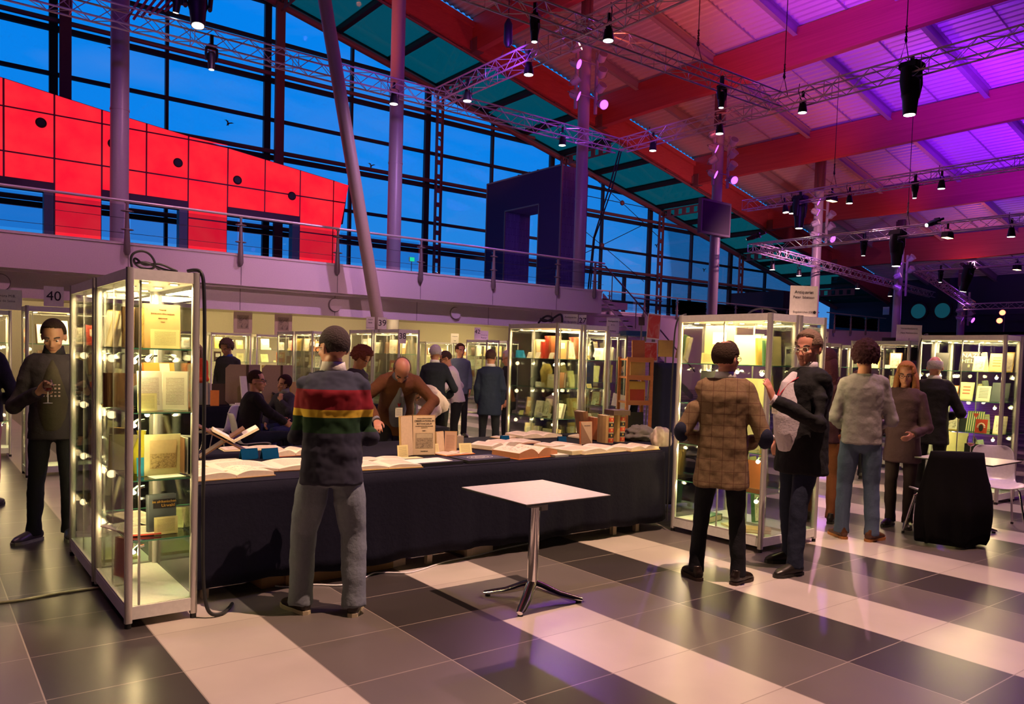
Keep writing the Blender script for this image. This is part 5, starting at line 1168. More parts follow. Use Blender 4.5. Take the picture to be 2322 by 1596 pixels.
cord('white_cable', 'white power cable snaking along the floor under the navy cloth', [(*atZ(a, c, .006).xy, .006) for a, c in ((612, 1325), (640, 1335), (700, 1322), (750, 1328), (800, 1326), (843, 1300), (850, 1298), (900, 1298), (930, 1300), (975, 1285), (1010, 1272), (1050, 1265), (1090, 1258), (1130, 1245), (1200, 1232))], .006, WPLAS)
cord('black_cable', 'thick black cable running down the near case corner', [(1.30, 4.9, 2.07), (1.36, 4.84, 2.09), (1.375, 4.82, 2.05), (1.378, 4.815, 1.6), (1.38, 4.82, .9), (1.375, 4.815, .3), (1.39, 4.79, .03), (1.45, 4.77, .012), (1.52, 4.80, .012), (1.60, 4.95, .012)], .011, BLKP)
cl_ = [(1.06+.12*math.cos(a*.9)+.03*math.sin(a*2.3), 5.05+.10*math.sin(a*.9)+.02*a*.1, 2.075+.07*abs(math.sin(a*.45))) for a in [i*.55 for i in range(34)]]
cord('coiled_cable', 'loops of black cable lying on top of the near case', [(1.02, 5.0, 2.07), (1.0, 5.0, 2.14), (1.05, 5.0, 2.18), (1.12, 5.0, 2.17), (1.16, 5.0, 2.08), (1.10, 5.05, 2.07), (1.03, 5.05, 2.10), (1.04, 5.03, 2.15), (1.08, 5.02, 2.08), (1.16, 5.0, 2.12), (1.24, 5.0, 2.08), (1.28, 4.98, 2.07), (1.2, 5.02, 2.07), (1.08, 5.0, 2.12), (1.02, 5.06, 2.09), (1.14, 5.1, 2.14), (1.2, 5.1, 2.07)], .007, BLKP)
cord('coiled_cable', 'tangled black cable on top of the centre case', [(6.5, 8.0, 2.07), (6.5, 7.9, 2.16), (6.5, 7.75, 2.17), (6.5, 7.68, 2.08), (6.5, 7.85, 2.10), (6.5, 8.0, 2.14), (6.5, 7.9, 2.07), (6.5, 7.7, 2.12), (6.52, 7.6, 2.19), (6.52, 7.5+.05, 2.16), (6.52, 7.55, 2.07)], .014, BLKP)
cord('black_cable', 'thin black cable hanging at the left edge of the case behind tweed', [(5.85, 4.98, 2.07), (5.76, 5.03, 2.06), (5.755, 5.04, 1.9), (5.755, 5.045, 1.0), (5.76, 5.04, .1)], .008, BLKP)
cord('black_cable', 'arched cable loop on top of the case behind tweed', [(6.0, 4.4, 2.065), (6.0, 4.35, 2.12), (6.0, 4.2, 2.14), (6.0, 4.1, 2.07)], .008, BLKP)
cord('black_cable', 'thin cable hanging at the left side of the right edge case', [(10.5, 4.9, 2.07), (10.44, 4.99, 2.08), (10.43, 5.01, 1.9), (10.43, 5.01, .2)], .008, BLKP)
cord('floor_cable', 'taped cable line on the floor running left from the near cases', [(*atZ(a, c, .005).xy, .005) for a, c in ((-60, 1372), (0, 1368), (60, 1360), (130, 1345), (205, 1335), (260, 1330))], .012, bsdf('clear_tape', (.35, .30, .24), .15))
# ---- signs
def sign(label, x, y, z, rz, w_, h_, lines, mat=None):
    t = thing('booth_sign', label, 'sign', (x, y, z), rz, 'white booth signs'); b = NB(); bx(b, -w_/2, -.004, 0, w_/2, .004, h_); obj('board', b, mat or PAPW, t)
    for s_, zz, q_, m_ in lines: text('lettering', s_, q_, m_, t, (0, -.006, zz), (PI/2, 0, 0))
    return t
p = atY(122, 716, 10.98); sign('booth sign reading 40 on the case at left', p.x, 10.98, 2.065, -.05, .21, .24, [('40', .12, .16, INK)])
p = atY(867, 750, 12.7); sign('booth sign reading 39 near the striped man', 7.03, 13.3, 2.065, -.5, .16, .22, [('39', .11, .16, INK)])
p = atY(912, 772, 12.4); sign('booth sign reading 38 on the case corner', 7.07, 12.592, 1.80, 0, .15, .24, [('38', .13, .15, INK)])
p = atY(842, 750, 12.75); sign('booth sign with small grey lettering left of 39', 7.03, 13.78, 2.065, -.5, .16, .24, [('Galerie', .19, .03, INKG), ('Bode', .13, .035, INK), ('Nuernberg (DE)', .03, .022, INKG)])
p = atY(1323, 732, 7.7); sign('booth sign reading 27 above the centre cases', p.x, 7.72, 2.065, -.6, .10, .13, [('27', .055, .10, INK)])
p = atY(1298, 728, 7.7); sign('booth sign with small lettering left of 27', p.x, 7.74, 2.065, -.6, .19, .13, [('Antiquariat', .09, .035, INKG), ('der Burgkeller', .03, .03, INKG)])
p = atY(1093, 760, 17.5); sign('booth sign reading 42', 12.6, 18.2, 2.065, -.6, .17, .34, [('42', .22, .16, INK)])
p = atY(1104, 757, 17.6); sign('small lilac sign right of 42', 12.84, 18.22, 2.065, -.6, .24, .26, [('Antiquariat', .14, .04, INKG), ('Rainer', .06, .06, INK)])
p = atY(1035, 778, 23.9); sign('small white sign above the white haired man', p.x, 24.02, 2.05, 0, .34, .34, [('Antiquariat', .24, .05, INKG), ('Kiel', .08, .06, INK)])
p = atY(1402, 760, 9.3); sign('small sign right of the centre cases', 9.24, 9.42, 2.065, -.4, .22, .25, [('Antiquariat', .19, .04, INK), ('& Co', .13, .03, INKG), ('Hamburg', .03, .028, INKG)])
t = sign('tall white sign of an antiquarian dealer on the case', 6.40, 4.10, 2.062, -.62, .33, .36, [('Antiquariat', .285, .050, INK), ('Peter Ibbetson', .225, .043, INKG), ('Engelskirchen (DE)', .05, .032, INKG)])
t.scale = (.76, .76, .76)
b = NB(); cyl(b, (.135, -.006, .05), (.135, -.008, .05), .018, 16); obj('round_mark', b, INK, t)
p = atY(12, 705, 13.1); sign('lilac booth sign cut by the left picture edge', p.x, 13.1, 2.07, 0, .40, .28, [('Aurora M.B.', .19, .05, INK), ('Rue de Seine', .12, .045, INKG)])
p = atY(1, 0, 1); sign('booth sign with the number 2 left of the right edge case', 12.85, 6.3, 2.062, -.7, .40, .26, [('Versandantiquariat', .20, .035, INKG), ('Hans Hammerstein', .13, .035, INK), ('2', .03, .04, INK)])
sign('small sign with the number 36 behind the curly haired man', 14.0, 8.5, 2.062, -.7, .18, .22, [('36', .11, .13, INK)])
# prints pinned above the wall cases
for i, (px, l) in enumerate(((553, 'left'), (645, 'right'))):
    p = atY(px, 755, 22.9); t = thing('pinned_print', f'{l} pinned print with dark foliage above the wall cases', 'print', (p.x, 23.0, 2.07), 0, 'pinned prints above the wall cases')
    b = NB(); bx(b, -.27, -.006, 0, .27, 0, .62); obj('sheet', b, bsdf('pale_pink_sheet', (.86, .72, .62), .7), t); b = NB(); bx(b, -.17, -.009, .12, .17, -.006, .52); obj('drawing', b, page_mat('ink_drawing_'+l, (.55, .45, .36), (.04, .03, .04), (0, 2), 1, .1, art=4), t)
# round number plate on the left wall area
# ---- portfolios and books on the rear table
def onR(px, py, z=TT): p = atZ(px, py, z); return p.x, p.y
def stand(px, py, w_, h_, t_, c, rz, lab, tilt=.05, Y=None, sp_=False):
    p = atY(px, py, Y or 12.3); return book(p.x, Y or 12.3, TT, rz, w_, h_, t_, c, tilt, sp_, lab, 'large volumes on the rear table')
PF = bsdf('portfolio_board', (.30, .20, .14), .7)
for i, (px, w_, l) in enumerate(((538, .32, 'big upright brown portfolio with cut corners on the rear table'), (618, .30, 'second upright brown portfolio on the rear table'))):
    p = atY(px, 900, 12.2); t = thing('portfolio', l, 'portfolio', (p.x, 12.25, TT), -.3, 'brown portfolios'); c = .06; H_ = .62
    b = NB(); prism(b, [(-w_/2+c, 0), (w_/2, 0), (w_/2, H_), (-w_/2+c, H_), (-w_/2, H_-c), (-w_/2, c)], 0, .012); obj('front_board', b, PF, t)
    b = NB(); prism(b, [(-w_/2, 0), (w_/2, 0), (w_/2, H_), (-w_/2, H_)], 0, .012); o = obj('back_board', b, PF, t, loc=(w_/2, .012, 0), rot=(0, 0, .9)); o.location = (w_/2+w_/2*math.cos(.9), w_/2*math.sin(.9), 0)
    b = NB(); bx(b, w_/2-.015, -.012, 0, w_/2+.02, .03, H_); obj('dark_spine', b, BM['dark brown'], t)
stand(463, 918, .16, .33, .05, 'grey', 0, 'pale grey volume at the left end of the rear table'); stand(472, 918, .10, .33, .05, 'cream', .3, 'cream volume beside the pale grey one on the rear table')
stand(487, 918, .12, .24, .01, 'orange', -.3, 'bright orange red pamphlet tilted on the rear table', .3, 12.05); stand(500, 918, .22, .32, .05, 'dark brown', 0, 'dark brown volume beside the orange red pamphlet')
stand(558, 918, .12, .45, .02, 'white', .4, 'tall pinkish white board behind the seated man', .15, 12.1); stand(640, 900, .14, .28, .04, 'blue grey', .3, 'blue grey volume behind the seated woman')
stand(672, 920, .18, .36, .06, 'tan', .2, 'tan slipcase standing left of the striped man', 0, 12.1)
p = atY(655, 915, 12.0); b = NB(); bx(b, -.25, -.15, 0, .25, .15, .03); o = obj('album', b, BM['black'], None, loc=(p.x, 12.1, TT+.06), rot=(0, .45, -.3)); tag(o, 'big dark album propped open beside the seated woman', 'album')
for i, (px, l) in enumerate(((541, 'left white card on the rear table'), (625, 'right white card on the rear table'))): p = atY(px, 915, 11.95); card(p.x, 11.95, TT, -.2, .1, .05, CARDW, .5, l, 'white cards on the rear table')
p = atY(552, 920, 12); b = NB(); bx(b, -.18, -.1, 0, .18, .1, .02); tag(obj('booklet', b, PAPW, None, loc=(p.x, 12.0, TT)), 'pale booklet lying near the seated man elbow', 'booklet')
# ---- cafe table
def cafe(label, x, y, rz, s=.70, z=.74):
    t = thing('cafe_table', label, 'table', (x, y, 0), rz, 'small square cafe tables')
    b = NB(); bx(b, -s/2, -s/2, z-.004, s/2, s/2, z); obj('tabletop', b, TABW, t); b = NB(); bx(b, -s/2, -s/2, z-.014, s/2, s/2, z-.0041); obj('top_core', b, BLKP, t)
    b = NB(); loft(b, [(0, 0, .09), (0, 0, z-.03)], [(.036, .036)]*2, (1, 0, 0), 20); obj('pillar', b, CHROME, t, True)
    b = NB(); bx(b, -.07, -.05, z-.10, .05, .06, z-.014); bx(b, .03, -.035, z-.13, .085, .04, z-.05); obj('fold_bracket', b, bsdf('grey_cast_bracket', (.22, .21, .2), .45, .4), t)
    for i, a in enumerate((PI/4+.6-rz*0, )):
        pass
    for a in (2.20, -2.48, -.645, .9 if label.startswith('far') else None):
        if a is None: continue
        d = V((math.cos(a), math.sin(a), 0)); b = NB()
        loft(b, [d*.0+V((0, 0, .12)), d*.06+V((0, 0, .10)), d*.18+V((0, 0, .055)), d*.30+V((0, 0, .028)), d*.335+V((0, 0, .022))], [(.036, .034), (.038, .032), (.036, .022), (.030, .016), (.022, .012)], (-d.y, d.x, 0), 12); o = obj('foot', b, CHROME, t, True)
        b = NB(); q = d*.31; cyl(b, (q.x, q.y, 0), (q.x, q.y, .02), .018, 12); obj('rubber_pad', b, BLKP, o)
    return t
cafe('empty white square bistro table in the foreground', 3.275, 4.01, 0)
cafe('far bistro table with a wine glass on the right', 8.36, 3.45, .03, .72)
def wine_glass(x, y, z, label, liquid=None, tilt=(0, 0, 0), sc=1.0):
    t = thing('wine_glass', label, 'glass', (x, y, z)); t.rotation_euler = tilt; t.scale = (sc,)*3
    m = MATS.get('stem_glass') or glass('stem_glass', (.92, .93, .93), .0, .14)
    b = NB(); loft(b, [(0, 0, .0), (0, 0, .003), (0, 0, .006)], [.034, .033, .006], None, 20); loft(b, [(0, 0, .005), (0, 0, .09)], [.004, .004], None, 10); obj('stem', b, bsdf('glass_highlight', (.7, .68, .66), .1, .3), t, True)
    b = NB(); loft(b, [(0, 0, .09), (0, 0, .10), (0, 0, .125), (0, 0, .15), (0, 0, .185)], [.004, .024, .037, .036, .029], None, 24, False); obj('bowl', b, m, t, True)
    if liquid: b = NB(); loft(b, [(0, 0, .094), (0, 0, .102), (0, 0, .122)], [.006, .023, .035], None, 20); obj('wine', b, liquid, t, True)
    return t
p = atZ(2200, 1034, .74); wine_glass(p.x, p.y, .7405, 'wine glass with rose wine on the far bistro table', bsdf('rose_wine', (.7, .2, .12), .1), sc=1.1)
p = atZ(2172, 1035, .74); t = thing('ashtray', 'dark patterned bowl on the far bistro table', 'bowl', (p.x, p.y, .7405)); b = NB(); loft(b, [(0, 0, 0), (0, 0, .03)], [.05, .062], None, 12); obj('rim', b, bsdf('dark_patterned_glass', (.04, .03, .08), .2), t)
p = atZ(2215, 1042, .74); b = NB(); bx(b, -.1, -.07, 0, .1, .07, .002); tag(obj('leaflet', b, PAPER, None, loc=(p.x, p.y, .7405), rot=(0, 0, .3)), 'thin paper leaflet on the far bistro table', 'paper')
# ---- shell chairs
def shell_mesh():
    prof = [(.22, .42, .19), (.19, .445, .205), (.08, .445, .215), (-.06, .435, .215), (-.16, .45, .21), (-.205, .50, .205), (-.225, .58, .205), (-.24, .68, .205), (-.26, .77, .195), (-.275, .815, .16), (-.28, .825, .12)]
    b = NB(); rows = []
    for (y, z, hw) in prof:
        r = []
        for k in range(11):
            u = (k-5)/5.; lift = .035*u*u*(1 if y > -.16 else 0); fw = .05*u*u*(1 if y <= -.16 else .0)
            r.append(b.verts.new((hw*u, y+fw, z+lift)))
        rows.append(r)
    for p, q in zip(rows, rows[1:]):
        for k in range(10): b.faces.new((p[k], p[k+1], q[k+1], q[k]))
    return b
def chair(label, x, y, rz):
    t = thing('shell_chair', label, 'chair', (x, y, 0), rz, 'white moulded shell chairs')
    o = obj('seat_shell', shell_mesh(), WPLAS, t, 'full'); m = o.modifiers.new('s', 'SOLIDIFY'); m.thickness = .009; m = o.modifiers.new('b', 'SUBSURF'); m.levels = 1; m.render_levels = 1
    for sx in (-1, 1):
        for sy in (-1, 1): b = NB(); tube(b, [(sx*.08, sy*.02, .425), (sx*.15, sy*.10, .42), (sx*.17, sy*.13, .39), (sx*.22, sy*.215, .012)], .011, 10); o = obj('leg', b, CHROME, t, True); b = NB(); cyl(b, (sx*.22, sy*.215, 0), (sx*.22, sy*.215, .02), .014, 10); obj('foot_cap', b, BLKP, o)
    b = NB(); bx(b, -.09, -.10, .415, .09, .10, .428); obj('mount_plate', b, BLKP, t); return t
CH0 = chair('empty white shell chair at the rear table, seen from the side', 3.42, 11.3, -PI/2-.5)
CH0.rotation_euler = (0, 0, .95)
c = dup(CH0, (3.38, 9.80, 0), (0, 0, -1.75), 'white shell chair under the seated man')
c = dup(CH0, (3.98, 9.05, 0), (0, 0, 1.0), 'white shell chair half hidden by the striped man')
c = dup(CH0, (9.02, 3.42, 0), (0, 0, 2.2), 'lilac lit shell chair at the far bistro table')
c = dup(CH0, (7.82, 3.46, 0), (0, 0, -.65), 'shell chair buried under the black coat')
# black coat over that chair
b = NB(); cx_, cy_ = 7.78, 3.26
def coat():
    t = thing('draped_coat', 'black coat draped over a chair at the far bistro table', 'coat', (7.82, 3.46, 0), -.65); b = NB(); N = 44; rows = []
    for zi in range(15):
        f = zi/14; z = .865-.82*f; r = []
        for k in range(N):
            a = 2*PI*k/N; ww = .245+.075*min(1, f*2.2)-.06*max(0, f-.75)*2; dd = .08+.13*min(1, f*1.6)-.03*f
            wv = 1+.10*f*math.sin(a*7)+.07*f*math.sin(a*11+1); zz = z-.04*f*math.sin(a*3+.5)-.06*f*(math.cos(a*2) > .6)
            r.append(b.verts.new((ww*math.cos(a)*wv, -.26+dd*math.sin(a)*wv, max(.02, zz))))
        rows.append(r)
    for p, q in zip(rows, rows[1:]):
        for k in range(N): b.faces.new((p[k], p[(k+1) % N], q[(k+1) % N], q[k]))
    b.faces.new(rows[0]); b.faces.new(rows[-1][::-1]); obj('coat_body', b, bsdf('black_wool', (.010, .009, .011), .95, spec=.1), t, 'full')
    b = NB(); loft(b, [(.20, -.22, .74), (.27, -.18, .55), (.28, -.17, .3), (.25, -.2, .14)], [(.05, .07), (.09, .09), (.09, .10), (.06, .07)], (1, 0, 0), 14); obj('sleeve', b, MATS['black_wool'], t, 'full')
coat()
# ---- easel, drape, posters behind the table's right end
EW = wood_mat('orange_wood', (.45, .14, .04), (.58, .20, .06))
t = thing('ladder_shelf', 'orange wooden ladder shelf between the centre case and navy drape', 'shelf', (7.47, 7.17, 0), -.45)
for sx in (-1, 1):
    for sy in (-.16, .16): b = NB(); bx(b, sx*.16-.018, sy-.018, 0, sx*.16+.018, sy+.018, 1.66); obj('upright', b, EW, t)
for z in (.72, 1.08, 1.40, 1.63): b = NB(); bx(b, -.17, -.18, z-.012, .17, .18, z+.012); bx(b, -.178, -.182, z-.03, .178, -.165, z+.03); obj('rung_shelf', b, EW, t)
p = (7.47, 7.17)
for i, (dz, c, w_, h_, l) in enumerate(((1.642, 'rust', .17, .24, 'worn volume on top of the orange ladder shelf'), (1.412, 'tan', .2, .20, 'tan volume on the upper rung of the ladder shelf'), (1.092, 'ochre', .22, .26, 'ochre volume with a red lower half on the ladder shelf'), (.732, 'black', .2, .22, 'black folder low in the orange ladder shelf'))):
    o = book(p[0], p[1]-.05, dz, -.45, w_, h_, .03, c, .08, lab=l, group=None)
    if i == 2: add_front(o, .2, .15, BM['red'], 'red_panel_label', 0, .08)
b = NB(); N = 30; rows = []
for zi in range(12):
    f = zi/11; r = []
    for k in range(N): a = 2*PI*k/N; wv = 1+.06*math.sin(a*6+f)+.04*math.sin(a*9); r.append(b.verts.new(((.20-.05*f)*math.cos(a)*wv, (.10+.02*f)*math.sin(a)*wv, 1.60-.95*f)))
    rows.append(r)
for p_, q_ in zip(rows, rows[1:]):
    for k in range(N): b.faces.new((p_[k], p_[(k+1) % N], q_[(k+1) % N], q_[k]))
b.faces.new(rows[0]); b.faces.new(rows[-1][::-1])
o = obj('navy_drape', b, bsdf('navy_wool', (.018, .022, .055), .9), None, 'full', loc=(7.80, 6.98, 0), rot=(0, 0, -.6)); tag(o, 'navy coat hanging beside the orange ladder shelf', 'coat')
def poster(label, px, py, Y, w_, h_, mat, rz=-.5, tilt=0, z=None, art=None):
    p = atY(px, py, Y); t = thing('poster', label, 'poster', (p.x, Y, (z if z is not None else p.z-h_/2))); t.rotation_euler = (Matrix.Rotation(rz, 3, 'Z') @ Matrix.Rotation(-.1, 3, 'X') @ Matrix.Rotation(tilt, 3, 'Y')).to_euler(); b = NB(); bx(b, -w_/2, -.006, 0, w_/2, .0, h_); obj('board', b, mat, t)
    b = NB(); bx(b, -.01, .0, -t.location.z+.02, .01, .014, h_*.5); obj('stand_rod', b, RAILM, t)
    if art: b = NB(); bx(b, -w_/2*.9, -.009, h_*.05, w_/2*.9, -.006, h_*.95); obj('print', b, art, t)
    return t
redart = page_mat('red_white_artwork', (.70, .07, .05), (.75, .40, .32), (0, 2), 1, .03, art=1.6)
poster('red and white art print in clear wrap standing high at right of centre', 1481, 740, 7.6, .19, .36, PAPW, tilt=.08, art=redart)
poster('smaller red illustrated print below the big red one', 1475, 797, 7.3, .20, .26, PAPW, art=page_mat('red_figure_print', (.62, .05, .03), (.7, .3, .2), (0, 2), 1, .05, art=3))
poster('ochre board with rounded top behind the navy drape', 1510, 790, 7.7, .22, .24, BM['ochre'])
poster('tan leaning board left of the case behind tweed', 1542, 785, 7.0, .14, .34, BM['tan'], tilt=.25)
poster('small dark framed picture behind the red art print', 1455, 728, 7.9, .09, .12, BM['dark brown'])
poster('grey cardboard mount low behind the navy coat', 1512, 950, 6.9, .22, .42, bsdf('grey_mount', (.16, .15, .18), .8), tilt=-.05)
for i, (px, py) in enumerate(((1402, 908), (1412, 915))): poster(['front', 'rear'][i]+' lilac lit folded catalogue left of the ladder shelf', px, py, 7.6+.15*i, .2, .17, PAPW, tilt=.2)
p = atY(1453, 742, 9.2); t = thing('shelf_unit', 'blue topped rack behind the red art print', 'rack', (p.x-.1, 9.2, 0), -.4)
b = NB(); bx(b, -.26, -.2, 2.02, .26, .2, 2.1); obj('blue_top', b, bsdf('rack_blue', (.02, .10, .22), .4), t); b = NB()
for sx in (-1, 1):
    for sy in (-1, 1): bx(b, sx*.24-.015, sy*.18-.015, 0, sx*.24+.015, sy*.18+.015, 2.02)
obj('rack_post', b, RAILM, t)
# television on the end wall mezz
p = atX(2000, 778, 40); b = NB(); bx(b, -.05, -.9, -.55, .05, .9, .55); o = obj('wall_monitor', b, BLK, None, loc=(38.5, 19.2, 2.55), rot=(0, .1, .35)); tag(o, 'dark monitor hanging under the far mezzanine corner', 'monitor')
# paper shopping bag behind the seated man chair
t = thing('paper_bag', 'brown paper bags on the floor behind the seated man', 'bag', (3.75, 9.2, 0), .3); b = NB(); bx(b, -.2, -.1, 0, .2, .1, .36); obj('bag_body', b, CB, t); b = NB(); torus(b, (0, -.1, .36), .06, .005, Matrix.Rotation(PI/2, 3, 'X'), 16, 6); obj('handle', b, CB, t)
# ---- word the shelf things from left to right
from collections import defaultdict
G_ = defaultdict(list)
for r in REC: G_[(r[1], r[2], r[4])].append(r)
for (case_, sh, kind), L_ in G_.items():
    L_.sort(key=lambda r: pj(*r[0].location)); n = len(L_)
    for i, r in enumerate(L_):
        pos = 'alone' if n == 1 else 'leftmost' if i == 0 else 'rightmost' if i == n-1 else ordn[i]+' from left'
        r[0]['label'] = f"{r[3]} {kind}, {pos}, {sh} shelf, {CPH[case_]}"
# ================================================================== PEOPLE
def skinm(n, c): return bsdf('skin_'+n, c, .48, bscale=12)
SK = skinm('fair', (.60, .30, .20)); SKR = skinm('ruddy', (.58, .25, .16)); SKD = skinm('tan', (.42, .21, .13))
FAB = {}
def fab(n, c, r=.85): 
    if n not in FAB: FAB[n] = bsdf('fabric_'+n, c, r, spec=.25, bump=.25, bscale=60)
    return FAB[n]
def stripes():
    m = bpy.data.materials.new('striped_jersey'); m.use_nodes = True; n = m.node_tree; b = n.nodes['Principled BSDF']; b.inputs['Roughness'].default_value = .9; b.inputs['Specular IOR Level'].default_value = .2
    co = nd(n, 'ShaderNodeTexCoord'); s = nd(n, 'ShaderNodeSeparateXYZ'); n.links.new(co.outputs['Object'], s.inputs[0])
    mr = nd(n, 'ShaderNodeMath', operation='SUBTRACT'); mr.inputs[1].default_value = .85; n.links.new(s.outputs[2], mr.inputs[0])
    r = nd(n, 'ShaderNodeValToRGB'); r.color_ramp.interpolation = 'CONSTANT'; e = r.color_ramp.elements; e[0].color = (.035, .035, .055, 1); e[1].position = .0; e[1].color = (.035, .035, .055, 1)
    for p, c in ((.20, (.030, .030, .048, 1)), (.28, (.016, .045, .018, 1)), (.375, (.62, .42, .04, 1)), (.42, (.20, .012, .02, 1)), (.54, (.042, .046, .072, 1))): q = e.new(p); q.color = c
    n.links.new(mr.outputs[0], r.inputs[0]); n.links.new(r.outputs[0], b.inputs['Base Color']); return m
def plaid():
    m = bpy.data.materials.new('brown_windowpane_tweed'); m.use_nodes = True; n = m.node_tree; b = n.nodes['Principled BSDF']; b.inputs['Roughness'].default_value = .95; b.inputs['Specular IOR Level'].default_value = .15
    co = nd(n, 'ShaderNodeTexCoord'); s = nd(n, 'ShaderNodeSeparateXYZ'); n.links.new(co.outputs['Object'], s.inputs[0]); o_ = []
    for ax in (0, 2):
        a = nd(n, 'ShaderNodeMath', operation='MULTIPLY'); a.inputs[1].default_value = 12; n.links.new(s.outputs[ax], a.inputs[0]); f = nd(n, 'ShaderNodeMath', operation='FRACT'); n.links.new(a.outputs[0], f.inputs[0]); l = nd(n, 'ShaderNodeMath', operation='LESS_THAN'); l.inputs[1].default_value = .055; n.links.new(f.outputs[0], l.inputs[0]); o_.append(l)
    mxm = nd(n, 'ShaderNodeMath', operation='MAXIMUM'); n.links.new(o_[0].outputs[0], mxm.inputs[0]); n.links.new(o_[1].outputs[0], mxm.inputs[1])
    nz = nd(n, 'ShaderNodeTexNoise'); nz.inputs['Scale'].default_value = 90; n.links.new(co.outputs['Object'], nz.inputs[0])
    c1 = nd(n, 'ShaderNodeMixRGB'); c1.inputs[1].default_value = (.15, .095, .05, 1); c1.inputs[2].default_value = (.24, .16, .09, 1); n.links.new(nz.outputs[0], c1.inputs[0])
    mx = nd(n, 'ShaderNodeMixRGB'); mx.inputs[2].default_value = (.125, .065, .04, 1); n.links.new(mxm.outputs[0], mx.inputs[0]); n.links.new(c1.outputs[0], mx.inputs[1]); n.links.new(mx.outputs[0], b.inputs['Base Color']); return m
TEXW = bpy.data.textures.new('cloth_folds', 'CLOUDS'); TEXW.noise_scale = .11; TEXW.noise_depth = 2
def finish(o, vox, smooth=3, fold=0.0):
    m = o.modifiers.new('union', 'REMESH'); m.mode = 'VOXEL'; m.voxel_size = vox; m.use_smooth_shade = True
    if smooth: s = o.modifiers.new('soften', 'SMOOTH'); s.factor = .5; s.iterations = smooth
    if fold: d = o.modifiers.new('folds', 'DISPLACE'); d.texture = TEXW; d.strength = fold; d.texture_coords = 'LOCAL'; d.mid_level = .5
    return o
def hand(b, w, d, pn, s=1.0, curl=.5, side=1, spread=.12, holdc=None):
    # w wrist, d pointing direction, pn palm normal; side +1: thumb lies at d x pn
    d = V(d).normalized(); pn = V(pn); pn = (pn-d*pn.dot(d)).normalized(); sd = d.cross(pn)*side; w = V(w)
    loft(b, [w-d*.03*s, w, w+d*.035*s, w+d*.08*s, w+d*.10*s], [(.028*s, .020*s), (.027*s, .018*s), (.038*s, .017*s), (.043*s, .015*s), (.038*s, .012*s)], sd, 12)
    for i, (off, L) in enumerate(((.031, .072), (.011, .082), (-.010, .076), (-.030, .058))):
        p = w+d*.092*s+sd*off*s; dd = (d+sd*off*spread/.03*.8).normalized(); ax = dd.cross(pn); pts = [p-dd*.02*s, p]; c = 0; rr = [.0095*s, .0095*s]
        for k, fr in enumerate((.45, .32, .23)):
            c += curl*(.9+.1*i)*(.8 if k == 0 else 1.0); q = dd*math.cos(c)+pn*math.sin(c); p = p+q*L*fr*s; pts.append(p); rr.append((.0088-.0009*k)*s)
        loft(b, pts, rr, sd, 8)
    p = w+d*.02*s+sd*.024*s; pts = [p, p+(sd*.75+d*.5+pn*.25)*.038*s]; pts.append(pts[-1]+(sd*.35+d*.85+pn*.35*(1+curl)).normalized()*.032*s); pts.append(pts[-1]+(d*.9+pn*.6*curl-sd*.1*curl).normalized()*.026*s)
    loft(b, pts, [.014*s, .012*s, .0105*s, .0085*s], d, 8)
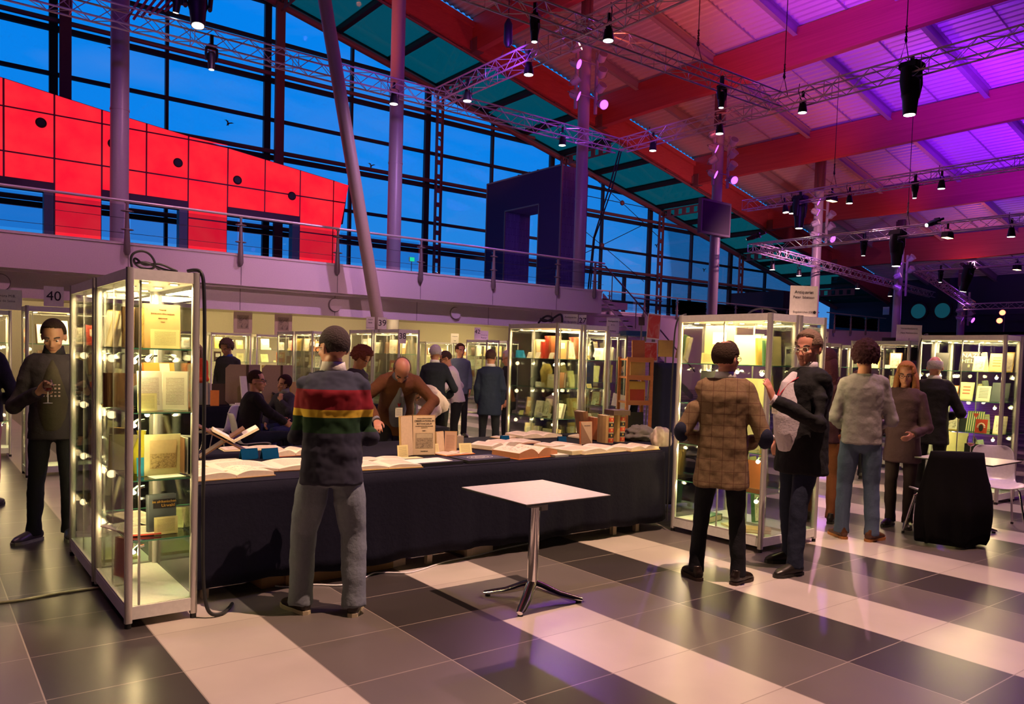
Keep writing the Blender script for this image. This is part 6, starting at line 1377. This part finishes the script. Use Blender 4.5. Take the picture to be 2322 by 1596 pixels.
def person(label, x, y, heading, h=1.76, skin=SK, hair=('short', (.05, .03, .02)), lean=0.0, lean2=None, head=(0, 0, 0), arms=None, legs=None, top=None, shirt=None, pants=None, shoes=(.02, .015, .012),
           sit=None, vox=.012, build=1.0, girth=1.0, z0=0, hands=None, glasses=None, collar=None, lanyard=False, group=None, female=False, face=True, wide=1.0):
    s = h/1.78; t = thing('person', label, 'person', (x, y, z0), -heading, group)
    hz = (sit[0] if sit else .93*s); py = (sit[1] if sit else 0)-math.sin(lean)*.10*s
    if lean2 is None: lean2 = lean
    P = V((0, py, hz)); sp = [P.copy()]; L = [0, .10, .12, .12, .12, .08, .05, .05]; A = [lean, lean, lean+(lean2-lean)*.3, lean+(lean2-lean)*.6, lean2, lean2, lean2*.9, lean2*.8]; dirs = [V((0, math.sin(lean), math.cos(lean)))]
    for l, a in zip(L[1:], A[1:]): dv = V((0, math.sin(a), math.cos(a))); sp.append(sp[-1]+dv*l*s); dirs.append(dv)
    # sp: 0 hip,1 waist low,2 waist,3 ribs,4 chest,5 shoulder,6 neckbase,7 neck
    bw = build; g = girth; up = dirs[5]; fwd = V((0, up.z, -up.y)); nb = sp[6]
    hp, hy, hr = head       # pitch down, yaw left(+)/right(-), roll
    nd_ = V((0, math.sin(lean2*.6+hp*.5), math.cos(lean2*.6+hp*.5))); HC = nb+nd_*.135*s
    HR = Matrix.Rotation(hy, 3, 'Z') @ Matrix.Rotation(hr, 3, 'Y') @ Matrix.Rotation(-(hp), 3, 'X')
    hs = s*(1.04 if female else 1.08); Hq = lambda v: HC+HR @ (V(v)*hs)
    bw *= .93; sh = [sp[5]-up*.025*s+V((q*.150*s*bw, 0, 0)) for q in (-1, 1)]
    arms = arms or (None, None); J = []
    for q, a in zip((-1, 1), arms):
        S0 = sh[0 if q < 0 else 1]
        if a is None: E_ = S0+V((q*.065, -.02, -.28))*s; W_ = E_+V((q*-.01, .07, -.25))*s
        else: E_, W_ = V(a[0])*s, V(a[1])*s
        J.append((S0, E_, W_))
    # ---------- body: one surface with head, neck, arms, hands and slim core
    b = NB(); e = HR
    ell(b, Hq((0, -.012, .035)), V((.075, .094, .092))*hs, e, 24, 16); ell(b, Hq((0, .028, -.028)), V((.058, .064, .080))*hs, e, 20, 14); ell(b, Hq((0, .060, -.088)), V((.032, .030, .026))*hs, e, 14, 10)
    ell(b, Hq((0, .078, .022)), V((.046, .014, .012))*hs, e, 14, 8); loft(b, [Hq((0, .082, .018)), Hq((0, .100, -.018)), Hq((0, .108, -.030)), Hq((0, .090, -.038))], [.008*hs, .0105*hs, .013*hs, .010*hs], None, 8)
    for q in (-1, 1):
        ell(b, Hq((q*.010, .098, -.032)), V((.009, .009, .008))*hs, e, 8, 6); ell(b, Hq((q*.038, .062, -.018)), V((.022, .022, .018))*hs, e, 12, 8)
        R2 = HR @ Matrix.Rotation(q*.35, 3, 'Z'); ell(b, Hq((q*.077, -.012, -.006)), V((.009, .021, .032))*hs, R2, 12, 10)
    ell(b, Hq((0, .086, -.058)), V((.024, .010, .0055))*hs, e, 12, 6); ell(b, Hq((0, .084, -.067)), V((.021, .010, .006))*hs, e, 12, 6)
    loft(b, [sp[5], nb, nb+(HC-nb)*.5+V((0, -.012*s, 0)), Hq((0, -.02, -.04))], [(.075*s, .06*s), (.060*s*(.85 if female else 1), .058*s), (.054*s*(.85 if female else 1), .056*s), (.050*s, .055*s)], (1, 0, 0), 16)
    loft(b, sp[:6], [(.13*s, .09*s), (.13*s, .09*s), (.12*s, .085*s), (.13*s, .09*s), (.14*s, .09*s), (.13*s, .07*s)], (1, 0, 0), 14)
    for (S0, E_, W_), q in zip(J, (-1, 1)):
        loft(b, [sp[4], S0, (S0+E_)/2, E_, E_*.6+W_*.4, W_], [.05*s, .045*s, .040*s, .034*s, .034*s, .024*s], None, 10)
    hands = hands or [None, None]
    for (S0, E_, W_), q, hd in zip(J, (-1, 1), hands):
        if hd == 'none': continue
        fa = (W_-E_).normalized()
        if hd is None: d = fa; pn = V((-q, 0, 0)); cu = .45
        else: d, pn, cu = hd
        dv = V(d).normalized(); pv = V(pn); sdt = dv.cross(pv); want = V((0, 1, 0)) if hd is None else V((-q, .3, .6)); hand(b, W_, d, pn, s*(.9 if female else 1), cu, 1 if sdt.dot(want) > 0 else -1)
    # legs
    legs = legs or ((-.11, 0, None, .15), (.11, 0, None, -.15)); LJ = []
    for q, lg in zip((-1, 1), legs):
        ax_, ay_, kn, yaw = lg[:4]; az = lg[4] if len(lg) > 4 else .085
        H0 = P+V((q*.088*s, 0, -.02*s)); AN = V((ax_, ay_, az*s)); K = V(kn) if kn else (H0+AN)/2+V((q*.005, .035, .015))*s
        LJ.append((H0, K, AN, yaw)); loft(b, [P, H0, K, AN], [.05*s, .05*s, .04*s, .03*s], None, 10)
    o = finish(obj('body', b, skin, t), min(vox, .0085) if vox < .013 else vox, 2)
    # ---------- eyes, brows
    if face and vox < .016:
        for q in (-1, 1):
            b = NB(); ell(b, Hq((q*.031, .071, .004)), V((.0125, .012, .0075))*hs, HR, 12, 8); eo = obj('eye', b, bsdf('eye_white', (.55, .5, .45), .3), t, True)
            b = NB(); ell(b, Hq((q*.031, .081, .004)), V((.006, .0035, .006))*hs, HR, 10, 6); obj('iris', b, BLK, eo, True)
            b = NB(); loft(b, [Hq((q*.014, .087, .026)), Hq((q*.032, .083, .033)), Hq((q*.050, .068, .028))], [(.006*hs, .004*hs)]*3, None, 8); obj('eyebrow', b, bsdf('brow_hair', (.06, .035, .025), .8), t, True)
        b = NB(); ell(b, Hq((0, .0925, -.062)), V((.021, .004, .0018))*hs, HR, 12, 6); obj('mouth', b, bsdf('lip_line', (.28, .08, .06), .5), t, True)
    # ---------- hair
    kind, hc = hair; hm = bsdf('hair_%d_%d_%d' % tuple(int(1000*c) for c in hc), hc, .85, bump=.8, bscale=90, spec=.15)
    b = NB(); bmesh.ops.create_icosphere(b, subdivisions=5, radius=1); rnd = hash(label) % 97*0+len(label)
    for v in b.verts:
        d = v.co.normalized(); base = V((d.x*.0765, d.y*.0955-.012, d.z*.0935+.035)); th = .012
        front = d.y > .25; lowlim = .30+.55*max(0, d.y) if d.y > -.1 else -.62+.0*d.y
        if abs(d.x) > .75 and d.y > -.1: lowlim = -.05
        if kind == 'receding': lowlim = max(lowlim, .55 if d.y > .35 else lowlim); 
        ok = d.z > lowlim
        if kind == 'bald': ok = (d.z > -.62 and d.z < .38 and d.y < .25)
        if kind == 'crown': ok = ok and not (d.z > .78 and d.y < .35 and d.y > -.75)
        if kind in ('curly', 'bigcurly'): th = (.030 if kind == 'curly' else .040)+.012*noise.noise(d*6+V((rnd, 0, 0)))+.010*noise.noise(d*13); ok = d.z > (-.62 if d.y < .1 else lowlim-.05)
        if kind in ('long', 'bob', 'tied'): th = .022; ok = d.z > (-.72 if d.y < .15 else lowlim+.02)
        if kind == 'short': th = .013+.004*noise.noise(d*9)
        if kind == 'crop': th = .006
        if kind == 'bald': th = .008
        k = 1+th/.09 if ok else .86
        v.co = Hq(((base.x)*k, (base.y+.012)*k-.012, (base.z-.035)*k+.035))
    ho = obj('hair', b, hm, t, 'full')
    if kind in ('long', 'bob'):
        LL = .34 if kind == 'long' else .18
        b = NB()
        for k in range(40):
            a = PI; ax_, ay_ = math.sin(a)*.078, -abs(math.cos(a))*.075-.018
            if math.cos(a) > 0: ay_ = -ay_-.03
            ax_ = .083*math.sin(-2.15+4.3*k/39); ay_ = -.018-.082*math.cos(-2.15+4.3*k/39)
            p0 = Hq((ax_*.9, ay_*.9, .05)); w_ = random.uniform(-.012, .012); pts = [p0, Hq((ax_*1.12, ay_*1.1, -.03)), Hq((ax_*1.2, ay_*1.15, -.10))]
            end = Hq((ax_*1.2, ay_*1.2-.01, -.10))+V((w_, w_-.01, -(LL-.1)*s+random.uniform(-.02, .02))); pts += [(pts[-1]+end)/2+V((w_, .012, 0)), end]
            loft(b, pts, [.018*s, .024*s, .026*s, .024*s, .010*s], None, 8)
        obj('hair_lock', b, hm, ho, 'full')
    # ---------- clothes
    tp = top or dict(col='navy', c=(.02, .025, .05)); m = tp.get('mat') or fab(tp['col'], tp['c']); ex = tp.get('e', .018); hem = tp.get('hem', .06); fl = tp.get('flare', 1.0)
    dn = -dirs[0]; b = NB(); belly = tp.get('belly', 0)
    R_ = [(.165*bw, .110*g+ex), (.160*bw, .112*g+ex), (.146*bw, .106*g+ex), (.158*bw, .112*g+ex), (.172*bw, .116*g+ex), (.148*bw, .088+ex), (.082, .066+ex*.6)]
    R_ = [((a+ex)*s, c*s) for a, c in R_]; pts = [q.copy() for q in sp[:7]]
    for i in (1, 2, 3): pts[i] = pts[i]+V((0, belly*[0, .8, 1, .6][i], 0))
    hemv = V((0, 0, -1)) if sit is None else V((0, .3, -.2)).normalized()
    if sit is None: pts = [P+(dn*.6+hemv*.4).normalized()*hem*s]+pts; R_ = [(R_[0][0]*1.03*fl, R_[0][1]*1.04*fl)]+R_
    loft(b, pts, R_, (1, 0, 0), 26, True, .88)
    for q in (-1, 1): ell(b, sh[0 if q < 0 else 1]+V((q*.012, 0, -.012))*s, V((.050+ex*.5, .054+ex*.8, .052))*s, None, 16, 10)
    slv = tp.get('sleeve', 1.0)
    for (S0, E_, W_), q in zip(J, (-1, 1)):
        En = E_+(W_-E_)*(slv*.97-.0)
        if slv <= 0: continue
        mid = S0*.55+E_*.45; loft(b, [S0*.85+sp[5]*.15, S0, mid, E_, (E_+En)/2, En], [(.056+ex*.7)*s, (.058+ex*.6)*s, (.052+ex*.5)*s, (.046+ex*.6)*s, (.041+ex*.6)*s, (.032+ex*.6)*s], None, 14)
        ell(b, E_, V((1, 1, 1))*(.050+ex*.6)*s, None, 12, 8)
    finish(obj(tp.get('name', 'jacket'), b, m, t), vox, 6, tp.get('fold', .014)*1.5)
    if tp.get('patch'):
        for (S0, E_, W_) in J: bb = NB(); dd = (E_-(S0+W_)/2).normalized(); ell(bb, E_+dd*.020*s, V((.057, .057, .080))*s, V((0, 0, 1)).rotation_difference((W_-S0).normalized()).to_matrix(), 14, 10); obj('elbow_patch', bb, fab('navy_patch', (.012, .014, .035)), t, 'full')
    if tp.get('zip'): pass
    # collar and cuffs
    if collar:
        b = NB(); c0 = nb-up*.005*s; loft(b, [c0-up*.012*s, c0+up*.03*s*collar.get('hh', 1), c0+up*.048*s*collar.get('hh', 1)], [(.088*s, .082*s), (.074*s, .070*s), (.070*s, .068*s)], (1, 0, 0), 20); obj('collar', b, fab(*collar['m']), t, 'full')
        if collar.get('cuffs'):
            for (S0, E_, W_) in J: b = NB(); f_ = (W_-E_).normalized(); loft(b, [W_-f_*.045*s, W_+f_*.012*s], [.043*s, .041*s], None, 14); obj('cuff', b, fab(*collar['m']), t, True)
        if collar.get('ring'):
            b = NB(); loft(b, [c0-up*.022*s, c0-up*.006*s], [(.098*s, .094*s), (.090*s, .084*s)], (1, 0, 0), 20); obj('neck_ribbon', b, fab(*collar['ring']), t, 'full')
    if shirt:      # shirt front showing between open lapels
        b = NB(); sf = shirt.get('f', .05)*s; wd = shirt.get('w', .085)*s
        base = [P+V((0, .0, -.02)), sp[1], sp[2], sp[3], sp[4], sp[5]]; fw_ = fwd
        loft(b, [q+fw_*(sf+[.0, .02, .025, .02, .02, .0][i]*s*shirt.get('b', 1))+V((shirt.get('x', 0), 0, 0)) for i, q in enumerate(base)], [(wd, .085*s*g), (wd*1.1, .10*s*g), (wd*1.15, .105*s*g), (wd*.92, .10*s*g), (wd*.6, .085*s*g), (wd*.3, .05*s)], (1, 0, 0), 20)
        finish(obj('shirt_front', b, fab(*shirt['m']), t), vox, 2, .006)
    # trousers
    pm = pants or ('dark_trousers', (.012, .012, .016)); pmt = pm if isinstance(pm, bpy.types.Material) else fab(pm[0], pm[1]); pw_ = wide
    b = NB(); ell(b, P+V((0, -.012, -.0))*s, V((.150*bw, .118*g, .135))*s, None, 20, 14); loft(b, [P+dirs[0]*.10*s, P, P-V((0, 0, .07*s))], [(.155*s*bw, .112*s*g), (.165*s*bw, .120*s*g), (.15*s*bw, .10*s)], (1, 0, 0), 22)
    for (H0, K, AN, yaw), q in zip(LJ, (-1, 1)):
        bt = AN+V((0, 0, -.035*s)); m1 = H0*.5+K*.5; m2 = K*.5+AN*.5
        loft(b, [H0+V((0, 0, .02)), m1, K, m2, AN*.85+K*.15, bt], [(.088*s, .098*s), (.078*s*pw_, .084*s*pw_), (.062*s*pw_, .066*s*pw_), (.060*s*pw_, .064*s*pw_), (.056*s*pw_, .060*s*pw_), (.060*s*pw_, .064*s*pw_)], (1, 0, 0), 16)
    finish(obj('trousers', b, pmt, t), vox, 3, .016)
    if tp.get('belt'): b = NB(); loft(b, [P+dirs[0]*.045*s, P+dirs[0]*.085*s], [(.176*s*bw, .138*s*g)]*2, (1, 0, 0), 26); obj('belt', b, BLKP, t, True); b = NB(); box(b, P+dirs[0]*.065*s+V((0, .142*s*g, 0)), (.05, .012, .04)); obj('buckle', b, CHROME, t)
    # shoes
    shm = bsdf('shoe_leather_%d' % int(shoes[0]*1000), shoes[:3], .35); so = shoes[3] if len(shoes) > 3 else None
    for (H0, K, AN, yaw), q in zip(LJ, (-1, 1)):
        R3 = Matrix.Rotation(yaw, 3, 'Z'); A0 = V((AN.x, AN.y, AN.z-.085*s)); F = lambda v: A0+R3 @ (V(v)*s)
        b = NB(); loft(b, [F((0, -.075, .045)), F((0, -.06, .048)), F((0, 0, .055)), F((0, .08, .045)), F((0, .15, .034)), F((0, .192, .026))], [(.024*s, .028*s), (.034*s, .042*s), (.038*s, .052*s), (.043*s, .040*s), (.042*s, .028*s), (.020*s, .014*s)], (1, 0, 0), 16); loft(b, [F((0, -.025, .05)), F((0, -.02, .11))], [(.040*s, .052*s), (.038*s, .048*s)], (1, 0, 0), 14)
        o = finish(obj('shoe', b, shm, t), max(vox*.7, .007), 2)
        b = NB(); out_ = [(-.0, -.082), (.03, -.07), (.036, -.02), (.034, .04), (.046, .10), (.044, .15), (.026, .19), (0, .203), (-.026, .19), (-.044, .15), (-.046, .10), (-.034, .04), (-.036, -.02), (-.03, -.07)]
        lo = [b.verts.new(F((a, c, 0))) for a, c in out_]; hi = [b.verts.new(F((a, c, .024))) for a, c in out_]; b.faces.new(lo[::-1]); b.faces.new(hi)
        for k in range(14): b.faces.new((lo[k], lo[(k+1) % 14], hi[(k+1) % 14], hi[k]))
        obj('sole', b, bsdf('sole_%d' % int((so or (.02,))[0]*1000), so or (.02, .018, .016), .6), o)
    if glasses:
        b = NB()
        for q in (-1, 1):
            M3 = HR @ Matrix.Rotation(PI/2, 3, 'X') @ Matrix.Diagonal((1, .78, 1)); torus(b, Hq((q*.032, .098, .006)), .022*hs, .0022*hs, M3, 20, 6)
            tube(b, [Hq((q*.055, .094, .010)), Hq((q*.074, .04, .010)), Hq((q*.080, -.02, .004))], .0024, 6)
        tube(b, [Hq((-.011, .101, .010)), Hq((.011, .101, .010))], .002, 6); obj('glasses', b, glasses if glasses is not True else BLK, t, True)
    if lanyard:
        rm = fab('red_ribbon', (.45, .01, .03), .6); b = NB(); fo = lanyard if isinstance(lanyard, float) else .13
        tip = sp[3]+fwd*(fo+.03)*s; 
        for q in (-1, 1): loft(b, [nb+V((q*.062, 0, 0))*s-fwd*.02*s, nb+V((q*.07, 0, 0))*s+fwd*.07*s-up*.04*s, sp[4]+V((q*.035, 0, 0))*s+fwd*(fo*.84)*s, tip], [(.006, .0015)]*4, (1, 0, 0), 6)
        obj('lanyard', b, rm, t, True); b = NB(); hang = V((0, 0, -1)); box(b, tip+hang*.06*s+V((0, .004, 0)), (.075, .003, .10), Matrix.Rotation(-.0, 3, 'X')); obj('name_badge', b, CARDW, t)
    return t
R = math.radians
JM = fab('blue_jeans', (.085, .12, .17)); GJ = fab('washed_grey_jeans', (.20, .20, .20)); DJ = fab('dark_navy_jeans', (.014, .018, .038)); LJN = fab('light_blue_jeans', (.075, .105, .17))
STR = stripes(); TWD = plaid()
# 1 striped jersey, back to the camera
person('man from behind in a navy, red, yellow and green striped jersey and faded jeans', 2.05, 4.50, R(31), 1.76, SKR, ('crop', (.06, .045, .045)), lean=.02, head=(.12, .75, 0),
       arms=(((-.225, .10, 1.10), (-.05, .27, 1.20)), ((.225, .06, 1.11), (.02, .24, 1.14))), hands=[((.15, .3, 1), (.1, -1, .3), .8), ((-1, .2, .1), (0, -1, 0), .8)],
       legs=((-.175, .02, (-.165, .05, .50), .75), (.155, -.02, (.14, .03, .50), -.05)), top=dict(mat=STR, name='striped_jersey', e=.022, hem=.11, fold=.022), pants=fab('faded_jeans', (.19, .215, .25)), shoes=(.03, .02, .015, (.5, .42, .28)), vox=.0105, wide=1.32,
       build=1.10, girth=1.10, glasses=True, collar=dict(m=('white_scarf', (.70, .66, .62)), ring=('red_lanyard', (.55, .02, .02)), hh=1.3))
# 2 tweed jacket, back to the camera
person('man from behind in a brown checked tweed jacket with navy elbow patches', 4.76, 3.66, R(52), 1.77, SKR, ('crown', (.05, .03, .02)), head=(0, -.62, 0), arms=(((-.285, -.05, 1.12), (-.13, .18, 1.02)), ((.285, -.05, 1.10), (.13, .18, 1.00))),
       legs=((-.155, .0, None, .5), (.15, -.02, None, -.55)), top=dict(mat=TWD, name='tweed_jacket', e=.03, hem=.22, flare=1.06, fold=.014, patch=True), pants=('black_trousers', (.008, .008, .012)), shoes=(.018, .01, .008, (.03, .012, .006)), vox=.0105, build=1.03,
       glasses=True, collar=dict(m=('white_shirt', (.75, .72, .70)), hh=1.1))
# 3 black blazer, facing left
person('tall man in a black blazer with grey hair and round glasses, raising one hand', 5.62, 3.55, R(-72), 1.88, SKR, ('short', (.20, .13, .09)), lean=-.03, head=(.10, .38, 0), arms=(((-.26, .08, 1.12), (-.10, .36, 1.28)), ((.27, -.06, 1.14), (.20, .08, .96))),
       hands=[((.05, .35, .95), (.75, .3, -.2), .22), ((-.5, .5, -.7), (0, -.5, -.3), .5)], legs=((-.17, .16, None, .15), (.16, -.06, None, -.25)), top=dict(col='black_blazer', c=(.010, .010, .011), name='blazer', e=.026, hem=.20, flare=1.05, fold=.018, belt=True), pants=DJ,
       shoes=(.016, .012, .010), vox=.0105, build=1.08, girth=1.25, glasses=CHROME, shirt=dict(m=('pink_white_shirt', (.62, .55, .60)), f=.085, w=.10, b=1.5), collar=dict(m=('pink_white_shirt', (.62, .55, .60)), cuffs=True), lanyard=.235)
# 4 grey shirt, curly hair
person('curly haired man from behind in a light grey shirt and blue jeans', 7.07, 3.86, R(50), 1.83, SKR, ('bigcurly', (.045, .015, .02)), arms=(((-.235, .04, 1.12), (-.14, .20, 1.02)), ((.25, .0, 1.10), (.14, .20, 1.02))), legs=((-.13, .02, None, .35), (.13, -.03, None, -.75)),
       top=dict(col='grey_shirt', c=(.30, .27, .27), name='shirt', e=.02, hem=.05, fold=.02), pants=LJN, shoes=(.09, .03, .012, (.42, .16, .04)), vox=.011, wide=1.12, build=1.02, girth=1.05)
# 5 blond woman
person('woman with long reddish blond hair, glasses and a plum coat', 8.05, 3.95, R(252), 1.67, SKR, ('long', (.42, .17, .07)), head=(.22, .05, 0), arms=(((-.23, .02, 1.10), (-.12, .20, 1.02)), ((.23, .03, 1.08), (.26, .14, .86))), legs=((-.08, .0, None, .2), (.08, 0, None, -.2)),
       top=dict(col='plum_wool', c=(.085, .045, .055), name='coat', e=.03, hem=.22, flare=1.08, fold=.012), pants=('dark_plum_trousers', (.035, .020, .022)), shoes=(.015, .01, .01), vox=.012, build=.94, glasses=True, female=True)
# 6 elderly man in the dark suit
person('elderly balding man from behind in a black suit at the pamphlet case', 9.75, 4.45, R(68), 1.76, SKR, ('bald', (.50, .44, .44)), lean=.05, head=(.15, 0, 0), arms=(((-.28, .02, 1.10), (-.12, .2, 1.05)), ((.30, .02, 1.12), (.12, .22, 1.05))), top=dict(col='black_suit', c=(.012, .011, .013), name='suit_jacket', e=.03, hem=.2, flare=1.05),
       pants=('black_suit_trousers', (.012, .011, .013)), vox=.012, collar=dict(m=('white_shirt', (.75, .72, .70))))
# 7 man with the wine glass
person('dark haired man facing the camera, looking down and holding a wine glass', .93, 7.44, R(192), 1.80, SKD, ('receding', (.03, .018, .012)), lean=.02, head=(.42, -.05, 0), arms=(((-.25, .02, 1.10), (-.20, .15, .84)), ((.27, .06, 1.10), (.08, .27, 1.22))),
       hands=[None, ((-.55, .25, .6), (-.3, .9, .1), .75)], legs=((-.11, .0, None, .15), (.14, .04, None, -.75)), top=dict(col='dark_grey_vest_jacket', c=(.035, .028, .034), name='jacket', e=.03, hem=.10, fold=.016), pants=('black_jeans', (.010, .010, .014)), shoes=(.06, .05, .06, (.22, .20, .20)), vox=.0105,
       shirt=dict(m=('olive_jumper', (.050, .042, .026)), f=.06, w=.10), collar=dict(m=('dark_collar', (.02, .018, .022)), hh=1.5))
_p = V((.93, 7.44, 0))+Matrix.Rotation(-R(192), 3, 'Z') @ (V((.08, .27, 1.22))*1.011+V((-.55, .25, .6)).normalized()*.075+V((-.02, .055, 0)))
wine_glass(_p.x, _p.y, _p.z-.135, 'wine glass held by the dark haired man at left', bsdf('red_wine', (.25, .02, .02), .1))
b = NB()
for i in range(4):
    for k in range(5): ell(b, (.0+.0*k, 0, 0), (.001, .001, .001), None, 4, 3) if False else box(b, ((k-2)*.027, 0, i*.03), (.014, .004, .008 if i % 2 else .014))
o = obj('jumper_motif', b, bsdf('pale_motif', (.38, .26, .26), .8), None); pr = [q for q in bpy.data.objects if q.get('label', '').startswith('dark haired man facing')][0]; o.parent = pr; o.location = (0, .215, 1.20)
# 8 man cut by the left edge
person('person at the left picture edge in a navy vest over lilac sleeves', .52, 9.2, R(20), 1.80, SK, ('short', (.05, .04, .03)), arms=(None, ((.28, .0, 1.12), (.16, .16, 1.02))), top=dict(col='navy_vest', c=(.014, .014, .03), name='vest', e=.03, hem=.10), pants=('dusty_pink_trousers', (.45, .22, .20)), shoes=(.06, .02, .012), vox=.014, build=1.05)
# 9 brunette in brown
person('woman with long dark red hair half hidden by the black blazer', 7.5, 4.5, R(60), 1.78, SKR, ('long', (.05, .012, .02)), head=(.05, -.5, 0), top=dict(col='dark_red_top', c=(.04, .012, .02), name='cardigan', e=.02, hem=.1), pants=('rust_brown_trousers', (.16, .05, .02)), shoes=(.015, .012, .012), vox=.013, build=.92, female=True)
# 10 bald man bending over the table
person('balding man in a brown jacket bending over the table', 4.18, 7.55, R(203), 1.80, SKR, ('bald', (.12, .07, .06)), lean=.55, lean2=.85, head=(1.15, .05, 0), arms=(((-.34, .42, 1.12), (-.16, .62, .93)), ((.36, .36, 1.14), (.26, .66, .94))), hands=[((.2, .6, -.6), (0, -.6, -.5), .5), ((-.1, .7, -.5), (0, -.6, -.5), .5)],
       top=dict(col='brown_jacket', c=(.135, .050, .022), name='jacket', e=.03, hem=.18, fold=.012), pants=('black_trousers', (.008, .008, .012)), shirt=dict(m=('grey_blue_shirt', (.22, .22, .26)), f=.07, w=.085), collar=dict(m=('grey_blue_shirt', (.22, .22, .26)), cuffs=True), lanyard=.17, vox=.0115, build=1.12)
# 11 curly head behind the striped man
person('person with reddish curly hair leaning behind the striped man', 4.05, 8.35, R(150), 1.68, SKR, ('bigcurly', (.16, .045, .03)), lean=.12, head=(.7, .2, 0), top=dict(col='dark_top', c=(.03, .02, .03), name='jumper', e=.02, hem=.1), vox=.015, female=True)
# 12 person in the pale pink sweater bending
person('bending person in a pale pink sweater and black trousers, head hidden', 5.38, 8.85-.15, R(-125), 1.70, SK, ('short', (.10, .05, .03)), lean=.95, lean2=1.35, head=(1.3, .2, 0), arms=(((-.25, .50, .98), (-.15, .66, .80)), ((.25, .48, .98), (.12, .66, .80))), sit=(.93, 0), legs=((-.10, .05, None, .1), (.10, .02, None, -.1)),
       top=dict(col='pale_pink_knit', c=(.68, .52, .50), name='sweater', e=.03, hem=.05, fold=.015), vox=.0125, female=True)
# 13 white haired man
person('white haired man from behind in a dark navy suit', 6.35, 10.3, R(38), 1.75, SKR, ('short', (.50, .44, .48)), lean=.08, head=(.3, .5, 0), arms=(None, ((.32, -.02, 1.12), (.20, .12, .98))), top=dict(col='dark_navy_suit', c=(.018, .022, .032), name='suit_jacket', e=.03, hem=.2), vox=.015, collar=dict(m=('white_shirt', (.75, .72, .70))))
# 14 white shirt
person('man in a white shirt and dark glasses, hand on his hip', 7.05, 10.75, R(-60), 1.70, SKR, ('crop', (.06, .035, .03)), lean=.25, lean2=.3, head=(.45, .1, 0), arms=(((-.2, .2, 1.15), (-.12, .4, 1.0)), ((.36, -.10, 1.16), (.16, .02, .98))), top=dict(col='pink_white_cloth', c=(.62, .52, .60), name='shirt', e=.022, hem=.04), vox=.015, glasses=True)
# 15 far man facing
person('man in a blue shirt facing the camera far behind', 8.6, 13.0, R(200), 1.83, SKR, ('short', (.06, .02, .015)), head=(.1, .2, 0), top=dict(col='grey_blue_cloth', c=(.10, .12, .20), name='shirt', e=.02, hem=.1), vox=.015)
# 16 navy jacket
person('man from behind in a navy jacket just left of the centre case', 7.12, 9.9, R(38), 1.71, SKR, ('crop', (.07, .035, .03)), head=(.15, -.3, 0), top=dict(col='navy_jacket', c=(.016, .024, .055), name='jacket', e=.03, hem=.19, flare=1.05), pants=('charcoal_trousers', (.02, .02, .03)), vox=.014, collar=dict(m=('white_shirt', (.75, .72, .70))))
# 17 grey hair beyond
person('grey haired person beyond the navy jacketed man', 8.15, 10.8, R(-60), 1.71, SKR, ('short', (.40, .32, .34)), head=(.3, 0, 0), top=dict(col='black_cloth', c=(.015, .012, .015), name='jacket', e=.03, hem=.19), vox=.016, glasses=True)
# 18, 19 seated pair
person('seated man from behind at left in a black jacket and glasses', 3.40, 9.82, R(100), 1.78, SKR, ('crop', (.045, .022, .015)), lean=.10, lean2=.18, head=(.05, -.45, 0), sit=(.50, -.05), arms=(((-.25, .12, .86), (-.10, .36, .72)), ((.26, .16, .84), (.05, .40, .70))), legs=((-.14, .46, (-.12, .42, .52), .1), (.14, .44, (.12, .42, .54), -.1)),
       top=dict(col='black_cloth', c=(.015, .012, .015), name='jacket', e=.028, hem=.06), pants=DJ, vox=.0125, glasses=True)
person('smiling seated woman with dark hair and a patterned scarf', 4.18, 10.75, R(235), 1.60, SK, ('tied', (.035, .012, .014)), lean=.15, head=(.12, -.25, -.3), sit=(.50, -.05), arms=(((-.22, .22, .86), (-.06, .20, 1.02)), ((.24, .14, .80), (.10, .36, .66))), hands=[((.1, -.1, 1), (.2, -1, 0), .7), None], legs=((-.10, .44, (-.10, .42, .52), .1), (.10, .46, (.12, .42, .56), -.1)),
       top=dict(col='dark_patterned', c=(.05, .045, .06), name='jumper', e=.02, hem=.04), pants=('deep_blue_jeans', (.02, .03, .09)), vox=.0125, female=True, build=.9, collar=dict(m=('grey_scarf', (.30, .28, .30)), hh=1.4))
# 20, 21
person('grey haired woman in an orange red cardigan behind the near case', 4.45, 16.0, R(215), 1.66, SK, ('bob', (.30, .20, .14)), head=(.2, .2, 0), arms=(((-.2, .06, 1.08), (-.06, .24, 1.06)), ((.22, .06, 1.08), (.08, .24, 1.02))), top=dict(col='orange_red_knit', c=(.62, .08, .03), name='cardigan', e=.02, hem=.12), shirt=dict(m=('black_top', (.02, .015, .02)), f=.05, w=.06), vox=.014, female=True)
person('curly grey haired man in a dark grey sweater looking down', 4.12, 13.05, R(230), 1.75, SKR, ('curly', (.12, .075, .055)), lean=.06, head=(.5, -.1, 0), top=dict(col='charcoal_sweater', c=(.040, .036, .040), name='sweater', e=.025, hem=.08), vox=.0135, build=1.05, collar=dict(m=('blue_collar', (.05, .09, .35)), hh=.8))
# 22 and one hidden head between
person('man in a lilac shirt leaning at the case behind the ladder shelf', 10.6, 10.3, R(20), 1.66, SKR, ('short', (.045, .02, .015)), lean=.2, lean2=.4, head=(.7, -.3, 0), top=dict(col='black_cloth', c=(.015, .012, .015), name='vest', e=.02, hem=.1), vox=.015, glasses=True)
person('small head glimpsed between the curly man and the blond woman', 10.9, 6.05, R(60), 1.55, SKD, ('short', (.14, .08, .04)), top=dict(col='black_cloth', c=(.015, .012, .015), name='jacket', e=.02, hem=.1), vox=.016)
for q in (P0, M1, M2, F0, CV, CRD, CO):
    if q.get('label') == 'x': q['label'] = 'spare'
